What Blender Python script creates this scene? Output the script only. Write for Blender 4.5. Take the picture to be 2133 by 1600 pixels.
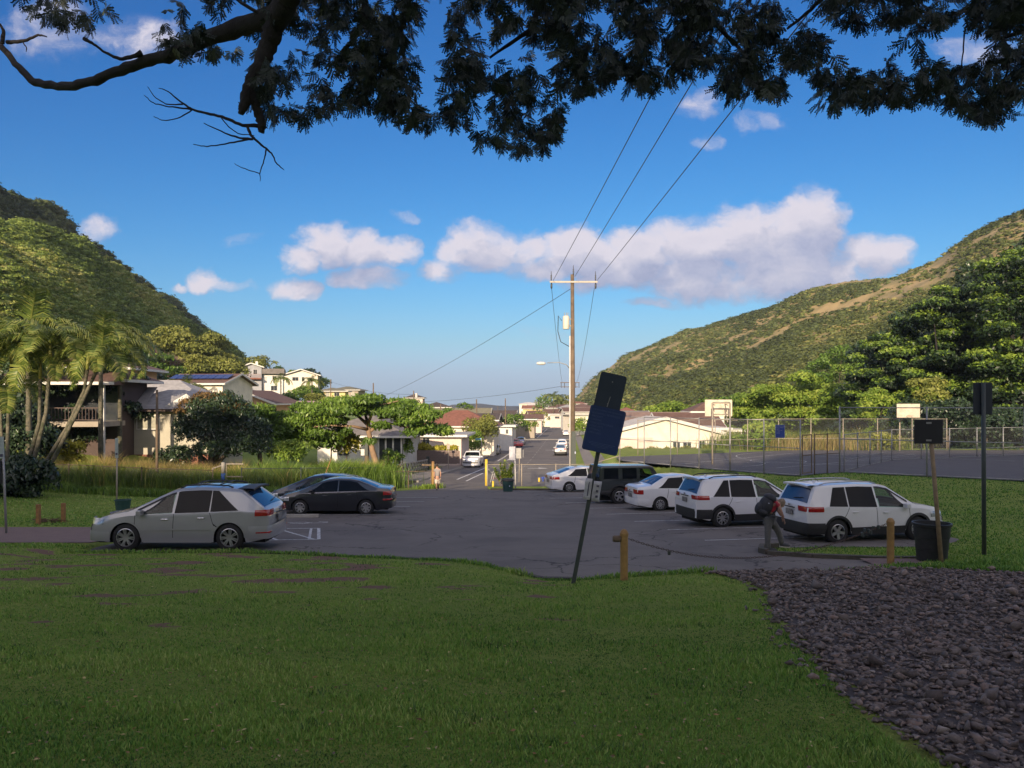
import bpy, bmesh, math, random
import numpy as np
from mathutils import Vector, Matrix, noise

for _o in list(bpy.data.objects):
    bpy.data.objects.remove(_o)
SC = bpy.context.scene
COL = SC.collection
PI = math.pi
RAD = math.radians
R = random.Random(11)
NR = np.random.RandomState(11)

# ------------------------------------------------------------------ camera
cam_d = bpy.data.cameras.new("camera")
cam = bpy.data.objects.new("camera", cam_d)
COL.objects.link(cam)
cam.location = (0, 0, 0)
cam.rotation_euler = (RAD(90), 0, 0)
cam_d.sensor_width = 36
cam_d.lens = 1600 / 2133 * 36
cam_d.shift_y = 38 / 2133
cam_d.clip_start = 0.1
cam_d.clip_end = 20000
SC.camera = cam

# ------------------------------------------------------------------ light, sky, exposure
SUN_EL, SUN_AZ = 17.0, 193.0          # azimuth clockwise from +Y: behind the camera, a little to its left
sd = bpy.data.lights.new("sun", 'SUN')
sd.energy = 5.0
sd.angle = RAD(0.5)
sd.color = (1.0, 0.80, 0.56)
sun = bpy.data.objects.new("sun", sd)
COL.objects.link(sun)
_e, _a = RAD(SUN_EL), RAD(SUN_AZ)
SUNV = Vector((math.sin(_a) * math.cos(_e), math.cos(_a) * math.cos(_e), math.sin(_e)))
sun.rotation_euler = SUNV.to_track_quat('Z', 'Y').to_euler()
SC.view_settings.view_transform = 'Standard'
SC.view_settings.look = 'None'
SC.view_settings.exposure = 0.55
SC.view_settings.gamma = 1.0
SC.view_settings.use_curve_mapping = False
SC.cycles.max_bounces = 6
SC.cycles.transparent_max_bounces = 16
SC.cycles.diffuse_bounces = 3
SC.cycles.volume_bounces = 0

W = bpy.data.worlds.new("World")
SC.world = W
W.use_nodes = True


class NT:
    """thin wrapper to write node trees shortly"""
    def __init__(s, tree):
        s.t = tree
        s.n = tree.nodes
        s.l = tree.links

    def add(s, typ, **kw):
        nd = s.n.new(typ)
        for k, v in kw.items():
            setattr(nd, k, v)
        return nd

    def put(s, sock, v):
        if isinstance(v, bpy.types.NodeSocket):
            s.l.new(v, sock)
        elif v is not None:
            if isinstance(v, (tuple, list)) and len(v) == 3 and sock.type == 'RGBA':
                v = tuple(v) + (1,)
            sock.default_value = v

    def m(s, op, a, b=None, c=None, clamp=False):
        nd = s.add('ShaderNodeMath', operation=op, use_clamp=clamp)
        s.put(nd.inputs[0], a)
        if b is not None: s.put(nd.inputs[1], b)
        if c is not None: s.put(nd.inputs[2], c)
        return nd.outputs[0]

    def mix(s, f, a, b, typ='MIX'):
        nd = s.add('ShaderNodeMix', data_type='RGBA', blend_type=typ)
        s.put(nd.inputs[0], f)
        s.put(nd.inputs[6], a)
        s.put(nd.inputs[7], b)
        return nd.outputs[2]

    def noise(s, vec, scale, detail=4, rough=.55, dist=0.0, out=0):
        nd = s.add('ShaderNodeTexNoise')
        if vec is not None: s.l.new(vec, nd.inputs['Vector'])
        nd.inputs['Scale'].default_value = scale
        nd.inputs['Detail'].default_value = detail
        nd.inputs['Roughness'].default_value = rough
        nd.inputs['Distortion'].default_value = dist
        return nd.outputs[out]

    def ramp(s, f, stops, interp='LINEAR'):
        nd = s.add('ShaderNodeValToRGB')
        nd.color_ramp.interpolation = interp
        el = nd.color_ramp.elements
        while len(el) < len(stops): el.new(.5)
        for e, (p, c) in zip(el, stops):
            e.position = p
            e.color = (c, c, c, 1) if isinstance(c, (int, float)) else (c[0], c[1], c[2], 1)
        s.l.new(f, nd.inputs[0])
        return nd.outputs[0]

    def sstep(s, x, lo, hi):
        nd = s.add('ShaderNodeMapRange', interpolation_type='SMOOTHSTEP')
        s.put(nd.inputs[0], x)
        nd.inputs[1].default_value = lo
        nd.inputs[2].default_value = hi
        return nd.outputs[0]

    def vec(s, x, y, z):
        nd = s.add('ShaderNodeCombineXYZ')
        s.put(nd.inputs[0], x); s.put(nd.inputs[1], y); s.put(nd.inputs[2], z)
        return nd.outputs[0]


def cloud_group():
    """cloud density for a direction given as tangents u = x/y, v = z/y: lobes broken up by fractal noise"""
    g = bpy.data.node_groups.new("cloud_density", 'ShaderNodeTree')
    g.interface.new_socket("u", in_out='INPUT', socket_type='NodeSocketFloat')
    g.interface.new_socket("v", in_out='INPUT', socket_type='NodeSocketFloat')
    g.interface.new_socket("d", in_out='OUTPUT', socket_type='NodeSocketFloat')
    t = NT(g)
    gi = t.add('NodeGroupInput'); go = t.add('NodeGroupOutput')
    u, v = gi.outputs[0], gi.outputs[1]
    lobes = [(1690, 475, 95, 85, 1.0), (1560, 500, 120, 85, 1.0), (1440, 515, 100, 68, 1.0), (1640, 560, 150, 66, 1.0), (1480, 580, 150, 52, 1.0), (1330, 525, 85, 55, 1.0),
             (1200, 525, 95, 52, 1.0), (1100, 515, 70, 46, .9), (1010, 515, 80, 50, .95), (930, 560, 60, 34, .7), (1290, 572, 120, 40, .9), (1130, 560, 100, 30, .8),
             (1820, 535, 80, 50, .9), (1740, 575, 100, 40, .9), (1875, 572, 40, 22, .6), (690, 512, 76, 46, 1.0), (612, 540, 58, 30, .9), (780, 525, 80, 42, .95),
             (840, 512, 46, 26, .8), (775, 580, 80, 28, .85), (618, 602, 66, 26, .85), (440, 592, 46, 30, .85), (375, 602, 34, 14, .6), (208, 472, 56, 34, .66),
             (1445, 212, 50, 38, .42), (1468, 290, 38, 20, .38), (1582, 252, 62, 24, .44), (855, 452, 44, 14, .5), (510, 505, 34, 22, .4), (1355, 632, 60, 12, .75),
             (300, 90, 190, 60, .42), (90, 60, 120, 80, .38), (2050, 110, 140, 40, .42), (1560, 605, 60, 30, .8), (500, 600, 40, 14, .45), (1130, 700, 60, 22, .36)]
    wv = t.noise(t.vec(u, t.m('MULTIPLY', v, 1.3), 1.7), 11.0, 6, .6, out=1)
    wsp = t.add('ShaderNodeSeparateColor'); t.l.new(wv, wsp.inputs[0])
    u = t.m('ADD', u, t.m('MULTIPLY', t.m('SUBTRACT', wsp.outputs[0], .5), .11))
    v = t.m('ADD', v, t.m('MULTIPLY', t.m('SUBTRACT', wsp.outputs[1], .5), .055))
    tot = None
    for px, py, rx, ry, w in lobes:
        a = t.m('MULTIPLY', t.m('SUBTRACT', u, (px - 1066.5) / 1600), 1600 / rx / 1.25)
        b = t.m('MULTIPLY', t.m('SUBTRACT', v, (838 - py) / 1600), 1600 / ry / 1.25)
        r2 = t.m('ADD', t.m('MULTIPLY', a, a), t.m('MULTIPLY', b, b))
        e = t.m('MULTIPLY', t.m('SUBTRACT', 1.0, r2, clamp=True), w)
        tot = e if tot is None else t.m('MAXIMUM', tot, e)
    p = t.vec(u, t.m('MULTIPLY', v, 1.35), 0.3)
    n1 = t.noise(p, 9.0, 9, .58, .25)
    n2 = t.noise(p, 34.0, 6, .6)
    k = t.m('ADD', t.m('MULTIPLY', t.m('SUBTRACT', n1, .5), 1.45), t.m('MULTIPLY', t.m('SUBTRACT', n2, .5), .7))
    gate = t.sstep(tot, 0.0, .3)
    d = t.m('MULTIPLY', t.m('ADD', t.m('ADD', tot, -.12), k), gate)
    t.l.new(d, go.inputs[0])
    return g


wt = NT(W.node_tree)
for nd in list(wt.n): wt.n.remove(nd)
sky = wt.add('ShaderNodeTexSky', sky_type='NISHITA', sun_disc=False)
sky.sun_elevation = RAD(SUN_EL)
sky.sun_rotation = RAD(SUN_AZ)
sky.altitude = 80
sky.air_density = 1.0
sky.dust_density = 1.0
sky.ozone_density = 3.0
# the grade of the photograph on the sky: deeper red-free blue, the whole dome alike
cs = wt.add('ShaderNodeSeparateColor'); wt.l.new(sky.outputs[0], cs.inputs[0])
r_, g_, b_ = cs.outputs[0], cs.outputs[1], cs.outputs[2]      # raw values are ten times the ones used below
r2_ = wt.m('MINIMUM', wt.m('MULTIPLY', wt.m('POWER', wt.m('MULTIPLY', r_, .1), 2.1), 13.5), wt.m('MULTIPLY', r_, 1.0))
g2_ = wt.m('MINIMUM', wt.m('MULTIPLY', wt.m('POWER', wt.m('MULTIPLY', g_, .1), 1.35), 9.3), wt.m('MULTIPLY', g_, .95))
b2_ = wt.m('MAXIMUM', wt.m('MULTIPLY', b_, .95), wt.m('MULTIPLY', g2_, 1.28))
cb = wt.add('ShaderNodeCombineColor')
wt.l.new(r2_, cb.inputs[0]); wt.l.new(g2_, cb.inputs[1]); wt.l.new(b2_, cb.inputs[2])
tc = wt.add('ShaderNodeTexCoord')
sp = wt.add('ShaderNodeSeparateXYZ')
wt.l.new(tc.outputs['Generated'], sp.inputs[0])
yy = wt.m('MAXIMUM', sp.outputs[1], 0.02)
cu = wt.m('DIVIDE', sp.outputs[0], yy)
cv = wt.m('DIVIDE', sp.outputs[2], yy)
CG = cloud_group()


def cden(du, dv):
    g = wt.add('ShaderNodeGroup'); g.node_tree = CG
    wt.put(g.inputs[0], wt.m('ADD', cu, du)); wt.put(g.inputs[1], wt.m('ADD', cv, dv))
    return g.outputs[0]


d0 = cden(0, 0)
d1 = cden(-.012, .030)
alpha = wt.m('MULTIPLY', wt.sstep(d0, -.04, .72), .95)
lit = wt.m('ADD', .50, wt.m('MULTIPLY', wt.m('SUBTRACT', d0, d1), .95), clamp=True)
lit = wt.m('SUBTRACT', lit, wt.m('MULTIPLY', wt.m('SUBTRACT', d0, .8, clamp=True), .30), clamp=True)
ccol = wt.ramp(lit, [(0.0, (.24, .26, .38)), (.40, (.33, .34, .45)), (.68, (.42, .41, .49)), (1.0, (.55, .51, .56))])
cc10 = wt.mix(1.0, ccol, (10, 10, 10), 'MULTIPLY')
front = wt.sstep(sp.outputs[1], 0.03, 0.12)
air = wt.m('MULTIPLY', wt.m('POWER', wt.m('SUBTRACT', 1.0, wt.m('MAXIMUM', sp.outputs[2], 0.0)), 16.0), .75)
skyb = wt.mix(air, cb.outputs[0], (3.5, 4.4, 5.5))
skyc = wt.mix(wt.m('MULTIPLY', alpha, front), skyb, cc10)
# broken cloud added outside the view, brightened sunward to lift the ambient light
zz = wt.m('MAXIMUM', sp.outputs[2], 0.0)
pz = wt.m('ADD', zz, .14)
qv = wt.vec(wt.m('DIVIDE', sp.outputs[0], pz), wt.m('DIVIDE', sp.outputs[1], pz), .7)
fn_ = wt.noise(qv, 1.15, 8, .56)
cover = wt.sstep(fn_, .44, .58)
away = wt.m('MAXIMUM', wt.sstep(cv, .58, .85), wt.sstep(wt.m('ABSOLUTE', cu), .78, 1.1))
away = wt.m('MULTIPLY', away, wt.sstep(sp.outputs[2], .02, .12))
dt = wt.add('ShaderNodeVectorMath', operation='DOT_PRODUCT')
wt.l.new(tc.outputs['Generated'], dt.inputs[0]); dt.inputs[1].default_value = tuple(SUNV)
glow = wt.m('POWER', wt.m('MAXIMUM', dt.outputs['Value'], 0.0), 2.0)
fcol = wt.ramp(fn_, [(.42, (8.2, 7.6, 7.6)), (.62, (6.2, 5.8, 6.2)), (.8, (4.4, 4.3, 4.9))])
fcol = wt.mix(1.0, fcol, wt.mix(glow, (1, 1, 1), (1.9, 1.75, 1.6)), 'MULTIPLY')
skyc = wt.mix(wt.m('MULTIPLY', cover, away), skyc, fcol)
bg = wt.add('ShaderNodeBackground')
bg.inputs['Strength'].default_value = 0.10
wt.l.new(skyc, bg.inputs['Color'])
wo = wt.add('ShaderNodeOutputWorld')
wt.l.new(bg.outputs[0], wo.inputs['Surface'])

# ------------------------------------------------------------------ materials
_M = {}


def mat(name, c1, c2=None, rough=.8, scale=6.0, bump=0.0, bscale=None, metal=0.0, coat=0.0, spec=.5, detail=5, c3=None, trans=0.0, alpha=None, lo=.35, hi=.65, flake=None):
    """procedural surface: two or three colours by noise, fine relief, optional clear coat"""
    if name in _M: return _M[name]
    m = bpy.data.materials.new(name)
    m.use_nodes = True
    t = NT(m.node_tree)
    b = t.n['Principled BSDF']
    tcn = t.add('ShaderNodeTexCoord')
    co = tcn.outputs['Object']
    if c2 is None: c2 = tuple(x * .85 for x in c1)
    f = t.noise(co, scale, detail)
    st = [(lo, c1), (hi, c2)]
    col = t.ramp(f, st)
    if c3 is not None:
        f2 = t.noise(co, scale * .23, 4, .6)
        col = t.mix(t.sstep(f2, .48, .62), col, c3)
    t.l.new(col, b.inputs['Base Color'])
    b.inputs['Roughness'].default_value = rough
    b.inputs['Metallic'].default_value = metal
    b.inputs['Specular IOR Level'].default_value = spec
    b.inputs['Coat Weight'].default_value = coat
    b.inputs['Coat Roughness'].default_value = .05
    if bump > 0:
        bn = t.add('ShaderNodeBump')
        bn.inputs['Strength'].default_value = bump
        bn.inputs['Distance'].default_value = .03
        t.l.new(t.noise(co, bscale or scale * 5, 6, .65), bn.inputs['Height'])
        t.l.new(bn.outputs[0], b.inputs['Normal'])
    if alpha is not None:
        tr = t.add('ShaderNodeBsdfTransparent')
        mx = t.add('ShaderNodeMixShader')
        mx.inputs[0].default_value = alpha
        t.l.new(tr.outputs[0], mx.inputs[1])
        t.l.new(b.outputs[0], mx.inputs[2])
        t.l.new(mx.outputs[0], t.n['Material Output'].inputs[0])
    _M[name] = m
    return m


def leafmat(name, stops, trans=.25, rough=.55, spec=.25):
    """leaf colour by the leaf's own random number, with light passing through"""
    if name in _M: return _M[name]
    m = bpy.data.materials.new(name)
    m.use_nodes = True
    t = NT(m.node_tree)
    b = t.n['Principled BSDF']
    at = t.add('ShaderNodeAttribute', attribute_name='rnd')
    ai = t.add('ShaderNodeAttribute', attribute_name='irnd'); ai.attribute_type = 'INSTANCER'
    col = t.ramp(t.m('ADD', at.outputs['Fac'], ai.outputs['Fac'], clamp=True), stops)
    t.l.new(col, b.inputs['Base Color'])
    b.inputs['Roughness'].default_value = rough
    b.inputs['Specular IOR Level'].default_value = spec
    tl = t.add('ShaderNodeBsdfTranslucent')
    t.l.new(col, tl.inputs[0])
    mx = t.add('ShaderNodeMixShader')
    mx.inputs[0].default_value = trans
    t.l.new(b.outputs[0], mx.inputs[1]); t.l.new(tl.outputs[0], mx.inputs[2])
    t.l.new(mx.outputs[0], t.n['Material Output'].inputs[0])
    _M[name] = m
    return m


# ------------------------------------------------------------------ object helpers
def tag(o, label=None, cat=None, group=None, kind=None):
    if label: o['label'] = label
    if cat: o['category'] = cat
    if group: o['group'] = group
    if kind: o['kind'] = kind
    return o


def thing(name, label, cat, loc=(0, 0, 0), rz=0.0, group=None, rot=None):
    o = bpy.data.objects.new(name, None)
    o.empty_display_size = .2
    COL.objects.link(o)
    o.location = loc
    o.rotation_euler = rot if rot else (0, 0, rz)
    return tag(o, label, cat, group)


def link(name, me, parent=None, loc=None, rot=None):
    o = bpy.data.objects.new(name, me)
    COL.objects.link(o)
    if parent is not None: o.parent = parent
    if loc is not None: o.location = loc
    if rot is not None: o.rotation_euler = rot
    return o


def npmesh(name, V, F, m, smooth=False, attr=None):
    """fast mesh from numpy arrays; F is (n,3) or (n,4); attr: per-face random number"""
    me = bpy.data.meshes.new(name)
    V = np.asarray(V, dtype=np.float32); F = np.asarray(F, dtype=np.int32)
    k = F.shape[1]
    me.vertices.add(len(V)); me.vertices.foreach_set('co', V.ravel())
    me.loops.add(F.size); me.loops.foreach_set('vertex_index', F.ravel())
    me.polygons.add(len(F))
    me.polygons.foreach_set('loop_start', np.arange(0, F.size, k, dtype=np.int32))
    if smooth: me.polygons.foreach_set('use_smooth', np.ones(len(F), dtype=bool))
    if attr is not None:
        a = me.attributes.new('rnd', 'FLOAT', 'FACE')
        a.data.foreach_set('value', np.asarray(attr, dtype=np.float32))
    me.update(calc_edges=True)
    me.materials.append(m)
    return me


class MB:
    """collects simple solids, then links them as one mesh object"""
    def __init__(s):
        s.v = []; s.f = []

    def add(s, vs, fs):
        b = len(s.v)
        s.v += [tuple(x) for x in vs]
        s.f += [tuple(b + i for i in f) for f in fs]
        return s

    def box(s, c, d, rz=0.0, M=None):
        hx, hy, hz = d[0] / 2, d[1] / 2, d[2] / 2
        vs = [Vector((x * hx, y * hy, z * hz)) for x, y, z in ((-1, -1, -1), (1, -1, -1), (1, 1, -1), (-1, 1, -1), (-1, -1, 1), (1, -1, 1), (1, 1, 1), (-1, 1, 1))]
        if rz: vs = [Matrix.Rotation(rz, 3, 'Z') @ q for q in vs]
        if M is not None: vs = [M @ q for q in vs]
        vs = [q + Vector(c) for q in vs]
        return s.add(vs, [(0, 3, 2, 1), (4, 5, 6, 7), (0, 1, 5, 4), (1, 2, 6, 5), (2, 3, 7, 6), (3, 0, 4, 7)])

    def beam(s, a, b, w, h=None, up=(0, 0, 1)):
        a = Vector(a); b = Vector(b); d = b - a; L = d.length
        if L < 1e-6: return s
        d = d / L; up = Vector(up)
        if abs(d.dot(up)) > .98: up = Vector((0, 1, 0))
        x = d.cross(up).normalized(); z = x.cross(d)
        h = h or w
        vs = []
        for p in (a, b):
            for sx, sz in ((-1, -1), (1, -1), (1, 1), (-1, 1)):
                vs.append(p + x * (sx * w / 2) + z * (sz * h / 2))
        return s.add(vs, [(3, 2, 1, 0), (4, 5, 6, 7), (0, 1, 5, 4), (1, 2, 6, 5), (2, 3, 7, 6), (3, 0, 4, 7)])

    def tube(s, pts, rad, n=8, cap=True):
        pts = [Vector(p) for p in pts]
        if not isinstance(rad, (list, tuple)): rad = [rad] * len(pts)
        b = len(s.v); prev = None
        for i, p in enumerate(pts):
            d = (pts[min(i + 1, len(pts) - 1)] - pts[max(i - 1, 0)])
            d = d.normalized() if d.length > 1e-9 else Vector((0, 0, 1))
            if prev is None:
                x = d.orthogonal().normalized()
            else:
                x = prev - d * prev.dot(d)
                x = x.normalized() if x.length > 1e-6 else d.orthogonal().normalized()
            prev = x; y = d.cross(x)
            for k in range(n):
                a = 2 * PI * k / n
                s.v.append(tuple(p + (x * math.cos(a) + y * math.sin(a)) * rad[i]))
        for i in range(len(pts) - 1):
            for k in range(n):
                k2 = (k + 1) % n
                s.f.append((b + i * n + k, b + i * n + k2, b + (i + 1) * n + k2, b + (i + 1) * n + k))
        if cap:
            s.f.append(tuple(b + k for k in reversed(range(n))))
            s.f.append(tuple(b + (len(pts) - 1) * n + k for k in range(n)))
        return s

    def lathe(s, prof, n=20, M=None):
        """prof: (radius, height) about Z"""
        b = len(s.v)
        for r, z in prof:
            for k in range(n):
                a = 2 * PI * k / n
                q = Vector((r * math.cos(a), r * math.sin(a), z))
                if M is not None: q = M @ q
                s.v.append(tuple(q))
        for i in range(len(prof) - 1):
            for k in range(n):
                k2 = (k + 1) % n
                s.f.append((b + i * n + k, b + i * n + k2, b + (i + 1) * n + k2, b + (i + 1) * n + k))
        return s

    def prism(s, poly, z0, z1, M=None):
        n = len(poly)
        vs = [Vector((p[0], p[1], z0)) for p in poly] + [Vector((p[0], p[1], z1)) for p in poly]
        if M is not None: vs = [M @ q for q in vs]
        fs = [tuple(reversed(range(n))), tuple(range(n, 2 * n))] + [(i, (i + 1) % n, n + (i + 1) % n, n + i) for i in range(n)]
        return s.add(vs, fs)

    def grid(s, P, nu, nv):
        """P: list of nu*nv points, row by row"""
        return s.add(P, [(i * nv + j, i * nv + j + 1, (i + 1) * nv + j + 1, (i + 1) * nv + j) for i in range(nu - 1) for j in range(nv - 1)])

    def mesh(s, name, m, smooth=False, angle=None, fix=False):
        me = bpy.data.meshes.new(name)
        me.from_pydata(s.v, [], s.f)
        if fix:
            bm = bmesh.new(); bm.from_mesh(me)
            bmesh.ops.remove_doubles(bm, verts=bm.verts, dist=1e-5)
            bmesh.ops.recalc_face_normals(bm, faces=bm.faces)
            bm.to_mesh(me); bm.free()
        if smooth or angle:
            me.polygons.foreach_set('use_smooth', [True] * len(me.polygons))
            if angle: me.set_sharp_from_angle(angle=RAD(angle))
        me.materials.append(m)
        me.update()
        return me

    def build(s, name, m, parent=None, smooth=False, angle=None, loc=None, rot=None, fix=False):
        return link(name, s.mesh(name, m, smooth, angle, fix), parent, loc, rot)


def bevel(o, w=.01, seg=2):
    b = o.modifiers.new('bevel', 'BEVEL'); b.width = w; b.segments = seg; b.limit_method = 'ANGLE'
    return o


def text_obj(txt, size, m, parent, loc, rot, align='LEFT', name='lettering', extrude=.001):
    c = bpy.data.curves.new(name, 'FONT')
    c.body = txt; c.size = size; c.align_x = align; c.extrude = extrude
    c.resolution_u = 3
    tmp = bpy.data.objects.new(name + '_outline', c)
    COL.objects.link(tmp); bpy.context.view_layer.update()
    me = bpy.data.meshes.new_from_object(tmp.evaluated_get(bpy.context.evaluated_depsgraph_get()))
    bpy.data.objects.remove(tmp)
    me.materials.clear(); me.materials.append(m)
    o = bpy.data.objects.new(name, me); COL.objects.link(o)
    o.parent = parent; o.location = loc; o.rotation_euler = rot
    return o


# ------------------------------------------------------------------ the lie of the land (metres, camera at the origin, y ahead, z up)
LY = np.array([-60, 0, 15, 20, 25, 32, 36, 43, 50, 57, 66, 85, 108, 150, 210, 290, 400, 800, 3000, 9000.])
LZ = -np.array([1.6, 2.6, 3.56, 3.90, 4.15, 4.52, 4.72, 5.05, 5.6, 6.05, 6.4, 7.2, 7.75, 8.4, 9.1, 10, 11.5, 16, 30, 80.])
EX = np.array([-60, -11.6, -11.2, -6.2, -3.66, -1.4, -.6, .24, .6, 1.2, 3.8, 6.5, 8.8, 14, 60.])
EY = np.array([21.3, 21.0, 19.45, 19.4, 18.6, 17.9, 17.2, 15.9, 15.35, 15.3, 16.0, 16.5, 17.4, 17.8, 18.0])


def zlot(y): return np.interp(y, LY, LZ)
def sm(x, a, b):
    t = np.clip((np.asarray(x, dtype=float) - a) / (b - a), 0, 1)
    return t * t * (3 - 2 * t)
def xsl(y): return -11.5 + .072 * y         # left kerb of the street
def xsr(y): return .424 + .072 * y          # right kerb
def xr_lot(y): return 14.2 - .226 * (y - 21)


CT = [(7.3, 52.0), (12.6, 44.4), (15.5, 41.3), (16.7, 42.4), (18.6, 43.6), (25.9, 38.8), (34, 34.0), (60, 20.0)]   # near edge of the courts
CTX = np.array([p[0] for p in CT]); CTY = np.array([p[1] for p in CT])


def gz(x, y):
    x = np.asarray(x, dtype=float); y = np.asarray(y, dtype=float)
    lot = zlot(y)
    ye = np.interp(x, EX, EY)
    ze = zlot(ye)
    lawn = -1.6 + (ze + 1.6) * np.clip(y, -5, None) / ye + .07 * sm(y, 8, 16)
    z = np.where(y < ye, lawn, lot + .07 * (1 - sm(y - ye, 0, 3)))
    # right-hand bank and lawn up to the courts
    zr = np.interp(y, [0, 16, 22, 30, 39, 44, 400], [-1.7, -3.62, -4.02, -4.22, -4.02, -4.0, -4.0])
    d = x - np.where(y > 46, np.maximum(xr_lot(y), xsr(y) + 1.6), xr_lot(y))
    wr = sm(d, -.6, 3.2 - 1.9 * sm(y, 44, 52)) * sm(y, 15, 19)
    z = z * (1 - wr) + zr * wr
    # beyond the courts the ground falls back to the level of the street
    back = sm(y, 66, 80)
    z = np.where(y > 60, z * (1 - back) + (lot + .45 * sm(x - xsr(y), 1, 6)) * back, z)
    # left: rising ground with houses
    s = xsl(y) - x
    rise = np.interp(s, [0, 7, 13, 24, 42, 82, 130, 300], [0, 0, .8, 2.7, 4.3, 11.3, 24, 90])
    z = z + rise * sm(y, 46, 58) * (1 - .97 * sm(y, 150, 380))
    # left bank beside the car park
    s2 = (-12 - x)
    z = z + .4 * sm(s2, 4, 14) * sm(y, 26, 34) * (1 - sm(y, 46, 58))
    # small unevenness
    z = z + .02 * np.sin(x * .9 + 1.3) * np.sin(y * .7) * np.where(y < ye, 1, 0)
    # behind the camera the valley head climbs
    b = np.clip(-y - 14, 0, None)
    z = z + (0.56 * b + 5 * sm(x, -18, -8) * sm(-y, 40, 70)) * sm(-y, 14, 24)
    return z


def G(x, y): return float(gz(np.array([x]), np.array([y]))[0])


def GP(px, py, dz=0.0):
    """the ground point seen at a place of the photograph"""
    u = (px - 1066.5) / 1600; v = (838 - py) / 1600
    ys = np.concatenate([np.linspace(4, 80, 1521), np.linspace(80.2, 900, 2000)])
    zz = gz(u * ys, ys) - dz - v * ys
    i = int(np.argmax(zz >= 0)) if (zz >= 0).any() else len(ys) - 1
    y = ys[i]
    return Vector((u * y, y, G(u * y, y)))


def PT(px, py, D):
    return Vector(((px - 1066.5) / 1600 * D, D, (838 - py) / 1600 * D))


def on(x, y, dz=0.0): return Vector((x, y, G(x, y) + dz))
# ------------------------------------------------------------------ ground sheets
def fnoise(P, sc, seed=0.0):
    return np.array([noise.fractal(Vector((p[0] * sc + seed, p[1] * sc, p[2] * sc)), 1.0, 2.0, 4) for p in P])


def ribbon(name, ys, xl, xr, zf, m, n=8, dz=0.0, kind='structure', parent=None):
    """a sheet between two edges given over y, following the height zf(x, y)"""
    ys = np.asarray(ys, float); xl = np.asarray(xl, float); xr = np.asarray(xr, float)
    T = np.linspace(0, 1, n + 1)
    X = xl[:, None] * (1 - T) + xr[:, None] * T
    Y = np.repeat(ys[:, None], n + 1, 1)
    Z = zf(X, Y) + dz
    V = np.stack([X, Y, Z], -1).reshape(-1, 3)
    i = np.arange(len(ys) - 1)[:, None] * (n + 1) + np.arange(n)[None]
    F = np.stack([i, i + 1, i + n + 2, i + n + 1], -1).reshape(-1, 4)
    o = link(name, npmesh(name, V, F, m, smooth=True), parent)
    if parent is None: o['kind'] = kind
    return o


def asphaltmat(name, c1, c2, c3, cs=.32):
    """worn tar: mottling, darker patches, stains and a net of fine cracks"""
    m = bpy.data.materials.new(name); m.use_nodes = True
    t = NT(m.node_tree); b = t.n['Principled BSDF']
    co = t.add('ShaderNodeTexCoord').outputs['Object']
    c = t.mix(t.sstep(t.noise(co, .7, 6, .65), .35, .65), c1, c2)
    c = t.mix(t.m('MULTIPLY', t.sstep(t.noise(co, .22, 3, .5, .6), .52, .60), .65), c, c3)
    st = t.add('ShaderNodeMapping'); st.inputs['Scale'].default_value = (.5, 1.5, 1); t.l.new(co, st.inputs[0])
    c = t.mix(t.m('MULTIPLY', t.sstep(t.noise(st.outputs[0], 1.4, 6, .7), .60, .72), .5), c, tuple(x * .45 for x in c1))
    c = t.mix(t.m('MULTIPLY', t.sstep(t.noise(co, 55, 3, .7), .4, .8), .35), c, tuple(x * 1.8 for x in c2))
    wv = t.add('ShaderNodeVectorMath', operation='ADD'); nz = t.add('ShaderNodeVectorMath', operation='SCALE')
    t.l.new(t.noise(co, .9, 5, .6, out=1), nz.inputs[0]); nz.inputs['Scale'].default_value = 1.6
    t.l.new(co, wv.inputs[0]); t.l.new(nz.outputs[0], wv.inputs[1])
    vo = t.add('ShaderNodeTexVoronoi', feature='DISTANCE_TO_EDGE'); vo.inputs['Scale'].default_value = cs; t.l.new(wv.outputs[0], vo.inputs['Vector'])
    cr = t.m('MULTIPLY', t.m('SUBTRACT', 1.0, t.sstep(vo.outputs['Distance'], .003, .014)), t.sstep(t.noise(co, .35, 2), .42, .56))
    c = t.mix(t.m('MULTIPLY', cr, .75), c, (.02, .02, .02))
    t.l.new(c, b.inputs['Base Color']); b.inputs['Roughness'].default_value = .9; b.inputs['Specular IOR Level'].default_value = .25
    bn = t.add('ShaderNodeBump'); bn.inputs['Strength'].default_value = .4; bn.inputs['Distance'].default_value = .03
    t.l.new(t.noise(co, 70, 5, .7), bn.inputs['Height']); t.l.new(bn.outputs[0], b.inputs['Normal'])
    _M[name] = m
    return m


M_asph = asphaltmat('asphalt', (.132, .119, .110), (.162, .146, .133), (.105, .095, .091))
M_asph_old = asphaltmat('old_asphalt', (.13, .118, .112), (.16, .145, .135), (.11, .10, .10), .18)
M_path = mat('red_path', (.15, .10, .09), (.175, .12, .105), .9, 2.2, bump=.3, bscale=70)
M_conc = mat('concrete', (.26, .24, .21), (.34, .32, .28), .85, 3, bump=.25, bscale=30)
M_walk = mat('sidewalk', (.17, .15, .14), (.22, .20, .18), .9, 1.2, bump=.2, bscale=40)
M_court = mat('court_surface', (.075, .07, .078), (.092, .085, .09), .85, .8, bump=.15, bscale=50)
M_line = mat('line_paint', (.60, .60, .58), (.26, .26, .26), .7, 9)
M_line_far = mat('road_paint', (.70, .68, .64), (.5, .48, .46), .7, 6)
M_kerb_old = mat('mossy_kerb', (.10, .085, .07), (.06, .06, .045), .95, 5, bump=.4)
M_line_worn = mat('worn_road_paint', (.34, .30, .26), (.17, .155, .145), .8, 3)
M_dark_kerb = mat('dark_kerb', (.035, .03, .03), (.06, .05, .045), .9, 8, bump=.4)


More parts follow.
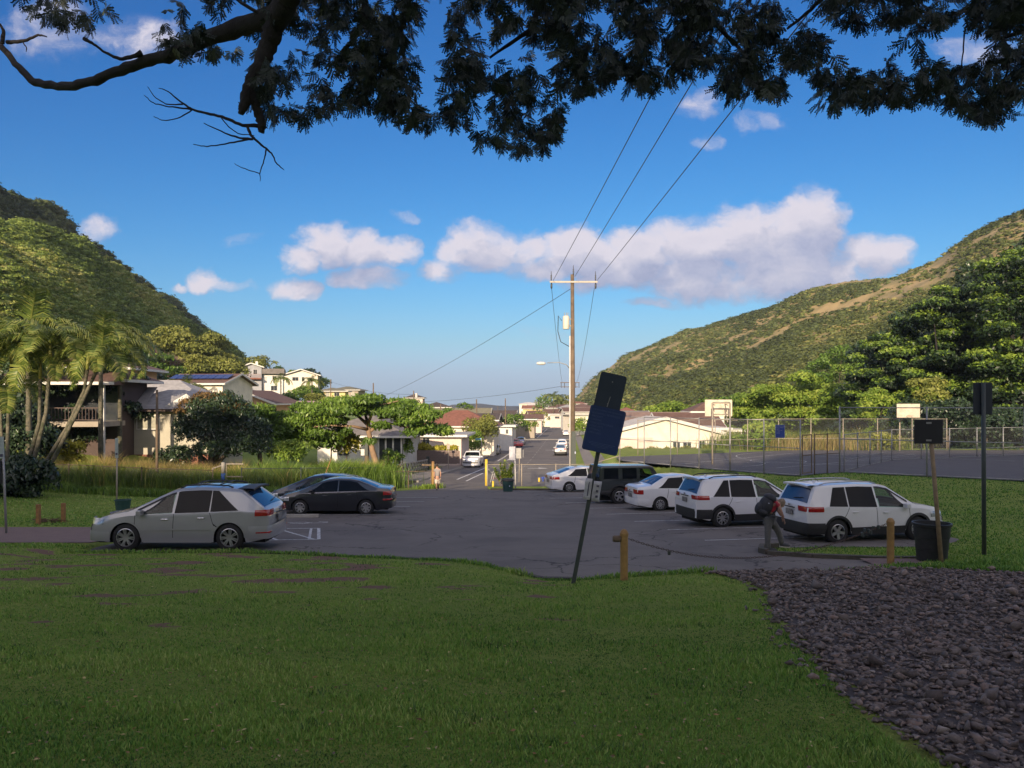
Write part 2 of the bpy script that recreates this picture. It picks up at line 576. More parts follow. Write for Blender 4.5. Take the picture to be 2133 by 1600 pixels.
def grassmat(name, a, b, dirt, dlo, dhi, far=False):
    m = bpy.data.materials.new(name); m.use_nodes = True
    t = NT(m.node_tree); bs = t.n['Principled BSDF']
    co = t.add('ShaderNodeTexCoord').outputs['Object']
    n1 = t.noise(co, .55, 5, .6); n2 = t.noise(co, 9, 5, .7); n3 = t.noise(co, 60, 3, .6)
    c = t.mix(t.sstep(n1, .35, .65), a, b)
    c = t.mix(t.m('MULTIPLY', t.sstep(n2, .3, .75), .55), c, tuple(x * .45 for x in a))
    c = t.mix(t.m('MULTIPLY', t.sstep(n3, .35, .7), .5), c, tuple(x * 1.7 for x in b))
    sx = t.add('ShaderNodeSeparateXYZ'); t.l.new(co, sx.inputs[0])
    sc = t.add('ShaderNodeMapping'); sc.inputs['Scale'].default_value = (.5, 1.6, 1)
    t.l.new(co, sc.inputs[0])
    nd = t.noise(sc.outputs[0], .9, 6, .68)
    band = t.m('MULTIPLY', t.sstep(sx.outputs[1], 8.0, 13.0), t.m('SUBTRACT', 1.0, t.sstep(sx.outputs[0], -4.0, 1.0)))
    ba = t.add('ShaderNodeAttribute', attribute_name='bare')
    dm = t.sstep(t.m('ADD', ba.outputs['Fac'], t.m('MULTIPLY', t.m('SUBTRACT', t.noise(co, 7, 5, .7), .5), .5)), .42, .62)
    c = t.mix(dm, c, dirt)
    t.l.new(c, bs.inputs['Base Color'])
    bs.inputs['Roughness'].default_value = .9
    bs.inputs['Specular IOR Level'].default_value = .1
    bn = t.add('ShaderNodeBump'); bn.inputs['Strength'].default_value = .9; bn.inputs['Distance'].default_value = .05
    t.l.new(t.noise(co, 38, 6, .75), bn.inputs['Height'])
    t.l.new(bn.outputs[0], bs.inputs['Normal'])
    return m


M_grass = grassmat('lawn_ground', (.16, .22, .045), (.21, .26, .055), (.19, .12, .09), .54, .63)

# edges of the car park
LOT = [(15.3, .9, 1.15), (15.6, .45, 2.6), (16.0, .2, 4.1), (16.5, 0, 6.8), (17.2, -.6, 8.4), (17.9, -1.4, 8.9), (18.6, -3.6, 9.0), (19.4, -9.5, 8.0), (19.5, -11.1, 6.5), (20.3, -11.2, 6.6),
       (20.85, -11.3, 7.2), (21.0, -11.3, 11.6), (22.5, -11.2, 13.2), (26, -10.8, 13.0), (31, -10.2, 12.0), (38, -8.8, 10.3), (44, -7.3, 9.0), (45.5, -6.6, 8.6), (46.3, -6.2, 8.3), (46.8, -5.9, -1.2), (48.2, -5.2, -1.5), (52.7, -5.0, -1.7)]
ly, lxl, lxr = (np.array([p[k] for p in LOT]) for k in range(3))


def inside_lot(X, Y, pad=0.0):
    L = np.interp(Y, ly, lxl) + pad; Rr = np.interp(Y, ly, lxr) - pad
    a = (X > L) & (X < Rr) & (Y > 15.35) & (Y < 52.6)
    w = (Y > 17.35) & (Y < 18.3) & (X > 8.5) & (X < 9.6)
    return a | w


def inside_street(X, Y, pad=0.0):
    return (Y > 52.8) & (Y < 600) & (X > xsl(Y) - 2.2) & (X < xsr(Y) + .4)


def inside_court(X, Y):
    return (X > 7.5) & (Y > np.interp(X, CTX, CTY) + .1) & (Y < 56 + 0.5 * (X - 7.5).clip(0, 16)) & (X < 60)


gx = np.concatenate([np.linspace(-900, -120, 40), np.linspace(-115, -34, 60), np.linspace(-33.5, 33.5, 262), np.linspace(34, 115, 60), np.linspace(120, 900, 40)])
gy = np.concatenate([np.linspace(-75, -16, 30), np.linspace(-15, 3, 19), np.linspace(3.2, 56, 265), np.linspace(57, 130, 60), np.linspace(133, 400, 54), np.linspace(410, 1400, 30), np.linspace(1450, 3000, 12)])
X, Y = np.meshgrid(gx, gy)
Z = gz(X, Y)
Z = Z - .22 * inside_lot(X, Y, .05) - .3 * inside_street(X, Y) - .25 * inside_court(X, Y)
i = np.arange(len(gy) - 1)[:, None] * len(gx) + np.arange(len(gx) - 1)[None]
F = np.stack([i, i + 1, i + len(gx) + 1, i + len(gx)], -1).reshape(-1, 4)
def lawn_noise(X, Y, sc, seed):
    return np.array([noise.fractal(Vector((a * sc + seed, b * sc * 1.7, 0)), 1.0, 2.0, 3) for a, b in zip(X, Y)])


def bareness(X, Y):
    """0 grassy .. 1 worn down to the red earth"""
    n = lawn_noise(X, Y, .8, 1.0) + .40 * sm(Y, 9, 14) * (1 - sm(X, -3, 1.5)) + .25 * fnoise(np.stack([X, Y * 2, X * 0], -1), 2.6) - .4 * (1 - sm(Y, 7.5, 11)) - .25 * sm(X, 0, 3)
    return np.clip((n - .36) / .5, 0, 1)


gme = npmesh('ground', np.stack([X, Y, Z], -1).reshape(-1, 3), F, M_grass, smooth=True)
_b = np.zeros(X.size); _m = ((Y > 4) & (Y < 20) & (np.abs(X) < 15)).ravel(); _b[_m] = bareness(X.ravel()[_m], Y.ravel()[_m])
_at = gme.attributes.new('bare', 'FLOAT', 'POINT'); _at.data.foreach_set('value', _b.astype(np.float32))
g = link('ground', gme)
g['kind'] = 'structure'

yy_ = np.unique(np.concatenate([ly, np.arange(15.5, 52.6, .5)]))
ribbon('parking_lot', yy_, np.interp(yy_, ly, lxl), np.interp(yy_, ly, lxr), lambda x, y: zlot(y), M_asph, 10)
ws = np.arange(8.5, 30.1, .5)
o = ribbon('footpath', np.array([17.35, 17.7, 18.05, 18.35]), np.full(4, 8.3), np.full(4, 9.9), lambda x, y: zlot(np.full_like(y, 17.8)) + .02 + 0 * x, M_path, 20, .004)
# the reddish path leaving to the left
yl = np.linspace(21.2, 25.6, 12)
ribbon('footpath', yl, np.full(12, -40.), np.full(12, -11.2) + .2 * (yl - 23.5), lambda x, y: gz(x, y), M_path, 40, .02)
# street and its pavements
ys = np.concatenate([np.arange(52.6, 130, 2.), np.arange(130, 620, 8.)])
ribbon('street', ys, xsl(ys), xsr(ys), lambda x, y: zlot(y), M_asph_old, 6)
ys2 = ys[ys > 57]
ribbon('pavement', ys2, xsl(ys2) - 2.1, xsl(ys2), lambda x, y: zlot(y) + .13, M_walk, 2)
ribbon('pavement', ys2, xsr(ys2) + 1.6, xsr(ys2) + 3.1, lambda x, y: gz(x, y) + .05, M_walk, 2)
k = MB()
for a, b in zip(ys2[:-1], ys2[1:]):
    k.beam((xsl(a) + .07, a, zlot(a) + .04), (xsl(b) + .07, b, zlot(b) + .04), .15, .19)
    k.beam((xsr(a) + .07, a, zlot(a) + .04), (xsr(b) + .07, b, zlot(b) + .04), .15, .19)
k.build('kerb', M_conc)['kind'] = 'structure'
# dark kerb round the near edge of the car park
k = MB()
pts = [(x, float(np.interp(x, EX, EY))) for x in np.arange(-11.1, 1.25, .3)]
for a, b in zip(pts[:-1], pts[1:]):
    k.beam((a[0], a[1], zlot(a[1]) + .0), (b[0], b[1], zlot(b[1]) + .0), .13, .18)
k.build('kerb', M_dark_kerb)['kind'] = 'structure'
k = MB()
kp = [(6.5, 19.55), (6.45, 19.9), (6.7, 20.6), (7.2, 20.85)]
for a, b in zip(kp[:-1], kp[1:]): k.beam((*a, zlot(a[1]) + .03), (*b, zlot(b[1]) + .03), .14, .2)
kp = [(6.5, 19.5), (7.4, 18.9), (8.9, 18.42), (10.4, 18.4)]
for a, b in zip(kp[:-1], kp[1:]): k.beam((*a, zlot(a[1]) + .0), (*b, zlot(b[1]) + .0), .14, .2)
kp = [(-1.3, 46.95), (2, 46.5), (8.3, 46.4)]
for a, b in zip(kp[:-1], kp[1:]): k.beam((*a, zlot(a[1]) + .0), (*b, zlot(b[1]) + .0), .18, .2)
k.build('kerb', M_kerb_old)['kind'] = 'structure'
# courts
cx = np.linspace(7.5, 60, 90)
near = np.interp(cx, CTX, CTY) + .1
far = 56 + .5 * (cx - 7.5).clip(0, 16)
T = np.linspace(0, 1, 14)
Xc = np.repeat(cx[:, None], 14, 1); Yc = near[:, None] * (1 - T) + far[:, None] * T
V = np.stack([Xc, Yc, np.full_like(Xc, -3.98)], -1).reshape(-1, 3)
i = np.arange(89)[:, None] * 14 + np.arange(13)[None]
Fc = np.stack([i, i + 14, i + 15, i + 1], -1).reshape(-1, 4)
link('court', npmesh('court', V, Fc, M_court))['kind'] = 'structure'


def stripe(mb, a, b, w, z=None, dz=.008, n=None, zf=None):
    a = Vector(a); b = Vector(b); d = (b - a); L = d.length; d /= L; s = Vector((-d.y, d.x)) * w / 2
    n = n or max(1, int(L / 2.5)); bs = len(mb.v)
    for i in range(n + 1):
        p = a + d * (L * i / n)
        for q in (p - s, p + s):
            mb.v.append((q.x, q.y, (zlot(q.y) if z is None else z) + dz))
    for i in range(n): mb.f.append((bs + 2 * i, bs + 2 * i + 2, bs + 2 * i + 3, bs + 2 * i + 1))


lot = bpy.data.objects['parking_lot']
# stall lines on the right (one part each)
for k_, (y0, x0, ln) in enumerate([(22.3, 5.6, 5.3), (24.95, 5.05, 5.4), (27.6, 4.4, 5.4), (30.4, 3.75, 5.4), (33.1, 3.25, 5.4), (35.9, 2.5, 5.2), (38.7, 1.9, 5.2), (41.6, 1.2, 5.0), (44.6, .7, 4.6), (19.9 + .3, 6.6, .01)][:9]):
    q = MB(); stripe(q, (x0, y0), (x0 + ln, y0 + ln * .226), .10); q.build('stall_line', M_line, lot)
for y0, x0 in ((33.9, -7.9), (30.2, -8.2), (36.6, -7.6), (39.2, -7.2)):
    q = MB(); stripe(q, (x0, y0), (x0 + 3.4, y0 + .1), .10); q.build('stall_line', M_line, lot)
# striped bay behind the silver car
q = MB()
A = [(-7.6, 24.4), (-5.95, 24.4), (-5.25, 21.35), (-8.2, 21.35)]
pa = GP(490, 1103); pb = GP(664, 1101); pc = GP(664, 1124); pd = GP(470, 1127)
for a, b in ((pa, pb), (pb, pc), (pc, pd)): stripe(q, (a.x, a.y), (b.x, b.y), .10)
e = pb + (pc - pb) * 0; stripe(q, (pb.x - .25, pb.y), (pc.x - .28, pc.y), .08)
for t0, t1 in ((.15, .55), (.5, .95), (-.1, .15)):
    a = pa.lerp(pb, max(0, t0)); b = pd.lerp(pc, t1 + .0)
    stripe(q, (a.x, a.y), (b.x, b.y), .09)
q.build('hatched_bay_marking', M_line, lot)
# painted wheelchair symbol
q = MB()
c0 = GP(624, 1089)
for a, b in (((-1.0, .1), (-.45, 0)), ((-.45, 0), (.15, .1)), ((.15, .1), (.5, -.15)), ((.5, -.15), (1.0, .0)), ((-.25, -.25), (.25, -.32)), ((.25, -.32), (.45, -.05)), ((.6, .25), (.95, .2))):
    stripe(q, (c0.x + a[0], c0.y + a[1] * 1.2), (c0.x + b[0], c0.y + b[1] * 1.2), .09)
q.build('wheelchair_symbol', M_line, lot)
# street markings
st = bpy.data.objects['street']
q = MB()
for y in np.arange(64, 330, 7.): stripe(q, (.44 * xsl(y) + .56 * xsr(y), y), (.44 * xsl(y + 4) + .56 * xsr(y + 4), y + 4), .10)
q.build('centre_line_marking', M_line_worn, st)
for off, y0, y1 in ((2.6, 62, 84), (3.6, 60, 72), (2.6, 98, 128), (3.7, 100, 128), (2.6, 190, 285), (4.0, 190, 285), (.4, 62, 63)):
    q = MB(); stripe(q, (xsl(y0) + off, y0), (xsl(y1) + off, y1), .16); q.build('lane_line_marking', M_line_far, st)
for px, py in ((968 + 150, 976), (1148, 938)):
    p = GP(px, py); q = MB(); stripe(q, (p.x - 1.0, p.y), (p.x + .2, p.y), .5); q.add([(p.x + .2, p.y - .8, zlot(p.y) + .01), (p.x + 1.2, p.y, zlot(p.y) + .01), (p.x + .2, p.y + .8, zlot(p.y) + .01)], [(0, 1, 2)])
    q.build('arrow_marking', M_line_far, st)
q = MB(); q.box((xsl(180) + 7, 180, zlot(180) + .03), (13.5, 2.2, .12)); q.build('speed_hump', M_conc, st)
# court lines
ct = bpy.data.objects['court']
q = MB()
def arc(c, r, a0, a1, n=20):
    for i in range(n):
        a = a0 + (a1 - a0) * i / n; b = a0 + (a1 - a0) * (i + 1) / n
        stripe(q, (c[0] + r * math.cos(a), c[1] + r * math.sin(a)), (c[0] + r * math.cos(b), c[1] + r * math.sin(b)), .07, z=-3.98, n=1)
arc((22.5, 55), 6.2, PI * .6, PI * 1.5); arc((13.0, 51), 3.6, -1.2, 1.4); arc((18, 52), 1.8, 0, 2 * PI)
for a, b in (((10.5, 49), (22, 60)), ((22, 60), (34, 52)), ((16, 46.5), (30, 57)), ((21, 58), (24, 55)), ((22.5, 52), (31, 59)), ((10, 52), (17, 50.5))): stripe(q, a, b, .07, z=-3.98)
q.build('court_line_marking', M_line, ct)


# ------------------------------------------------------------------ hillsides
def poly_at(pts, t):
    """pts: (px, py, D); t in 0..1 along them"""
    ps = [PT(*p) for p in pts]
    P = np.array([tuple(p) for p in ps]); s = np.linspace(0, 1, len(P))
    return np.stack([np.interp(t, s, P[:, k]) for k in range(3)], -1)


class Hill:
    def __init__(s, name, rows, m, nt, ns, amp, sc, seed, kind='structure'):
        """rows: polylines from the crest down; the first may be the back of the hill"""
        t = np.linspace(0, 1, nt)
        P = np.stack([poly_at(r, t) for r in rows], 0)          # rows x nt x 3
        k = np.linspace(0, len(rows) - 1, ns)
        a = np.floor(k).astype(int).clip(0, len(rows) - 2); f = (k - a)[:, None, None]
        s.P = P[a] * (1 - f) + P[a + 1] * f
        flat = s.P.reshape(-1, 3)
        dn = fnoise(flat, sc, seed) * amp
        s.P = (flat + np.stack([dn * .3, dn * -.3, dn], -1)).reshape(ns, nt, 3)
        i = np.arange(ns - 1)[:, None] * nt + np.arange(nt - 1)[None]
        F = np.stack([i, i + nt, i + nt + 1, i + 1], -1).reshape(-1, 4)
        s.o = link(name, npmesh(name, s.P.reshape(-1, 3), F, m, smooth=True))
        s.o['kind'] = kind
        s.ns, s.nt = ns, nt

    def sample(s, n, lo=0., hi=1., tlo=0., thi=1.):
        """random points by area"""
        P = s.P
        A = np.linalg.norm(np.cross(P[1:, :-1] - P[:-1, :-1], P[:-1, 1:] - P[:-1, :-1]), axis=-1)
        r = (np.arange(s.ns - 1) / (s.ns - 1))[:, None]; c = (np.arange(s.nt - 1) / (s.nt - 1))[None]
        D = np.linalg.norm(P[:-1, :-1], axis=-1)
        A = A * ((r >= lo) & (r < hi) & (c >= tlo) & (c < thi)) / D ** 1.2
        w = A.ravel() / A.sum()
        q = NR.choice(len(w), n, p=w)
        i, j = q // (s.nt - 1), q % (s.nt - 1)
        u = NR.rand(n, 1); v = NR.rand(n, 1)
        return (P[i, j] * (1 - u) * (1 - v) + P[i + 1, j] * u * (1 - v) + P[i, j + 1] * (1 - u) * v + P[i + 1, j + 1] * u * v), i / (s.ns - 1), j / (s.nt - 1)


def clump_proto(nq, flat, q, seed=1, core=True):
    """one bushy crown of unit radius: small leaf faces round lobes, on a lumpy core"""
    rr = np.random.RandomState(seed)
    lobes = rr.normal(size=(7, 3)) * [.48, .48, .2]; lr = rr.uniform(.34, .6, 7)
    V = []; F = []
    for k in range(nq):
        j = rr.randint(7)
        d = rr.normal(size=3); d /= np.linalg.norm(d)
        if d[2] < -.2: d[2] *= -.6
        p = lobes[j] + d * lr[j] * rr.uniform(.85, 1.08)
        n = d * .6 + rr.normal(size=3) * .5 + [0, 0, .35]; n /= np.linalg.norm(n)
        a = np.cross(n, rr.normal(size=3)); a /= np.linalg.norm(a); b = np.cross(n, a)
        s = q * rr.uniform(.6, 1.3)
        i0 = len(V)
        V += [p - a * s, p - b * s * .6, p + a * s, p + b * s * .6]
        F += [(i0, i0 + 1, i0 + 2), (i0, i0 + 2, i0 + 3)]
    if core:
        bm = bmesh.new(); bmesh.ops.create_icosphere(bm, subdivisions=2, radius=1)
        i0 = len(V)
        for v in bm.verts:
            d = np.array(v.co)
            r = max(max(0.0, float(np.dot(lobes[j], d)) + .8 * lr[j]) for j in range(7))
            V.append(d * min(r, 1.0) * .74)
        for f in bm.faces: F.append(tuple(i0 + v.index for v in f.verts))
        bm.free()
    V = np.array(V) * [1, 1, flat]
    return V, np.array(F)


def scatter(name, protos, pos, scl, m, parent=None, kind='stuff', rots=None, rnd=None, smooth=False, tilt=0.0):
    """merge many turned copies of small meshes into one object"""
    Vs = []; Fs = []; As = []; base = 0
    n = len(pos); which = NR.randint(len(protos), size=n)
    ang = NR.rand(n) * 2 * PI if rots is None else rots
    if rnd is None: rnd = NR.rand(n)
    scl = np.asarray(scl, float)
    if scl.ndim == 1: scl = np.repeat(scl[:, None], 3, 1)
    for k, (pv, pf) in enumerate(protos):
        ix = np.where(which == k)[0]
        if len(ix) == 0: continue
        c, s = np.cos(ang[ix]), np.sin(ang[ix])
        q = pv[None] * scl[ix][:, None]
        if tilt:
            ta = NR.normal(size=len(ix)) * tilt; tcs, tsn = np.cos(ta)[:, None], np.sin(ta)[:, None]
            q = np.stack([q[..., 0], q[..., 1] * tcs - q[..., 2] * tsn, q[..., 1] * tsn + q[..., 2] * tcs], -1)
        x = q[..., 0] * c[:, None] - q[..., 1] * s[:, None]
        y = q[..., 0] * s[:, None] + q[..., 1] * c[:, None]
        V = np.stack([x, y, q[..., 2]], -1) + pos[ix][:, None]
        F = pf[None] + (np.arange(len(ix)) * len(pv))[:, None, None] + base
        a = rnd[ix][:, None] + (NR.rand(len(ix), len(pf)) - .5) * .3
        Vs.append(V.reshape(-1, 3)); Fs.append(F.reshape(-1, pf.shape[1])); As.append(a.ravel()); base += len(ix) * len(pv)
    me = npmesh(name, np.concatenate(Vs), np.concatenate(Fs), m, smooth, np.clip(np.concatenate(As), 0, 1))
    o = link(name, me, parent)
    if kind: o['kind'] = kind
    return o


_protos = {}


def gscatter(name, protos, pos, scl, m, rnd=None, parent=None):
    """a mass of plants nobody could count: one object whose points carry turned and scaled copies of a few small meshes"""
    key = (id(protos), m.name)
    if key not in _protos:
        c = bpy.data.collections.new(name + '_kinds')
        for v, f in protos:
            me = npmesh(name + '_kind', v, f, m, False, (NR.rand(len(f)) - .5) * .36)
            o = bpy.data.objects.new(name + '_kind', me); c.objects.link(o)
        _protos[key] = c
    c = _protos[key]
    n = len(pos)
    me = bpy.data.meshes.new(name); me.vertices.add(n); me.vertices.foreach_set('co', np.asarray(pos, np.float32).ravel())
    rnd = np.full(n, .5) if rnd is None else rnd
    for k, v in (('irnd', rnd), ('isc', scl), ('iro', NR.rand(n) * 6.283)):
        a = me.attributes.new(k, 'FLOAT', 'POINT'); a.data.foreach_set('value', np.asarray(v, np.float32))
    o = link(name, me, parent); o['kind'] = 'stuff'
    ng = bpy.data.node_groups.new(name + '_scatter', 'GeometryNodeTree')
    ng.interface.new_socket('Geometry', in_out='INPUT', socket_type='NodeSocketGeometry')
    ng.interface.new_socket('Geometry', in_out='OUTPUT', socket_type='NodeSocketGeometry')
    t = NT(ng)
    gi = t.add('NodeGroupInput'); go = t.add('NodeGroupOutput')
    ip = t.add('GeometryNodeInstanceOnPoints'); ci = t.add('GeometryNodeCollectionInfo')
    ci.inputs[0].default_value = c; ci.inputs[1].default_value = True; ci.inputs[2].default_value = True
    ip.inputs['Pick Instance'].default_value = True
    rv = t.add('FunctionNodeRandomValue', data_type='INT'); rv.inputs[4].default_value = 0; rv.inputs[5].default_value = len(protos) - 1
    asc = t.add('GeometryNodeInputNamedAttribute', data_type='FLOAT'); asc.inputs[0].default_value = 'isc'
    aro = t.add('GeometryNodeInputNamedAttribute', data_type='FLOAT'); aro.inputs[0].default_value = 'iro'
    m2p = t.add('GeometryNodeMeshToPoints')
    t.l.new(gi.outputs[0], m2p.inputs[0]); t.l.new(m2p.outputs[0], ip.inputs['Points'])
    t.l.new(ci.outputs[0], ip.inputs['Instance']); t.l.new(rv.outputs[2], ip.inputs['Instance Index'])
    t.l.new(asc.outputs[0], ip.inputs['Scale']); t.l.new(t.vec(0, 0, aro.outputs[0]), ip.inputs['Rotation'])
    t.l.new(ip.outputs[0], go.inputs[0])
    md = o.modifiers.new('scatter', 'NODES'); md.node_group = ng
    return o


M_hill_l = mat('wooded_slope', (.09, .11, .028), (.14, .15, .04), .95, .09, bump=.6, bscale=1.2)
M_hill_r = mat('dry_slope', (.38, .275, .12), (.24, .19, .08), .95, .12, bump=.8, bscale=.9, c3=(.19, .165, .055), lo=.4, hi=.6)
M_far = mat('far_slope', (.045, .05, .055), (.07, .065, .06), .95, .02, bump=.3, bscale=.3)
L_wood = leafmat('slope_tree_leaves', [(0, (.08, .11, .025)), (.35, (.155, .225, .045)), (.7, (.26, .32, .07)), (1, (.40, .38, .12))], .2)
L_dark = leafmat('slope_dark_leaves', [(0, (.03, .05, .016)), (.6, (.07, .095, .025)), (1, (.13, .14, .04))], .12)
L_scrub = leafmat('scrub_leaves', [(0, (.055, .07, .022)), (.45, (.11, .14, .036)), (.8, (.19, .195, .055)), (1, (.33, .28, .10))], .1)
CL_A = [clump_proto(150, .66, .15, s) for s in (1, 2, 3, 4)]
CL_B = [clump_proto(60, .6, .2, s) for s in (5, 6, 7)]

# left: the long valley wall running away, then the nearer lit spur before it
crestA = [(-420, 190, 150), (-200, 260, 185), (0, 380, 230), (60, 412, 250), (130, 458, 275), (200, 512, 300), (262, 562, 335), (330, 612, 385), (400, 662, 450), (452, 702, 520), (500, 738, 620), (560, 790, 760)]
rowA1 = [(-420, 330, 140), (-200, 400, 172), (0, 470, 215), (60, 500, 232), (130, 545, 255), (200, 600, 275), (262, 640, 300), (330, 690, 340), (400, 725, 395), (452, 752, 440), (510, 775, 520), (580, 815, 640)]
rowA2 = [(p[0], p[1] + 260 - p[0] * .28, p[2] * .72) for p in rowA1]
backA = [(p[0] - 300, p[1] + 260, p[2] * 1.3) for p in crestA]
HA = Hill('hillside', [backA, crestA, rowA1, rowA2], M_hill_l, 90, 50, 4.0, .03, 3.1)
crestB = [(-420, 330, 105), (-200, 385, 125), (0, 455, 150), (70, 482, 165), (165, 522, 180), (236, 574, 196), (300, 620, 210), (344, 655, 225), (412, 688, 245), (467, 716, 270), (520, 758, 300), (590, 812, 330)]
rowB1 = [(-420, 560, 75), (-200, 590, 88), (0, 640, 102), (70, 655, 112), (150, 690, 124), (215, 716, 134), (300, 745, 150), (370, 765, 165), (440, 785, 185), (500, 803, 210), (545, 820, 240), (590, 838, 270)]
rowB2 = [(-420, 900, 55), (-200, 900, 64), (0, 900, 72), (70, 900, 80), (150, 900, 88), (215, 900, 96), (300, 898, 106), (370, 895, 120), (440, 892, 136), (500, 888, 160), (545, 884, 185), (590, 880, 215)]
backB = [(p[0] - 60, p[1] + 120, p[2] * 1.12) for p in crestB]
HB = Hill('hillside', [backB, crestB, rowB1, rowB2], M_hill_l, 80, 50, 3.5, .035, 9.2)
# right: dry golden slope
crestC = [(1175, 842, 800), (1200, 832, 720), (1232, 790, 640), (1290, 745, 560), (1390, 705, 500), (1480, 680, 460), (1580, 640, 420), (1700, 606, 380), (1800, 583, 350), (1880, 560, 325), (1950, 535, 305), (2000, 502, 290), (2060, 462, 275), (2133, 442, 258), (2300, 360, 235), (2600, 250, 200)]
rowC1 = [(1180, 850, 640), (1215, 846, 560), (1260, 822, 470), (1330, 790, 400), (1410, 770, 345), (1500, 755, 310), (1600, 735, 280), (1700, 715, 250), (1800, 695, 230), (1880, 680, 215), (1950, 665, 200), (2010, 650, 190), (2070, 630, 180), (2140, 615, 170), (2300, 570, 155), (2600, 500, 130)]
rowC2 = [(1185, 858, 520), (1220, 862, 420), (1280, 862, 330), (1350, 864, 270), (1430, 866, 225), (1510, 866, 195), (1600, 868, 170), (1700, 870, 150), (1800, 870, 138), (1880, 872, 128), (1950, 874, 120), (2010, 876, 114), (2070, 878, 108), (2140, 880, 100), (2300, 890, 92), (2600, 900, 80)]
backC = [(p[0] + 60, p[1] + 120, p[2] * 1.35) for p in crestC]
HC = Hill('hillside', [backC, crestC, rowC1, rowC2], M_hill_r, 110, 50, 5.0, .022, 5.5)
# far ridge towards the sea
cr = [(700, 872, 1500), (900, 862, 1500), (940, 844, 1480), (1000, 841, 1480), (1060, 845, 1500), (1120, 846, 1500), (1200, 838, 1500), (1260, 830, 1500), (1400, 860, 1500)]
Hill('hills', [[(a, b + 20, d * 1.2) for a, b, d in cr], cr, [(a, b + 16, d * .8) for a, b, d in cr], [(a, b + 40, d * .7) for a, b, d in cr]], M_far, 60, 20, 5, .006, 2.0)

def dist(P): return np.linalg.norm(P, axis=1)
P, ri, ci = HA.sample(5200, .30, .8)
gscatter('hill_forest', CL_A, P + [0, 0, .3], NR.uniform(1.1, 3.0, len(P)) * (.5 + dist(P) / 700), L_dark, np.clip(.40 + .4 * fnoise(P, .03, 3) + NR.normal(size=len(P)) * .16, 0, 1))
P, ri, ci = HB.sample(11000, .27, 1.0)
gscatter('hill_forest', CL_A, P + [0, 0, .3], NR.uniform(.7, 2.1, len(P)) * (.5 + dist(P) / 420), L_wood, np.clip(.58 + .5 * fnoise(P, .025, 7) + NR.normal(size=len(P)) * .17, 0, 1))
P, ri, ci = HC.sample(42000, .30, 1.0)
# streaks that run down the slope
st_ = fnoise(P * [1, .25, 2.2], .03, 4.0)
fn = st_ + .7 * fnoise(P, .05, 1.0)
lowd = sm(ri, .42, .8)
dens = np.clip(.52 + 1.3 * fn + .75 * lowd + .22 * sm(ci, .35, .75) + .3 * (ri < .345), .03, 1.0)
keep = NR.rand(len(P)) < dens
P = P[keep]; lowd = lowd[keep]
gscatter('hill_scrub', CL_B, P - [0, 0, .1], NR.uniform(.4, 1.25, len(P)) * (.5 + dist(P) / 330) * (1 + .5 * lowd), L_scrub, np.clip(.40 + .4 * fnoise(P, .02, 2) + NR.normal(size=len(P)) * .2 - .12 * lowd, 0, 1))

# ------------------------------------------------------------------ lawn
L_blade = leafmat('grass_blades', [(0, (.05, .13, .026)), (.35, (.125, .26, .042)), (.7, (.21, .345, .06)), (1, (.37, .43, .13))], .25, .5)


def in_bed(X, Y):
    """the bed of stones on the right of the lawn"""
    xl = np.interp(Y, [3, 4.9, 5.8, 7.0, 8.6, 10.6, 13.0, 15.0, 16.0], [2.8, 2.5, 2.6, 2.85, 3.15, 3.6, 4.3, 4.2, 3.95])
    yt = np.interp(X, [3.8, 5, 6.5, 7.9, 9.0, 10.0, 12], [15.8, 16.1, 16.4, 16.6, 15.9, 14.9, 13.6])
    return (X > xl) & (Y < yt) & (Y > 3) & (X < 15.5)


def blades(name, n, ymin, ymax, xf, h0, h1, w, pw=1.6, ok=None, m=None, lean=.9, kind='stuff', zf=None, label=None):
    t = NR.rand(n)
    Yb = ymin * (ymax / ymin) ** t
    Xb = (NR.rand(n) * 2 - 1)
    lo, hi = xf
    Xb = lo(Yb) + (hi(Yb) - lo(Yb)) * NR.rand(n)
    if ok is not None:
        kk = ok(Xb, Yb); Xb, Yb = Xb[kk], Yb[kk]
    n = len(Xb)
    Zb = gz(Xb, Yb)
    a = NR.rand(n) * 2 * PI
    tuft = lawn_noise(Xb, Yb, .6, 3.0) if n < 400000 else 0
    h = NR.uniform(h0, h1, n) * np.clip(1 + 1.2 * tuft, .45, 2.2)
    ln = NR.uniform(.25, lean, n) * h
    ww = w * NR.uniform(.7, 1.3, n) * (1 + Yb / 14)
    dx, dy = np.cos(a), np.sin(a)
    ax = NR.rand(n) * PI
    wx, wy = np.cos(ax) * ww, np.sin(ax) * ww
    V = np.stack([np.stack([Xb - wx, Yb - wy, Zb - .004], -1), np.stack([Xb + wx, Yb + wy, Zb - .004], -1),
                  np.stack([Xb + dx * ln * .45 + wx * .7, Yb + dy * ln * .45 + wy * .7, Zb + h * .65], -1),
                  np.stack([Xb + dx * ln * .45 - wx * .7, Yb + dy * ln * .45 - wy * .7, Zb + h * .65], -1),
                  np.stack([Xb + dx * ln, Yb + dy * ln, Zb + h], -1)], 1).reshape(-1, 3)
    b = (np.arange(n) * 5)[:, None]
    F = np.concatenate([b + [[0, 1, 2]], b + [[0, 2, 3]], b + [[3, 2, 4]]], 1).reshape(-1, 3)
    at = np.repeat(np.clip(.45 + .3 * tuft + .35 * lawn_noise(Xb, Yb, .16, 8.0) - .012 * Xb + NR.normal(size=n) * .22, 0, 1), 3)
    o = link(name, npmesh(name, V, F, m or L_blade, False, at))
    o['kind'] = kind
    return o


def lawn_ok(X, Y):
    ye = np.interp(X, EX, EY)
    bare = bareness(X, Y) > NR.uniform(.12, .85, len(X))
    return (Y < ye - .05) & ~in_bed(X, Y) & ~bare & ~inside_lot(X, Y)


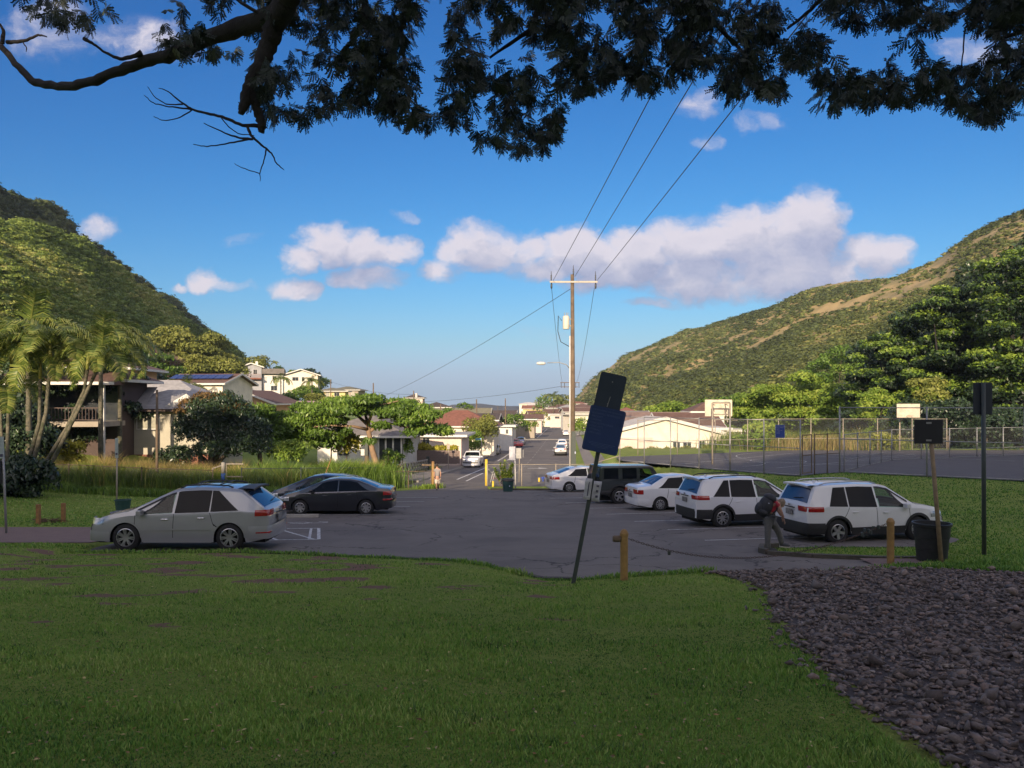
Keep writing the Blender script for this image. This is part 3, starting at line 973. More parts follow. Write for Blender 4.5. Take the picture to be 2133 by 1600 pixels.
XF = (lambda y: -.70 * y - .3, lambda y: .70 * y + .3)
blades('lawn_grass', 235000, 4.2, 19.5, XF, .014, .036, .0033, ok=lawn_ok)
# fallen leaves and darker tufts in the lawn
n = 1500; Yl = 4.5 * (18.5 / 4.5) ** NR.rand(n); Xl = (NR.rand(n) * 2 - 1) * .7 * Yl
kk = (Yl < np.interp(Xl, EX, EY) - .1) & ~in_bed(Xl, Yl); Xl, Yl = Xl[kk], Yl[kk]
LF = [(np.array([(-1, 0, 0), (0, -.4, .15), (1, 0, .1), (0, .4, .2)], float), np.array([(0, 1, 2), (0, 2, 3)]))]
L_fallen = leafmat('fallen_leaf', [(0, (.10, .06, .03)), (.6, (.26, .17, .07)), (1, (.45, .38, .16))], .1)
scatter('fallen_leaves', LF, np.stack([Xl, Yl, gz(Xl, Yl) + .035], -1), NR.uniform(.012, .026, len(Xl)), L_fallen, tilt=.5)
def weed_ok(X, Y): return (Y < np.interp(X, EX, EY) - .1) & ~in_bed(X, Y) & (lawn_noise(X, Y, 1.6, 21.0) > .34)
L_weed = leafmat('weed_leaves', [(0, (.03, .07, .02)), (1, (.12, .22, .05))], .2)
blades('lawn_weeds', 30000, 4.4, 18, XF, .025, .055, .004, ok=weed_ok, m=L_weed)
# taller fringe along the edge of the car park and round the posts
def fringe_ok(X, Y):
    ye = np.interp(X, EX, EY)
    return (Y < ye + .02) & (Y > ye - .35) & (X < 4.2) | ((Y > 13.8) & (Y < 17.2) & (X > 8.6) & ~in_bed(X, Y) & ~inside_lot(X, Y))
blades('edge_grass', 90000, 13.8, 19.6, XF, .05, .11, .006, ok=fringe_ok)
# lawn of the right bank
def bank_ok(X, Y):
    return (X > 6.8) & ~inside_lot(X, Y) & ~inside_court(X, Y) & (Y < np.interp(X, CTX, CTY) + .2) & ~in_bed(X, Y)
blades('bank_grass', 70000, 13, 46, (lambda y: .25 * y, lambda y: .8 * y + 2), .03, .065, .006, ok=bank_ok)

def left_ok(X, Y):
    return (X < -9.5) & ~inside_lot(X, Y) & ~((Y > 20.9) & (Y < 25.9)) & (Y > 19.6)
blades('verge_grass', 45000, 19.6, 42, (lambda y: -.70 * y, lambda y: -.17 * y), .03, .06, .006, ok=left_ok)

# ------------------------------------------------------------------ bed of lava stones
M_soil = mat('stone_bed_soil', (.035, .028, .026), (.055, .042, .04), .95, 6, bump=.6, bscale=40)
M_stone = None
def stonemat():
    m = bpy.data.materials.new('lava_stone'); m.use_nodes = True
    t = NT(m.node_tree); b = t.n['Principled BSDF']
    at = t.add('ShaderNodeAttribute', attribute_name='rnd')
    oi = t.add('ShaderNodeObjectInfo')
    r = t.m('FRACT', t.m('ADD', at.outputs['Fac'], oi.outputs['Random']))
    co = t.add('ShaderNodeTexCoord').outputs['Object']
    c = t.ramp(r, [(0, (.075, .058, .052)), (.4, (.155, .125, .112)), (.75, (.22, .182, .165)), (.92, (.24, .155, .12)), (1, (.38, .34, .30))])
    c = t.mix(t.m('MULTIPLY', t.noise(co, 40, 5, .7), .6), c, (.05, .045, .048))
    t.l.new(c, b.inputs['Base Color']); b.inputs['Roughness'].default_value = .8
    bn = t.add('ShaderNodeBump'); bn.inputs['Strength'].default_value = .5; bn.inputs['Distance'].default_value = .01
    t.l.new(t.noise(co, 90, 4, .7), bn.inputs['Height']); t.l.new(bn.outputs[0], b.inputs['Normal'])
    return m
M_stone = stonemat()
bx = np.linspace(2.5, 16, 64); by = np.linspace(3, 17, 90)
Xb, Yb = np.meshgrid(bx, by)
ib = np.arange(89)[:, None] * 64 + np.arange(63)[None]
Fb = np.stack([ib, ib + 1, ib + 65, ib + 64], -1).reshape(-1, 4)
ins = in_bed(Xb, Yb).ravel()
Fb = Fb[ins[Fb].sum(1) >= 3]
bed = link('stone_bed', npmesh('stone_bed', np.stack([Xb, Yb, gz(Xb, Yb) + .012], -1).reshape(-1, 3), Fb, M_soil, True))
bed['kind'] = 'structure'


def stone_proto(seed):
    """an angular broken stone: the hull of a few random points, flattened"""
    rr = np.random.RandomState(seed)
    P = rr.normal(size=(11, 3)); P /= np.linalg.norm(P, axis=1)[:, None]; P *= rr.uniform(.75, 1.15, (11, 1))
    P *= [1, rr.uniform(.5, .85), rr.uniform(.28, .5)]
    bm = bmesh.new(); vs = [bm.verts.new(p) for p in P]
    rs = bmesh.ops.convex_hull(bm, input=vs)
    bmesh.ops.delete(bm, geom=list({g for g in rs['geom_interior'] if isinstance(g, bmesh.types.BMVert)}), context='VERTS')
    bmesh.ops.triangulate(bm, faces=bm.faces); bm.verts.index_update()
    V = np.array([tuple(v.co) for v in bm.verts]); F = np.array([[v.index for v in f.verts] for f in bm.faces]); bm.free()
    return V, F


SP = [stone_proto(s) for s in range(12)]
n = 40000
Ys = 4.2 * (16.8 / 4.2) ** (NR.rand(n) ** .9); Xs = NR.uniform(2.6, 15, n)
k_ = in_bed(Xs + np.abs(NR.normal(size=n)) * .16 * (NR.rand(n) < .3), Ys) & (Xs < 1.0 * Ys + 2.5); Xs, Ys = Xs[k_], Ys[k_]
sz = np.exp(NR.normal(size=len(Xs)) * .40) * .032 * (1 + .035 * (Ys - 5))
app = sz / Ys
order = np.argsort(-app)
big = order[:300]; rest = order[300:]
Zs = gz(Xs, Ys) + .012 + sz * NR.uniform(.0, .7, len(Xs))
sme = [npmesh('stone', v, f, M_stone) for v, f in SP]
for q_ in big:
    o = bpy.data.objects.new('stone', sme[NR.randint(12)])
    COL.objects.link(o); o.parent = bed
    o.location = (Xs[q_], Ys[q_], Zs[q_] + .01); o.scale = (sz[q_],) * 3
    o.rotation_euler = (NR.normal() * .35, NR.normal() * .35, NR.rand() * 6.28)
scatter('stones', SP, np.stack([Xs, Ys, Zs], -1)[rest], sz[rest], M_stone, bed, 'stuff', tilt=.45)
# ------------------------------------------------------------------ vehicles
def paint(name, c, metal=0.0, rough=.28):
    return mat(name, c, tuple(x * .96 for x in c), rough, 2.5, metal=metal, coat=1.0, bump=.02, bscale=300)


P_white = paint('white_paint', (.74, .74, .76))
P_silver = paint('silver_green_paint', (.36, .365, .38), .25, .28)
P_black = paint('black_paint', (.012, .014, .02))
P_navy = paint('navy_paint', (.02, .028, .05), .2)
P_green = paint('dark_green_black_paint', (.012, .018, .017), 0, .45)
P_red = paint('red_paint', (.45, .03, .03))
P_gold = paint('champagne_paint', (.36, .36, .33), .4)
P_blue = paint('slate_blue_paint', (.10, .09, .13), .3)
P_grey = paint('light_grey_paint', (.52, .53, .54), .3)
M_glass = mat('car_glass', (.006, .008, .012), (.009, .011, .014), .05, 2, spec=.12)
M_glass_gold = mat('green_car_glass', (.03, .06, .05), (.02, .04, .045), .05, 1.6, spec=.6)
def clearglass(name, tint, a):
    m = bpy.data.materials.new(name); m.use_nodes = True; t = NT(m.node_tree); t.n.remove(t.n['Principled BSDF'])
    tr = t.add('ShaderNodeBsdfTransparent'); tr.inputs[0].default_value = (*tint, 1)
    gl = t.add('ShaderNodeBsdfGlossy'); gl.inputs['Roughness'].default_value = .02; gl.inputs[0].default_value = (.9, .93, .95, 1)
    mx = t.add('ShaderNodeMixShader'); fr = t.add('ShaderNodeFresnel'); ge = t.add('ShaderNodeNewGeometry'); t.l.new(t.m('SUBTRACT', 1.5, t.m('MULTIPLY', ge.outputs['Backfacing'], .8333)), fr.inputs[0])
    t.l.new(t.m('MULTIPLY', fr.outputs[0], a), mx.inputs[0]); t.l.new(tr.outputs[0], mx.inputs[1]); t.l.new(gl.outputs[0], mx.inputs[2]); t.l.new(mx.outputs[0], t.n['Material Output'].inputs[0])
    _M[name] = m
    return m


M_glass_g = clearglass('green_tinted_glass', (.50, .66, .58), .8)
M_seat = mat('car_seat', (.05, .05, .052), (.035, .035, .038), .9, 6)
M_glass_b = mat('rear_car_glass', (.02, .05, .11), (.03, .06, .13), .05, 1.5, spec=.9)
M_plastic = mat('black_plastic', (.018, .018, .02), (.026, .026, .028), .55, 20, bump=.05)
M_under = mat('underbody', (.008, .008, .009), (.012, .012, .012), .9, 5)
M_tyre = mat('tyre_rubber', (.012, .012, .013), (.02, .02, .02), .8, 25, bump=.1)
M_rim = mat('alloy_rim', (.50, .50, .52), (.42, .42, .44), .3, 10, metal=.7)
M_chrome = mat('chrome', (.75, .75, .76), (.6, .6, .62), .14, 8, metal=1.0)
M_red_l = mat('red_lamp', (.40, .012, .015), (.28, .008, .012), .12, 12, coat=1.0)
M_clear_l = mat('clear_lamp', (.55, .57, .6), (.25, .27, .3), .12, 14, coat=1.0, metal=.3)
M_plate = mat('number_plate', (.30, .29, .27), (.12, .11, .12), .6, 30)
M_seam = mat('panel_gap', (.01, .01, .012), (.014, .014, .014), .8, 5)
M_orange_l = mat('amber_lamp', (.5, .16, .03), (.4, .1, .02), .2, 12, coat=1.0)


class Car:
    """x forward, y left, z up; the tyres stand on z = 0"""
    def __init__(s, name, label, sp, loc, heading, group, pm, pitch=0.0):
        s.sp = sp; s.pm = pm
        s.L, s.W = sp['L'], sp['W']
        s.tx = [p[0] for p in sp['top']]; s.tz = [p[1] for p in sp['top']]
        s.bx = [p[0] for p in sp['belt']]; s.bz = [p[1] for p in sp['belt']]
        s.root = thing(name, label, 'car', loc, heading, group)
        if pitch: s.root.rotation_euler = (0, pitch, heading)
        s.body(); s.wheels()
        s.glass(); s.lamps(); s.trim()

    def T(s, x): return float(np.interp(x, s.tx, s.tz))
    def B(s, x): return min(float(np.interp(x, s.bx, s.bz)), s.T(x) - .03)

    def bottom(s, x):
        z = s.sp.get('sill', .24) + .10 * max(0, abs(x) - (s.L / 2 - .5)) / .5
        for xw in (s.sp['xr'], s.sp['xf']):
            Ra = s.sp['R'] + s.sp.get('gap', .055)
            d = abs(x - xw)
            if d < Ra: z = max(z, s.sp['R'] + math.sqrt(Ra * Ra - d * d))
        return z

    def hw(s, x):
        """half width in plan: rounded at the bumpers"""
        w = s.W / 2
        for e, ln, k in ((x + s.L / 2, s.sp.get('rl', .55), s.sp.get('rk', .13)), (s.L / 2 - x, s.sp.get('fl', .9), s.sp.get('fk', .2))):
            if e < ln:
                q = 1 - max(e, 0) / ln
                w *= 1 - k * q ** 2.4
        return w

    def yat(s, x, z):
        zB = s.B(x); T = s.T(x); w = s.hw(x)
        lean = s.sp.get('lean', .38)
        if z <= zB:
            return w * float(np.interp(z, [.1, .25, .5, .72, zB - .001 if zB > .73 else .74], [.93, .965, 1.0, .995, .965]))
        h = z - zB
        return w * .965 - lean * h

    def body(s):
        L = s.L
        xs = set(np.linspace(-L / 2, L / 2, 84 if s.sp.get('cabin', True) else 46).tolist())
        for xw in (s.sp['xr'], s.sp['xf']):
            Ra = s.sp['R'] + s.sp.get('gap', .055)
            for a in np.linspace(0, PI, 15): xs.add(xw + Ra * math.cos(a) * .9999)
        for e in (.01, .03, .07, .12, .2): xs.add(-L / 2 + e); xs.add(L / 2 - e)
        for q in s.tx: xs.add(q)
        xs = sorted(xs)
        xs = [x for i, x in enumerate(xs) if i == 0 or x - xs[i - 1] > .004]
        rows = []
        for x in xs:
            zb, zB, T = s.bottom(x), s.B(x), s.T(x)
            zb = min(zb, zB - .03)
            pr = []
            for f in (0, .12, .3, .5, .7, .88, 1.0):
                z = zb + (zB - zb) * f
                pr.append((s.yat(x, z), z))
            h = T - zB
            for f in (.06, .16, .28, .40, .52, .64, .74, .84, .90):
                pr.append((s.yat(x, zB + h * f), zB + h * f))
            ytop = s.yat(x, T)
            r = min(.07, h * .6 + .01)
            pr.append((max(ytop - r * .35, .05), T - r * .06))
            pr.append((max(ytop - r * 1.1, .04), T + .003))
            cr = s.sp.get('crown', .035) * min(1, h / .3 + .35)
            pr.append((ytop * .55, T + cr * .75)); pr.append((0, T + cr))
            rows.append((x, pr))
        n = len(rows[0][1])
        m = MB(); full = 2 * n - 1
        for x, pr in rows:
            for y, z in pr: m.v.append((x, -y, z))
            for y, z in reversed(pr[:-1]): m.v.append((x, y, z))
        lin = []

        def open_at(x, y, z, k):
            kk = min(k, full - 2 - k)
            if 6 <= kk <= 14:
                for wn in s.sp['win']:
                    if len(wn) > 4 and wn[4] is M_glass_g:
                        lo = s.B(x) + .03; hi = s.T(x) - s.sp.get('wintop', .075) - .005
                        f = (z - lo) / max(hi - lo, .01)
                        if 0 < f < 1 and wn[0] * (1 - f) + wn[2] * f + .015 < x < wn[1] * (1 - f) + wn[3] * f - .015: return True
            if kk >= 17 and 'shield' in s.sp and s.sp['shield'][0] + .02 < x < s.sp['shield'][1] - .02: return True
            return False
        for i in range(len(rows) - 1):
            for k in range(full - 1):
                a = i * full + k
                q_ = [m.v[j] for j in (a, a + full, a + full + 1, a + 1)]
                if open_at(*(sum(c[j] for c in q_) / 4 for j in range(3)), k): continue
                if min(k, full - 2 - k) >= 4: lin.append((a, a + full, a + full + 1, a + 1))
                m.f.append((a, a + full, a + full + 1, a + 1))
        m.f.append(tuple(range(full))); b = (len(rows) - 1) * full
        m.f.append(tuple(b + k for k in reversed(range(full))))
        m.build('body', s.pm, s.root, angle=38)
        if s.sp.get('cabin', True):
            li = MB(); li.v = [(x, y * .955, z - .022) for x, y, z in m.v]; li.f = lin
            li.build('lining', M_seat, s.root, smooth=True)
        u = MB()
        u.box((0, 0, .44), (L - .3, s.W - .62, .5)); u.box((0, 0, s.sp.get('sill', .24) + .05), (s.sp['xf'] - s.sp['xr'] - 2 * s.sp['R'] - .1, s.W - .16, .16))
        u.box((0, 0, .50), (L - .45, s.W * .9 - .45, .3))
        u.build('underbody', M_under, s.root)
        if s.sp.get('cabin', True):
            wf = s.sp['win'][-1]; xa, xb = s.sp['win'][0][0] + .1, wf[1] + .05; w = s.W / 2 - .13; zb = s.B(0) - .04
            c = MB(); c.box(((xa + xb) / 2, 0, .62), (xb - xa, 2 * w, .05))
            for y in (-w, w): c.box(((xa + xb) / 2, y, (.6 + zb) / 2), (xb - xa, .03, zb - .6))
            c.box((xb + .02, 0, .8), (.35, 2 * w, .3)); c.box((wf[0] - .95, 0, .95), (.16, 2 * w - .1, .66))
            c.build('cabin', M_seat, s.root)
            xs_ = wf[0] + .12
            for y in (-.38, .38):
                c = MB(); c.box((xs_ + .28, y, .72), (.52, .5, .18)); c.box((xs_, y, .98), (.14, .48, .58), M=Matrix.Rotation(-.2, 3, 'Y')); c.box((xs_ - .06, y, 1.36), (.10, .26, .16))
                bevel(c.build('seat', M_seat, s.root), .04, 3)
            c = MB(); n_ = 16; c.tube([(xb - .35 + .06 * math.sin(2 * PI * i / n_), .38 + .18 * math.cos(2 * PI * i / n_), .98 + .17 * math.sin(2 * PI * i / n_)) for i in range(n_ + 1)], .014, 5, cap=False); c.build('steering_wheel', M_plastic, s.root)

    def sidep(s, fx, fz, nu, nv, off, side):
        P = []
        for i in range(nu):
            for j in range(nv):
                a, b = i / (nu - 1), j / (nv - 1)
                x = fx(a, b); z = fz(a, b, x)
                P.append((x, side * (s.yat(x, z) + off), z))
        return P

    def side(s, name, m, fx, fz, nu=10, nv=4, off=.006, sides=(-1, 1), parent=None, sep=True, label=None):
        out = []
        for sd_ in sides:
            q = MB(); q.grid(s.sidep(fx, fz, nu, nv, off, sd_), nu, nv)
            o = q.build(name, m, parent or s.root, smooth=True)
            if label: o['label'] = label
            out.append(o)
        return out

    def topp(s, name, m, x0, x1, y0, y1, nu=8, nv=7, off=.008, inset=.0, parent=None):
        """patch lying on the upper surface between two stations; y as a share of the half width"""
        q = MB(); P = []
        for i in range(nu):
            x = x0 + (x1 - x0) * i / (nu - 1)
            T = s.T(x); e = 1e-2
            sl = (s.T(x + e) - s.T(x - e)) / (2 * e)
            nn = Vector((-sl, 0, 1)).normalized()
            h = T - s.B(x); cr = s.sp.get('crown', .035) * min(1, h / .3 + .35)
            wt_ = s.yat(x, T) - .085 - inset
            for j in range(nv):
                f = y0 + (y1 - y0) * j / (nv - 1)
                z = T + cr * (1 - abs(f) ** 2)
                P.append((x + nn.x * off, wt_ * f, z + nn.z * off))
        q.grid(P, nu, nv)
        return q.build(name, m, parent or s.root, smooth=True)

    def wrap(s, name, m, end, z0, z1, off, ln, nv=3, bow=.04, y0=0.0, parent=None, sep=False, label=None):
        """band round the rear (end=-1) or front (+1); y0>0 leaves the middle open and gives one part each side"""
        xe = end * s.L / 2
        def line(side):
            pts = []
            for i in range(9):
                x = xe - end * ln * (1 - i / 8)
                pts.append((x, side, 'side'))
            return pts
        halves = [(-1,), (1,)] if y0 > 0 else [(-1, 1)]
        outs = []
        for hv in halves:
            q = MB(); P = []
            for j in range(nv):
                z = z0 + (z1 - z0) * j / (nv - 1)
                bul = off * (1.0 if 0 < j < nv - 1 or nv <= 2 else .55)
                row = []
                if y0 > 0:
                    sd_ = hv[0]
                    for i in range(9):
                        x = xe - end * ln * (1 - i / 8); row.append((x, sd_ * (s.yat(x, z) + bul), z))
                    w = s.yat(xe, z)
                    for i in range(1, 5):
                        f = w + (w * y0 - w) * i / 4; row.append((xe + end * (bul + bow * (1 - (f / w) ** 2)), sd_ * f, z))
                else:
                    for i in range(9):
                        x = xe - end * ln * (1 - i / 8); row.append((x, -(s.yat(x, z) + bul), z))
                    w = s.yat(xe, z)
                    for i in range(1, 8):
                        f = -w + 2 * w * i / 8; row.append((xe + end * (bul + bow * (1 - (f / w) ** 2)), f, z))
                    for i in range(9):
                        x = xe - end * ln * (i / 8); row.append((x, s.yat(x, z) + bul, z))
                P += row
            q.grid(P, nv, len(row))
            o = q.build(name, m, parent or s.root, smooth=True)
            if label: o['label'] = label
            outs.append(o)
        return outs

    def wheels(s):
        Rw = s.sp['R']; tw = s.sp.get('tw', .22); sty = s.sp.get('rim', 'seven')
        rr = Rw * s.sp.get('rr', .64)
        t = MB(); prof = [(rr * .98, -tw / 2 + .02), (rr + .02, -tw / 2), (Rw - .035, -tw / 2 + .01), (Rw - .01, -tw / 2 + .035), (Rw, -tw * .2), (Rw, tw * .2), (Rw - .01, tw / 2 - .035), (Rw - .035, tw / 2 - .01), (rr + .02, tw / 2), (rr * .98, tw / 2 - .02)]
        t.lathe([(r, z) for r, z in prof], 36)
        t.lathe([(0.001, -.02), (rr * .99, -.02)], 24)
        tm = t.mesh('wheel', M_tyre, angle=40)
        k = MB()
        k.lathe([(rr * .985, -tw / 2 + .02), (rr * 1.0, tw / 2 - .005), (rr * .93, tw / 2 + .002), (rr * .90, tw / 2 - .03)], 32)
        k.lathe([(.001, tw / 2 - .015), (.055, tw / 2 - .02), (.06, tw / 2 - .07)], 16)
        n = {'seven': 7, 'five': 5, 'ten': 10, 'six': 6, 'double': 10, 'fine': 12}[sty]
        for i in range(n):
            a = 2 * PI * i / n + (.12 if sty == 'double' and i % 2 else 0)
            wd = {'seven': .052, 'five': .085, 'ten': .03, 'six': .06, 'double': .035, 'fine': .026}[sty]
            for d in ((-.028, .028) if sty in ('seven', 'six') else (0,)):
                p0 = Vector((math.cos(a) * .04 - math.sin(a) * d * .4, math.sin(a) * .04 + math.cos(a) * d * .4, tw / 2 - .03))
                p1 = Vector((math.cos(a) * rr * .95 - math.sin(a) * d, math.sin(a) * rr * .95 + math.cos(a) * d, tw / 2 - .012))
                ww = wd * (.6 if d else 1)
                k.beam(p0, p1, ww, .03, up=(0, 0, 1))
        km = k.mesh('rim', s.sp.get('rimmat', M_rim), angle=40)
        for xw in (s.sp['xr'], s.sp['xf']):
            for sd_ in (-1, 1):
                y = sd_ * (s.W / 2 - tw / 2 - .012)
                rot = (PI / 2, R.random() * 6, 0) if sd_ < 0 else (-PI / 2, R.random() * 6, 0)
                w = link('wheel', tm, s.root, (xw, y, Rw), rot)
                link('rim', km, w)

    def glass(s):
        sp = s.sp
        for wn in sp['win']:
            x0b, x1b, x0t, x1t = wn[:4]; gm = wn[4] if len(wn) > 4 else M_glass
            ztop = sp.get('wintop', .075)
            def fx(a, b, x0b=x0b, x1b=x1b, x0t=x0t, x1t=x1t): return (x0b + (x1b - x0b) * a) * (1 - b) + (x0t + (x1t - x0t) * a) * b
            def fz(a, b, x):
                lo = s.B(x) + .02
                return lo + max(.004, s.T(x) - ztop - lo) * b
            s.side('window', gm, fx, fz, 14, 6, .008)
            if gm is M_glass_g:
                s.side('window_surround', M_plastic, lambda a, b: (x1b * (1 - a) + x1t * a) + (b - .62) * .10, lambda a, b, x: s.B(x) + .015 + max(.004, s.T(x) - ztop - s.B(x) - .01) * a, 14, 3, .013)
                s.side('window_surround', M_plastic, lambda a, b: x0t * (1 - a) + x1b * .97 * a, lambda a, b, x: max(s.B(x) + .01, s.T(x) - ztop - .035 + .05 * b), 22, 3, .013)
        if 'shield' in sp:
            a, b = sp['shield']; s.topp('windscreen', M_glass_g, a, b, -1, 1, 10, 9, .008)
        if 'rearglass' in sp:
            a, b = sp['rearglass']; o = s.topp('rear_window', M_glass_b, a, b, -.97, .97, 10, 9, .008)
            s.rg = o
            q = MB(); xm = a + (b - a) * .12; q.beam((xm - .02, .0, s.T(xm) + .05), (xm - .0, -.42, s.T(xm) + .10), .02, .015)
            if sp.get('wiper'): q.build('wiper', M_plastic, s.root)

    def lamps(s):
        sp = s.sp
        z0, z1, ln, y0 = sp['tail']
        for o in s.wrap('taillight', M_red_l, -1, z0, z1, .014, ln, 4, .02, y0): pass
        z0, z1, ln, y0 = sp['head']
        s.wrap('headlight', M_clear_l, 1, z0, z1, .012, ln, 4, .05, y0)
        zp = sp.get('platez', .78)
        q = MB(); q.box((-s.L / 2 - .055, 0, zp), (.02, .32, .16)); bevel(q.build('number_plate', M_plate, s.root), .004)
        q = MB(); q.box((s.L / 2 + .075, 0, .42), (.02, .31, .15)); q.build('number_plate', M_plate, s.root)
        q = MB(); q.box((-s.L / 2 - .045, 0, zp + .14), (.03, .5, .03)); q.build('tailgate_trim', sp.get('trimmat', M_chrome), s.root)

    def trim(s):
        sp = s.sp
        lp = s.pm if not sp.get('clad') else M_plastic
        bz = sp.get('bumpz', (.30, .56))
        s.wrap('rear_bumper', lp, -1, bz[0], bz[1], .03, .5, 5, .05)
        s.wrap('front_bumper', s.pm, 1, .26, .52, .03, .6, 5, .09)
        q = s.wrap('grille', M_plastic, 1, .55, .68, .02, .05, 3, .09)
        # door seams
        for xd in sp['seams']:
            x0, x1 = xd if isinstance(xd, tuple) else (xd, xd)
            s.side('door_gap', M_seam, lambda a, b: (x0 * (1 - b) + x1 * b) + (a - .5) * .014, lambda a, b, x: max(s.bottom(x), sp.get('sill', .24) + .12) * (1 - b) + (s.B(x) - .0) * b, 2, 8, .003)
        for xh in sp['handles']:
            for sd_ in (-1, 1):
                z = s.B(xh) - sp.get('hz', .13); q = MB(); q.box((xh, sd_ * (s.yat(xh, z) + .02), z), (.19, .03, .032))
                bevel(q.build('door_handle', sp.get('hmat', s.pm), s.root), .012, 3)
        # mirrors
        xm = sp['mirror']
        for sd_ in (-1, 1):
            z = s.B(xm) + .075
            q = MB(); q.box((xm, sd_ * (s.yat(xm, z) + .12), z), (.13, .19, .13)); q.beam((xm + .03, sd_ * s.yat(xm, z), z - .05), (xm, sd_ * (s.yat(xm, z) + .1), z - .04), .05, .03)
            bevel(q.build('wing_mirror', sp.get('mirmat', s.pm), s.root), .035, 3)
        if sp.get('clad'):
            h = sp.get('cladh', .16)
            def cz(a, b, x):
                lo = s.bottom(x); return lo + h * b
            s.side('sill_cladding', M_plastic, lambda a, b: (sp['xr'] + sp['R'] + .08) * (1 - a) + (sp['xf'] - sp['R'] - .08) * a, lambda a, b, x: sp.get('sill', .24) - .02 + (h + .06) * b, 12, 3, .014)
            for xw in (sp['xr'], sp['xf']):
                Ra = sp['R'] + sp.get('gap', .055)
                s.side('wheel_arch_trim', M_plastic, lambda a, b: xw + (Ra - .005 + .07 * b) * math.cos(PI * a), lambda a, b, x: max(.22, min(sp['R'] + (Ra - .005 + .07 * b) * math.sin(PI * a), s.B(x) - .01)), 17, 3, .014)
        else:
            for xw in (sp['xr'], sp['xf']):
                Ra = sp['R'] + sp.get('gap', .055)
                s.side('wheel_arch_lip', s.pm, lambda a, b: xw + (Ra - .012 + .03 * b) * math.cos(PI * a), lambda a, b, x: min(sp['R'] + (Ra - .012 + .03 * b) * math.sin(PI * a), s.B(x) - .01), 17, 3, .012)
            s.side('sill', s.pm if not sp.get('darksill') else M_plastic, lambda a, b: (sp['xr'] + sp['R'] + .1) * (1 - a) + (sp['xf'] - sp['R'] - .1) * a, lambda a, b, x: sp.get('sill', .24) - .01 + .10 * b, 10, 3, .014)
        if sp.get('mould'):
            x0, x1, z = sp['mould']
            s.side('side_moulding', s.pm, lambda a, b: x0 + (x1 - x0) * a, lambda a, b, x: z + .045 * b + .02 * (x1 - x) / (x1 - x0), 12, 3, .018)
        if sp.get('rails'):
            x0, x1, mm = sp['rails']
            for sd_ in (-1, 1):
                q = MB(); pts = []
                for i in range(11):
                    x = x0 + (x1 - x0) * i / 10; e = min(i, 10 - i)
                    pts.append((x, sd_ * (s.yat(x, s.T(x)) - .10), s.T(x) + (.015 if e == 0 else .055)))
                q.tube(pts, .02, 6); q.build('roof_rail', mm, s.root, smooth=True)
            if sp.get('crossbars'):
                for x in sp['crossbars']:
                    y = s.yat(x, s.T(x)) - .1; q = MB(); q.tube([(x, -y, s.T(x) + .075), (x, y, s.T(x) + .075)], .016, 6); q.build('roof_crossbar', mm, s.root, smooth=True)
        if sp.get('spoiler'):
            x, z, ln = sp['spoiler']; w = s.yat(x, z) - .04
            q = MB(); P = []
            for i, (dx, dz, th) in enumerate(((ln * .75, .0, .0), (0, .01, 0), (-ln * .25, -.01, 0))):
                for j in range(9):
                    f = -1 + 2 * j / 8; P.append((x + dx - .03 * f * f, w * f, z + dz + .03 * (1 - f * f)))
            q.grid(P, 3, 9); P2 = [(a + .0, b, c - .045) for a, b, c in P]
            q.grid(P2, 3, 9); nb = 27
            for j in range(8): q.f.append((18 + j, 18 + j + 1, nb + 18 + j + 1, nb + 18 + j)); q.f.append((j, j + 1, nb + j + 1, nb + j))
            q.build('spoiler', sp.get('spoilmat', s.pm), s.root, angle=40)
        if sp.get('antenna'):
            x = sp['antenna']; q = MB(); q.tube([(x, 0, s.T(x) + .02), (x - .22, 0, s.T(x) + .2)], .006, 5); q.build('antenna', M_plastic, s.root)
        if sp.get('fin'):
            x = sp['fin']; q = MB(); q.prism([(-.09, 0), (.06, 0), (-.04, .07)], -.02, .02, Matrix.Rotation(PI / 2, 3, 'X')); o = q.build('roof_fin', s.pm, s.root, loc=(x, 0, s.T(x) + .02))
        if sp.get('fogs'):
            s.wrap('reflector', M_red_l, -1, sp['fogs'], sp['fogs'] + .06, .04, .3, 3, .02, .8)
        q = MB(); q.box((-s.L / 2 - .05, .0, sp.get('platez', .78) + .2), (.02, .10, .05)); q.build('emblem', M_chrome, s.root)


SUV = dict(L=4.57, W=1.85, R=.355, xr=-1.36, xf=1.30, sill=.27, lean=.36, clad=True, gap=.05, rim='five', rr=.62,
           top=[(-2.285, .90), (-2.25, 1.05), (-2.20, 1.14), (-1.98, 1.585), (-1.90, 1.635), (-1.4, 1.672), (-.6, 1.685), (0.1, 1.655), (.38, 1.60), (1.18, 1.10), (1.30, 1.06), (1.7, 1.01), (2.0, .95), (2.2, .84), (2.285, .64)],
           belt=[(-2.285, 1.02), (-1.6, 1.06), (-.5, 1.02), (.6, .98), (1.3, .955), (1.8, .90), (2.285, .75)],
           win=[(-1.62, -1.02, -1.40, -1.02), (-.98, -.06, -.98, -.10), (.0, 1.0, -.04, .38, M_glass_g)], shield=(.44, 1.14), rearglass=(-2.19, -2.0), wiper=True,
           tail=(.93, 1.08, .48, .55), head=(.68, .84, .55, .55), platez=.86, bumpz=(.30, .62), seams=[(-1.18, -.98), (-.06, -.08), (1.02, 1.02)], handles=(-.78, .22), mirror=.86,
           rails=(-1.75, .1, M_rim), spoiler=(-2.02, 1.655, .4), fin=-1.5, antenna=-1.35, trimmat=M_plastic)
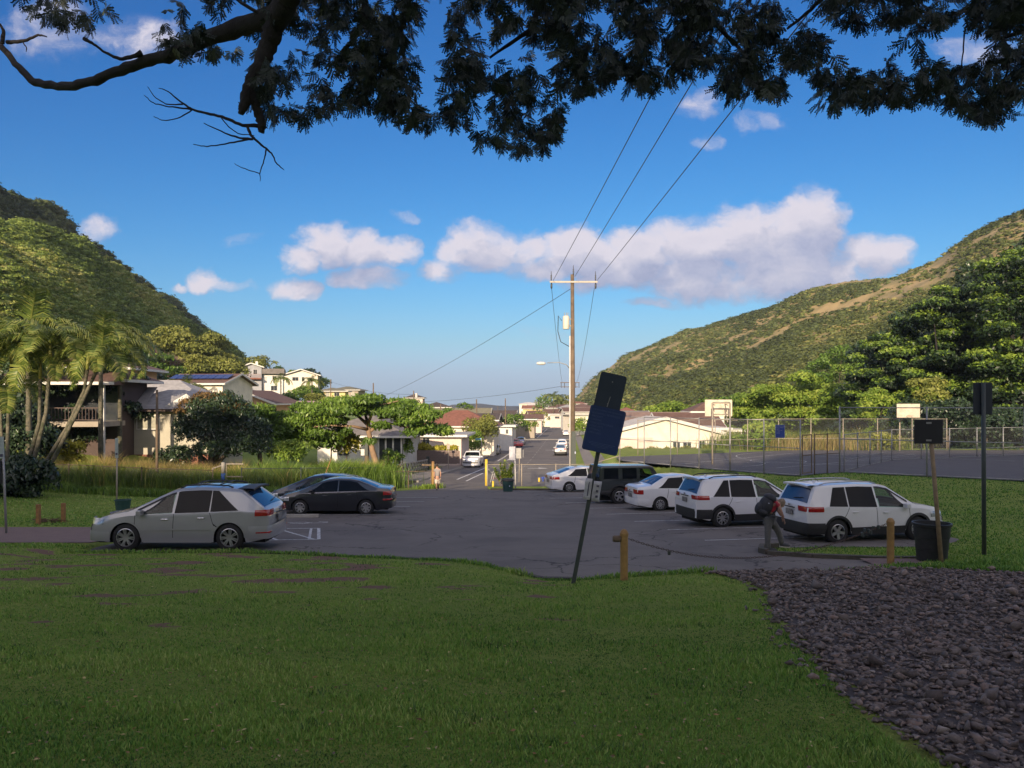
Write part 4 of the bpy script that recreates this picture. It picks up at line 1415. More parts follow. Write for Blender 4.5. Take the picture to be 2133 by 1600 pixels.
SEDAN = dict(L=4.53, W=1.73, R=.315, xr=-1.28, xf=1.32, sill=.20, lean=.42, rim='six', rr=.62, crown=.03,
             top=[(-2.265, .80), (-2.23, .96), (-2.1, 1.03), (-1.75, 1.055), (-1.62, 1.08), (-.98, 1.385), (-.7, 1.445), (-.2, 1.47), (.25, 1.43), (.45, 1.385), (1.18, 1.02), (1.35, .97), (1.9, .87), (2.15, .78), (2.265, .58)],
             belt=[(-2.265, .90), (-1.7, .97), (-.5, .94), (.6, .91), (1.3, .87), (2.265, .66)],
             win=[(-1.38, -.20, -.86, -.20), (-.14, 1.02, -.16, .40, M_glass_g)], shield=(.48, 1.14), rearglass=(-1.6, -1.02),
             tail=(.72, .90, .36, .55), head=(.58, .74, .5, .55), platez=.66, bumpz=(.28, .55), seams=[(-1.0, -.9), (-.16, -.18), (1.05, 1.05)], handles=(-.62, .32), mirror=.85, fogs=None)


def variant(base, **kw):
    d = dict(base); d.update(kw); return d


def carspot(px, py, fwd, side_near, sp, heading):
    """car centre from where the near wheel (rear when fwd<0) touches the ground in the photograph"""
    p = GP(px, py)
    xw = sp['xr'] if fwd < 0 else sp['xf']
    c, s_ = math.cos(heading), math.sin(heading)
    lx, lyy = xw, side_near * (sp['W'] / 2 - .1)
    x = p.x - (lx * c - lyy * s_); y = p.y - (lx * s_ + lyy * c)
    return x, y


def place_car(label, sp, pm, px, py, fwd, near, hd, group, name='parked_car', zf=None):
    py -= 1.5
    x, y = carspot(px, py, fwd, near, sp, hd)
    return Car(name, label, sp, (x, y, zlot(y) + .004), hd, group, pm)


GR = 'cars parked in the car park'
H = RAD(12.5)
# the row of white cars and the dark off-roader on the right
place_car('white compact SUV with black lower cladding, nearest on the right', SUV, P_white, 1742, 1131, -1, -1, RAD(13), GR)
ESC = variant(SUV, L=4.52, W=1.84, rim='double', R=.36, rails=(-1.7, .1, M_plastic), tail=(.98, 1.12, .42, .6), spoiler=(-1.98, 1.655, .32), win=[(-1.70, -1.08, -1.22, -1.04), (-1.03, -.10, -1.0, -.14), (-.04, 1.0, -.08, .38, M_glass_g)], platez=.92, bumpz=(.34, .66), antenna=None)
place_car('white SUV with dark red wedge taillights, parked behind the woman with the backpack', ESC, P_white, 1503, 1099, -1, -1, RAD(14), GR)
COR = variant(SEDAN, W=1.70, R=.305, rim='ten', tail=(.74, .92, .24, .5), top=[(-2.265, .82), (-2.24, .98), (-2.1, 1.05), (-1.72, 1.08), (-1.62, 1.10), (-1.05, 1.39), (-.8, 1.46), (-.2, 1.485), (.25, 1.45), (.45, 1.40), (1.18, 1.02), (1.35, .97), (1.9, .88), (2.15, .80), (2.265, .6)])
place_car('white older saloon with round-edged red taillights, between the dark off-roader and the white SUVs', COR, P_white, 1374, 1065, -1, -1, RAD(13), GR)
KIA = variant(SEDAN, L=4.56, W=1.78, rim='ten', R=.325, rimmat=M_rim, tail=(.80, .95, .42, .45), top=[(-2.28, .84), (-2.25, .98), (-2.15, 1.06), (-1.9, 1.09), (-1.1, 1.37), (-.8, 1.43), (-.2, 1.46), (.25, 1.42), (.45, 1.375), (1.25, 1.0), (1.4, .96), (1.9, .87), (2.15, .78), (2.28, .58)], rearglass=(-1.84, -1.15), bumpz=(.26, .44), clad=False)
place_car('white saloon farthest of the right-hand row, half behind the leaning sign post', KIA, P_white, 1185, 1026, -1, -1, RAD(12), GR)
JEEP = dict(L=4.25, W=1.84, R=.40, xr=-1.18, xf=1.42, sill=.42, lean=.10, clad=True, cladh=.1, gap=.09, rim='five', rr=.58, crown=.01, tw=.25, rk=.02, rl=.1, fk=.1, fl=.5, wintop=.11,
            top=[(-2.125, 1.05), (-2.12, 1.22), (-2.05, 1.76), (-1.95, 1.80), (.35, 1.79), (.5, 1.74), (.82, 1.24), (.95, 1.19), (1.9, 1.12), (2.05, 1.05), (2.125, .8)],
            belt=[(-2.125, 1.18), (.8, 1.18), (1.9, 1.08), (2.125, .9)],
            win=[(-1.95, -1.22, -1.9, -1.22), (-1.02, -.32, -1.02, -.32), (-.16, .62, -.16, .36, M_glass_g)], shield=(.53, .80), rearglass=(-2.11, -2.06),
            tail=(.92, 1.10, .06, .86), head=(.85, 1.0, .08, .6), platez=.75, bumpz=(.50, .68), seams=[-1.12, -.24, .72], handles=(-.9, .05), mirror=.62, mirmat=M_plastic, hmat=M_plastic, trimmat=M_plastic)
jx = place_car('black boxy off-road car with hard top and five-spoke wheels, behind the leaning sign', JEEP, P_green, 1289, 1051, -1, -1, RAD(13), GR)
q = MB(); q.lathe([(.001, -.1), (.2, -.1), (.36, -.08), (.39, 0), (.36, .1), (.2, .11), (.001, .11)], 24, Matrix.Rotation(PI / 2, 3, 'Y'))
q.build('spare_wheel', M_tyre, jx.root, smooth=True, loc=(-2.26, 0, 1.02))
# silver car on the left, side on
LEX = variant(SUV, L=4.73, W=1.845, R=.365, xr=-1.36, xf=1.36, clad=False, rim='seven', rr=.66, gap=.045, sill=.24, lean=.38,
              top=[(-2.365, .90), (-2.32, 1.02), (-2.24, 1.12), (-1.70, 1.54), (-1.62, 1.60), (-1.3, 1.635), (-.6, 1.66), (-.05, 1.635), (.22, 1.56), (.45, 1.46), (1.22, 1.08), (1.35, 1.04), (1.75, .97), (2.05, .88), (2.25, .76), (2.365, .56)],
              belt=[(-2.365, 1.00), (-1.6, 1.05), (-.5, 1.0), (.6, .965), (1.3, .93), (1.8, .85), (2.365, .68)],
              win=[(-1.60, -.86, -1.02, -.86), (-.82, .08, -.84, .04), (.16, 1.10, .10, .34, M_glass_g)], shield=(.40, 1.18), rearglass=(-2.22, -1.74), rails=(-1.35, .05, M_plastic), crossbars=(-1.0, -.3),
              spoiler=(-1.78, 1.615, .45), spoilmat=M_plastic, tail=(.92, 1.08, .34, .62), head=(.70, .86, .42, .55), mould=(-.85, .95, .55), hmat=M_chrome, handles=(-.62, .33), platez=.8, bumpz=(.32, .66), fogs=.46,
              seams=[(-1.05, -.84), (.12, .10), (1.12, 1.12)], mirror=.95, fin=None, antenna=None)
Car('parked_car', 'silver green SUV seen side on at the edge of the lawn', LEX, (-8.78, 21.05, zlot(20.3) + .0), RAD(180), GR, P_silver)
CIV = variant(SEDAN, L=4.50, W=1.75, R=.315, rim='seven', rimmat=M_rim, lean=.44,
              top=[(-2.25, .84), (-2.22, 1.0), (-2.1, 1.05), (-1.82, 1.075), (-1.72, 1.09), (-.95, 1.37), (-.6, 1.425), (-.1, 1.44), (.25, 1.40), (.5, 1.33), (1.38, .97), (1.5, .94), (1.95, .82), (2.15, .72), (2.25, .54)],
              win=[(-1.42, -.20, -.92, -.20), (-.14, 1.14, -.16, .46)], shield=(.55, 1.34), rearglass=(-1.70, -1.02), tail=(.80, .95, .30, .7), fogs=.6)
place_car('black saloon parked side on, the nearer of the two dark cars', CIV, P_black, 763, 1073, -1, 1, RAD(181), GR)
PRI = variant(SEDAN, L=4.46, W=1.75, R=.315, rim='six', lean=.42, top=[(-2.23, .9), (-2.2, 1.08), (-1.9, 1.18), (-1.3, 1.36), (-.7, 1.46), (-.1, 1.49), (.3, 1.44), (.55, 1.36), (1.5, .98), (1.65, .92), (1.95, .82), (2.15, .7), (2.23, .54)], rearglass=(-1.85, -1.2), shield=(.6, 1.45))
p_ = PT(673, 1060, 33.2)
Car('parked_car', 'dark blue hatchback almost hidden behind the black saloon', PRI, (p_.x, 33.3, zlot(33.3)), RAD(180), GR, P_navy)


def street_car(label, sp, pm, px, py, hd, name='parked_car', group='cars along the street'):
    p = GP(px, py)
    return Car(name, label, sp, (p.x, p.y, zlot(p.y) + .004), hd, group, pm)


SD = RAD(90 - 4.1)
TRK = variant(SUV, L=5.3, W=1.98, R=.38, xr=-1.75, xf=1.75, lean=.25, clad=False, sill=.34, rim='five',
              top=[(-2.65, .95), (-2.64, 1.12), (-.75, 1.14), (-.70, 1.16), (-.55, 1.68), (-.3, 1.76), (.5, 1.75), (.68, 1.68), (1.25, 1.2), (1.4, 1.16), (2.3, 1.10), (2.55, 1.0), (2.65, .8)],
              belt=[(-2.65, 1.08), (1.3, 1.10), (2.65, .95)], win=[(-.45, .1, -.4, .1), (.16, 1.1, .16, .62)], shield=(.74, 1.2), rearglass=(-.69, -.57), rails=None, spoiler=None, fin=None, antenna=None,
              tail=(.8, 1.05, .1, .85), head=(.74, .90, .1, .62), seams=[-.5, .14, 1.2], handles=(-.2,), mirror=1.0, platez=.62)
street_car('white pickup truck facing us at the left kerb, nearest car on the street', TRK, P_white, 986, 972, SD + PI)
q = bpy.data.objects
street_car('pale green saloon facing us at the left kerb, behind the white pickup', SEDAN, P_gold, 1030, 946, SD + PI)
street_car('light grey hatchback facing us by the left kerb, in front of the red car', variant(SEDAN, L=4.1), P_grey, 1057, 936, SD + PI)
street_car('red car parked on the left of the street', variant(SEDAN, L=4.2), P_red, 1072, 931, SD + PI + .5)
street_car('dark blue grey saloon beyond the red car on the left of the street', SEDAN, P_blue, 1085, 926, SD + PI)
street_car('purple grey car far down the left kerb, past the speed hump', SEDAN, P_blue, 1120, 900, SD + PI)
street_car('silver SUV seen from behind at the right kerb, near the utility pole', SUV, P_grey, 1168, 948, SD)
street_car('white van in front of the silver SUV at the right kerb', variant(SUV, top=[(a, b * 1.06) for a, b in SUV['top']]), P_white, 1171, 936, SD)
street_car('white car farthest down the right kerb', SEDAN, P_white, 1179, 907, SD)
# ------------------------------------------------------------------ houses
def wallmat(n, c, sc=1.5): return mat(n, c, tuple(x * .86 for x in c), .85, sc, bump=.15, bscale=25)


M_cream = wallmat('cream_wall', (.78, .72, .61)); M_white_w = wallmat('white_wall', (.72, .70, .66)); M_tan = wallmat('tan_wall', (.36, .31, .25))
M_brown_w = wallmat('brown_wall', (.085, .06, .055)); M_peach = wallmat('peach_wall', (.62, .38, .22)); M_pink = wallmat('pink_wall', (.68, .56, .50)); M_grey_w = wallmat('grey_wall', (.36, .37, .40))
M_ivory = wallmat('ivory_wall', (.46, .43, .35)); M_block = mat('block_wall', (.24, .18, .15), (.17, .13, .12), .95, 1.4, bump=.5, bscale=4)
M_yellow_w = wallmat('yellow_wall', (.68, .55, .25)); M_mint = wallmat('mint_wall', (.35, .55, .42))
def roofmat(n, c): return mat(n, c, tuple(x * .72 for x in c), .92, 2.2, bump=.35, bscale=14)
M_r_brown = roofmat('brown_shingle', (.15, .085, .068)); M_r_grey = roofmat('grey_shingle', (.20, .18, .17)); M_r_pale = roofmat('pale_roof', (.36, .35, .35)); M_r_dark = roofmat('dark_shingle', (.085, .065, .06))
M_r_red = roofmat('red_brown_roof', (.24, .10, .07)); M_r_mbrown = roofmat('grey_brown_roof', (.24, .165, .14)); M_r_mauve = roofmat('mauve_metal_roof', (.38, .25, .28)); M_r_green = roofmat('olive_roof', (.20, .19, .13)); M_r_white = roofmat('white_roof', (.62, .58, .54))
M_trim = mat('white_trim', (.70, .68, .63), (.6, .58, .55), .7, 4)
M_dtrim = mat('brown_trim', (.10, .07, .06), (.07, .05, .045), .8, 4)
M_pane = mat('window_glass', (.03, .035, .045), (.05, .055, .06), .08, 3, spec=.8)
M_pane_l = mat('curtained_glass', (.38, .36, .28), (.25, .24, .2), .3, 5)
M_dkvoid = mat('dark_interior', (.014, .014, .018), (.025, .022, .022), .9, 2)
M_wood = mat('weathered_wood', (.17, .12, .08), (.10, .075, .055), .9, 5, bump=.4, bscale=60)
M_woodpole = mat('pole_wood', (.17, .125, .085), (.11, .08, .058), .92, 3.5, bump=.5, bscale=30)
M_galv = mat('galvanised_steel', (.34, .34, .34), (.26, .26, .26), .5, 8, metal=.4)
M_galv_w = mat('warm_galvanised', (.38, .32, .25), (.28, .25, .21), .6, 8, metal=.2)
M_steel_d = mat('dark_green_steel', (.035, .05, .05), (.05, .06, .055), .55, 10)
M_yel = mat('ochre_paint', (.34, .21, .07), (.26, .155, .05), .7, 9, c3=(.22, .12, .05), bump=.15)
M_yel_b = mat('yellow_paint', (.66, .48, .05), (.55, .38, .04), .6, 8)


def window(parent, c, w, h, ax, m=None, frame=M_trim, t=.06, bars=1):
    """c: centre on the wall face; ax: outward direction as an angle"""
    o = MB()
    for dx, dz, ww, hh in ((0, h / 2, w + t, t), (0, -h / 2, w + t * 1.6, t), (-w / 2, 0, t, h), (w / 2, 0, t, h)) + tuple((-w / 2 + w * (k + 1) / (bars + 1), 0, t * .6, h) for k in range(bars)):
        o.box((dx, 0, dz), (ww, .07, hh))
    f = o.build('window', frame, parent, loc=c, rot=(0, 0, ax + PI / 2))
    g = MB(); g.box((0, .0, 0), (w, .03, h)); g.build('pane', m or M_pane, f)
    return f


def house(name, label, base, rz, w, d, h, roof='gable', rh=1.6, ov=.6, wm=None, rm=None, wins=(), group=None, axis='x', tm=None, chim=False, door=None, sink=3.0):
    """w along x, d along y (front is -y), wins: (side, along, z, w, h[, material])"""
    wm = wm or M_cream; rm = rm or M_r_brown; tm = tm or M_trim
    r = thing(name, label, 'house', base, rz, group)
    b = MB()
    if roof == 'gable' and axis == 'x':
        P = [(-d / 2, -sink), (d / 2, -sink), (d / 2, h), (0, h + rh), (-d / 2, h)]
        b.prism([(y, z) for y, z in P], -w / 2, w / 2, Matrix(((0, 0, 1), (1, 0, 0), (0, 1, 0))))
    elif roof == 'gable':
        P = [(-w / 2, -sink), (w / 2, -sink), (w / 2, h), (0, h + rh), (-w / 2, h)]
        b.prism(P, -d / 2, d / 2, Matrix(((1, 0, 0), (0, 0, -1), (0, 1, 0))))
    else:
        b.box((0, 0, (h - sink) / 2), (w, d, h + sink))
    b.build('wall', wm, r, fix=True)
    q = MB(); t = .16
    W2, D2 = w / 2 + ov, d / 2 + ov
    if roof == 'gable':
        if axis == 'x':
            k = rh / (d / 2)
            for s in (-1, 1):
                q.add([(-W2, s * D2, h - k * ov + .05), (W2, s * D2, h - k * ov + .05), (W2, 0, h + rh + .05), (-W2, 0, h + rh + .05),
                       (-W2, s * D2, h - k * ov + .05 + t), (W2, s * D2, h - k * ov + .05 + t), (W2, 0, h + rh + .05 + t), (-W2, 0, h + rh + .05 + t)],
                      [(0, 1, 2, 3), (4, 5, 6, 7), (0, 1, 5, 4), (1, 2, 6, 5), (3, 0, 4, 7)])
            f = MB()
            for s in (-1, 1):
                f.beam((-W2, s * (D2 + .03), h - k * ov + .10), (W2, s * (D2 + .03), h - k * ov + .10), .05, .22)
                for e in (-1, 1): f.beam((e * (W2 + .03), s * D2, h - k * ov + .12), (e * (W2 + .03), 0, h + rh + .12), .05, .24)
        else:
            k = rh / (w / 2)
            for s in (-1, 1):
                q.add([(s * W2, -D2, h - k * ov + .05), (s * W2, D2, h - k * ov + .05), (0, D2, h + rh + .05), (0, -D2, h + rh + .05),
                       (s * W2, -D2, h - k * ov + .05 + t), (s * W2, D2, h - k * ov + .05 + t), (0, D2, h + rh + .05 + t), (0, -D2, h + rh + .05 + t)],
                      [(0, 1, 2, 3), (4, 5, 6, 7), (0, 1, 5, 4), (1, 2, 6, 5), (3, 0, 4, 7)])
            f = MB()
            for s in (-1, 1):
                f.beam((s * (W2 + .03), -D2, h - k * ov + .10), (s * (W2 + .03), D2, h - k * ov + .10), .05, .22)
                f.beam((s * W2, -(D2 + .03), h - k * ov + .12), (0, -(D2 + .03), h + rh + .12), .05, .28)
        f.build('fascia', tm, r)
    elif roof == 'hip':
        rg = max(w - d, 0) / 2 * .9 + .2
        if w >= d: top = [(-rg, 0), (rg, 0)]
        else:
            rg = (d - w) / 2 * .9 + .2; top = [(0, -rg), (0, rg)]
        z0 = h + .02; z1 = h + rh
        base_ = [(-W2, -D2, z0), (W2, -D2, z0), (W2, D2, z0), (-W2, D2, z0)]
        tp = [(top[0][0], top[0][1], z1), (top[1][0], top[1][1], z1)]
        vs = base_ + tp + [(a, b_, z0 - t) for a, b_, _ in base_]
        if w >= d: fs = [(0, 1, 5, 4), (1, 2, 5), (2, 3, 4, 5), (3, 0, 4)]
        else: fs = [(0, 1, 4), (1, 2, 5, 4), (2, 3, 5), (3, 0, 4, 5)]
        fs += [(0, 1, 7, 6), (1, 2, 8, 7), (2, 3, 9, 8), (3, 0, 6, 9), (6, 7, 8, 9)]
        q.add(vs, fs)
        f = MB()
        for a, b_ in ((0, 1), (1, 2), (2, 3), (3, 0)):
            f.beam(Vector(base_[a]) * 1.0 + Vector((0, 0, -.1)), Vector(base_[b_]) + Vector((0, 0, -.1)), .07, .2)
        f.build('fascia', tm, r)
    else:
        q.box((0, 0, h + .1), (2 * W2, 2 * D2, .18))
        f = MB(); f.box((0, -D2 - .02, h + .06), (2 * W2, .05, .26)); f.box((W2 + .02, 0, h + .06), (.05, 2 * D2, .26)); f.box((-W2 - .02, 0, h + .06), (.05, 2 * D2, .26)); f.build('fascia', tm, r)
    ro = q.build('roof', rm, r, fix=True)
    if chim: c = MB(); c.box((w * .2, 0, h + rh + .3), (.6, .6, 1.0)); c.build('chimney', M_trim, ro)
    for wn in wins:
        s, al, z, ww, hh = wn[:5]; m = wn[5] if len(wn) > 5 else None
        if s == 'f': window(r, (al, -d / 2 - .02, z), ww, hh, -PI / 2, m)
        elif s == 'l': window(r, (-w / 2 - .02, al, z), ww, hh, PI, m)
        elif s == 'r': window(r, (w / 2 + .02, al, z), ww, hh, 0, m)
    if door:
        q = MB(); q.box((door[0], -d / 2 - .03, door[1] / 2 + .02), (.95, .06, door[1])); q.build('door', M_dtrim, r)
    return r


def porch(r, x0, x1, y0, y1, z, h, post_m, n, rail=True, deck_m=None, rail_m=None, posts=True):
    q = MB(); q.box(((x0 + x1) / 2, (y0 + y1) / 2, z), (x1 - x0, abs(y1 - y0), .35)); q.build('deck', deck_m or M_trim, r)
    if posts:
        for i in range(n):
            x = x0 + .1 + (x1 - x0 - .2) * i / (n - 1)
            q = MB(); q.box((x, y0 + .1, (h - 1.5) / 2), (.2, .2, h + 1.5)); q.build('post', post_m, r)
    if rail:
        q = MB(); q.box(((x0 + x1) / 2, y0 + .05, z + 1.1), (x1 - x0, .06, .07)); q.box(((x0 + x1) / 2, y0 + .05, z + .3), (x1 - x0, .05, .05)); rl = q.build('railing', rail_m or M_trim, r)
        nb = int((x1 - x0) / .22)
        me = MB().box((0, 0, 0), (.035, .035, .8)).mesh('baluster', rail_m or M_trim)
        for i in range(min(nb, 60)): link('baluster', me, rl, (x0 + (i + .5) * (x1 - x0) / nb, y0 + .05, z + .7))


def hz(px, py, D, **k):
    p = PT(px, py, D); return (p.x, p.y, p.z)


# --- left: brown house with the deep dark lanai
p = PT(142, 968, 54)
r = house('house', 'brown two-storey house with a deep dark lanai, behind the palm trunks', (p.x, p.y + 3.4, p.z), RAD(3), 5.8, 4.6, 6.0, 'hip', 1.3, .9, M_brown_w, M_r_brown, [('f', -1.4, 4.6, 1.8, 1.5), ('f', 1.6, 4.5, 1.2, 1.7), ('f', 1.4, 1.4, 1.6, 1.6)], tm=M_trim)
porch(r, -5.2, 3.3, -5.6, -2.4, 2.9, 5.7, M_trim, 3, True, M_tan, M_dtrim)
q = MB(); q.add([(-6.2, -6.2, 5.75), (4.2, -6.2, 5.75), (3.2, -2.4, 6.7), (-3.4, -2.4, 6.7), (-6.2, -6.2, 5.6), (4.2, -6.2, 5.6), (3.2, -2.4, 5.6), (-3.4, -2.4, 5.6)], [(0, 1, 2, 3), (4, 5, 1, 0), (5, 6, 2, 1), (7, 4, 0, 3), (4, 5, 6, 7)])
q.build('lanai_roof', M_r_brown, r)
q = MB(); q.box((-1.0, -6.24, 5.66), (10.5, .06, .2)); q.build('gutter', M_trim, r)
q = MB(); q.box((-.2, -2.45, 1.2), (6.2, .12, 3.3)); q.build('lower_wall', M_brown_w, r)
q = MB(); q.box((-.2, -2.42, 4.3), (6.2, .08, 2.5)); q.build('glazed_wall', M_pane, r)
# upper house behind
p = PT(155, 838, 66)
house('house', 'brown-roofed house peeping over the dark lanai roof between palm trunks', (p.x, p.y + 4, p.z), RAD(4), 7.5, 7, 3.0, 'hip', 1.4, .8, M_peach, M_r_brown, [('f', -.4, 1.6, 2.2, 1.5, M_pane), ('f', 1.9, 1.55, 1.6, 1.2, M_pane_l)])
# cream annex with pale roof
p = PT(318, 945, 57)
r = house('house', 'ivory-walled house with pale grey hipped roof, left of the dark mango tree', (p.x, p.y + 4, p.z), RAD(-1), 8.0, 7, 3.3, 'hip', 1.5, .6, M_ivory, M_r_pale, [('f', -2.7, 2.35, .7, 1.0), ('f', -.5, 2.3, 1.7, 1.0, M_pane_l), ('f', 2.6, 2.3, 1.2, 1.0)], tm=M_dtrim)
q = MB(); q.box((0, -3.55, -.75), (8.1, .1, 1.3)); q.build('brick_skirt', M_r_red, r)
q = MB(); q.add([(-5.4, -4.2, 3.2), (-.6, -4.2, 3.2), (-1.0, -1, 5.0), (-5.4, -1, 5.0)], [(0, 1, 2, 3)]); q.build('side_roof', M_r_pale, r)
q = MB(); q.add([(.5, -3.6, 3.35), (3.9, -3.6, 3.35), (2.4, -3.6, 4.45)], [(0, 1, 2)]); q.build('gable_siding', M_white_w, r)
p = PT(268, 905, 63)
house('house', 'long low house with light shingle roof behind the ivory-walled one', (p.x, p.y + 5, p.z + .3), RAD(2), 10, 6, 2.6, 'hip', 1.7, .5, M_white_w, M_r_pale, [])
# solar panel house
p = PT(415, 835, 98)
r = house('house', 'cream house with a row of blue solar panels on its roof', (p.x, p.y + 4, p.z), RAD(-8), 7.5, 8, 2.2, 'gable', 1.2, .6, M_cream, M_r_brown, [('f', -1, 1.2, 1.4, 1)])
M_solar = mat('solar_cell', (.02, .03, .10), (.03, .04, .14), .15, 3, coat=.6)
sf = MB().box((0, 0, 0), (.95, 1.7, .05)).mesh('solar_panel', M_solar)
s2 = MB()
for i in range(8):
    o = link('solar_panel', sf, r, (-3.6 + i * 1.02, -2.4, 3.15), (RAD(19), 0, 0))
# peach gable house
p = PT(510, 897, 112)
r = house('house', 'peach gabled house with white bargeboards and a corner balcony', (p.x, p.y + 5, p.z), RAD(-6), 9.4, 10, 4.0, 'gable', 1.75, .7, M_peach, M_r_brown, [('f', -3.7, 3.6, .9, .9), ('f', -2.6, 3.6, 1.0, 1.1), ('f', -.4, 4.0, .9, 1.4), ('f', 1.1, 4.1, .9, .9), ('f', 2.6, 2.1, 1.1, 1.9)], axis='y')
q = MB(); q.box((3.2, -5.15, 1.1), (3.4, .1, 3.2)); q.build('cream_bay', M_cream, r)
porch(r, 2.4, 5.2, -6.6, -5.2, .4, 3.0, M_trim, 2, True, M_trim)
# mauve roof
p = PT(610, 880, 118)
house('house', 'low house with a mauve metal roof beside the peach gabled one', (p.x, p.y + 4, p.z), 0, 7.4, 7, 1.6, 'gable', 1.5, .3, M_white_w, M_r_mauve, [])
# three-storey
p = PT(537, 820, 190)
r = house('house', 'tall grey and white house on the slope with red balcony and flat eaves', (p.x - 2.6, p.y + 4, p.z), RAD(14), 4.8, 8, 6.6, 'gable', .8, .6, M_grey_w, M_r_grey, [('f', -1.1, 5.4, .9, 1.2), ('f', .9, 5.4, .9, 1.2), ('f', -1.1, 2.4, .9, 1.1), ('f', .9, 2.4, .7, 1.1)], axis='y', chim=True)
porch(r, -2.6, 2.4, -5.2, -4, 3.7, 3, M_r_red, 2, True, M_r_red, M_r_red, False)
q = MB(); q.box((5.0, .6, 2.4), (4.9, 6.8, 5.0)); q.build('white_wing', M_white_w, r)
q = MB(); q.box((5.0, .3, 5.6), (5.6, 8.2, 1.3)); q.build('wing_roof', M_r_grey, r)
window(r, (5.4, -2.85, 4.0), 1.0, .9, -PI / 2); window(r, (5.3, -2.85, 1.4), 1.5, 1.2, -PI / 2)
# upper cream
p = PT(620, 800, 225)
r = house('house', 'cream house with olive gabled roof highest on the left ridge', (p.x, p.y + 5, p.z), RAD(10), 9.5, 8, 2.7, 'gable', 1.5, .9, M_cream, M_r_green, [('f', -1.6, 1.5, 1.8, 1.1), ('f', .6, 1.5, .8, 1.2), ('f', 2.6, 1.4, 1.3, 1.0)], axis='y')
p = PT(685, 832, 210)
house('house', 'yellow house with brown hipped roof partly behind the umbrella-shaped tree', (p.x, p.y + 5, p.z), RAD(6), 7.5, 8, 2.3, 'hip', 1.0, .9, M_yellow_w, M_r_green, [('f', -1, 1.3, 1.0, 1.2, M_pane_l), ('f', 1.5, 1.3, 1.4, 1.1)])
p = PT(718, 830, 232)
house('house', 'house with dark verandah and olive roof above the umbrella-shaped tree', (p.x, p.y + 5, p.z), RAD(-4), 8.5, 8, 2.6, 'hip', 1.1, .8, M_tan, M_r_green, [('f', -1.5, 1.4, 3.4, 1.5), ('f', 2.6, 1.4, .9, 1.2, M_pane_l)])
p = PT(860, 842, 240)
house('house', 'dark-roofed pink house on the skyline beside a thin pole', (p.x, p.y + 5, p.z), 0, 5.6, 6, 2.0, 'hip', 1.2, .6, M_pink, M_r_dark, [('f', 0, 1.1, 1.2, .8)])
p = PT(905, 864, 175)
r = house('house', 'cream two-storey house with wide dark roof, left of the red-flowering trees', (p.x, p.y + 5, p.z), RAD(3), 6.6, 8, 1.7, 'hip', 1.2, .4, M_cream, M_r_dark, [('f', -1.0, 1.0, .9, .5), ('f', 1.8, 1.0, .9, .5)])
q = MB(); q.box((0, -3.0, -1.4), (6.6, 3.6, 1.8)); q.build('lower_storey', M_yellow_w, r)
# grey-roofed bungalow behind the umbrella tree, with porch
p = PT(765, 975, 72)
r = house('house', 'bungalow with big grey hipped roof and glazed porch behind the umbrella-shaped tree', (p.x - .6, p.y + 5.5, p.z), RAD(-4), 8.2, 9, 3.0, 'hip', 2.0, .9, M_white_w, M_r_grey, [('f', -1.6, 1.7, 1.2, 1.3)])
q = MB(); q.box((3.0, -4.7, 1.5), (2.4, .2, 2.9)); q.build('glazed_porch', M_pane, r)
for x in (1.9, 2.6, 3.3, 4.1): q = MB(); q.box((x, -4.85, 1.4), (.14, .1, 3.2)); q.build('post', M_trim, r)
# low flat-roofed house and rock wall
p = PT(925, 955, 86)
r = house('house', 'long low house with flat pale roof and pink panels behind the golden hedge', (p.x - 3.9, p.y + 5, p.z + .1), RAD(-3), 12.0, 8, 2.35, 'flat', 0, .7, M_pink, M_r_pale, [('f', -4.6, 1.3, .9, 1.8), ('f', -1.6, 1.4, .7, 1.5), ('f', 2.0, 1.4, .8, 1.4)])
p = PT(890, 962, 80)
r = thing('block_wall', 'low retaining wall of brown blocks below the golden hedge', 'wall', (p.x - .5, p.y, p.z), RAD(-5))
bm_ = MB().box((0, 0, 0), (.385, .28, .185)).mesh('block', M_block)
for j in range(7):
    for i in range(19):
        link('block', bm_, r, (-3.8 + i * .4 + (.2 if j % 2 else 0), R.uniform(-.012, .012), j * .2 - .1))
q = MB(); q.box((0, .03, .5), (7.8, .2, 1.3)); q.build('mortar', M_block, r)
r = thing('carport', 'dark open carport at the kerb right of the block wall', 'carport', tuple(on(-8.0, 91)), RAD(-3))
q = MB(); q.box((0, 2, 2.15), (2.4, 5, .2)); q.build('roof', M_r_dark, r)
q = MB(); q.box((0, 4.2, 1.05), (2.2, .2, 2.0)); q.build('wall', M_dkvoid, r)
for x in (-1.1, 1.1): q = MB(); q.box((x * .95, -.3, 1.05), (.14, .14, 2.1)); q.build('post', M_trim, r)

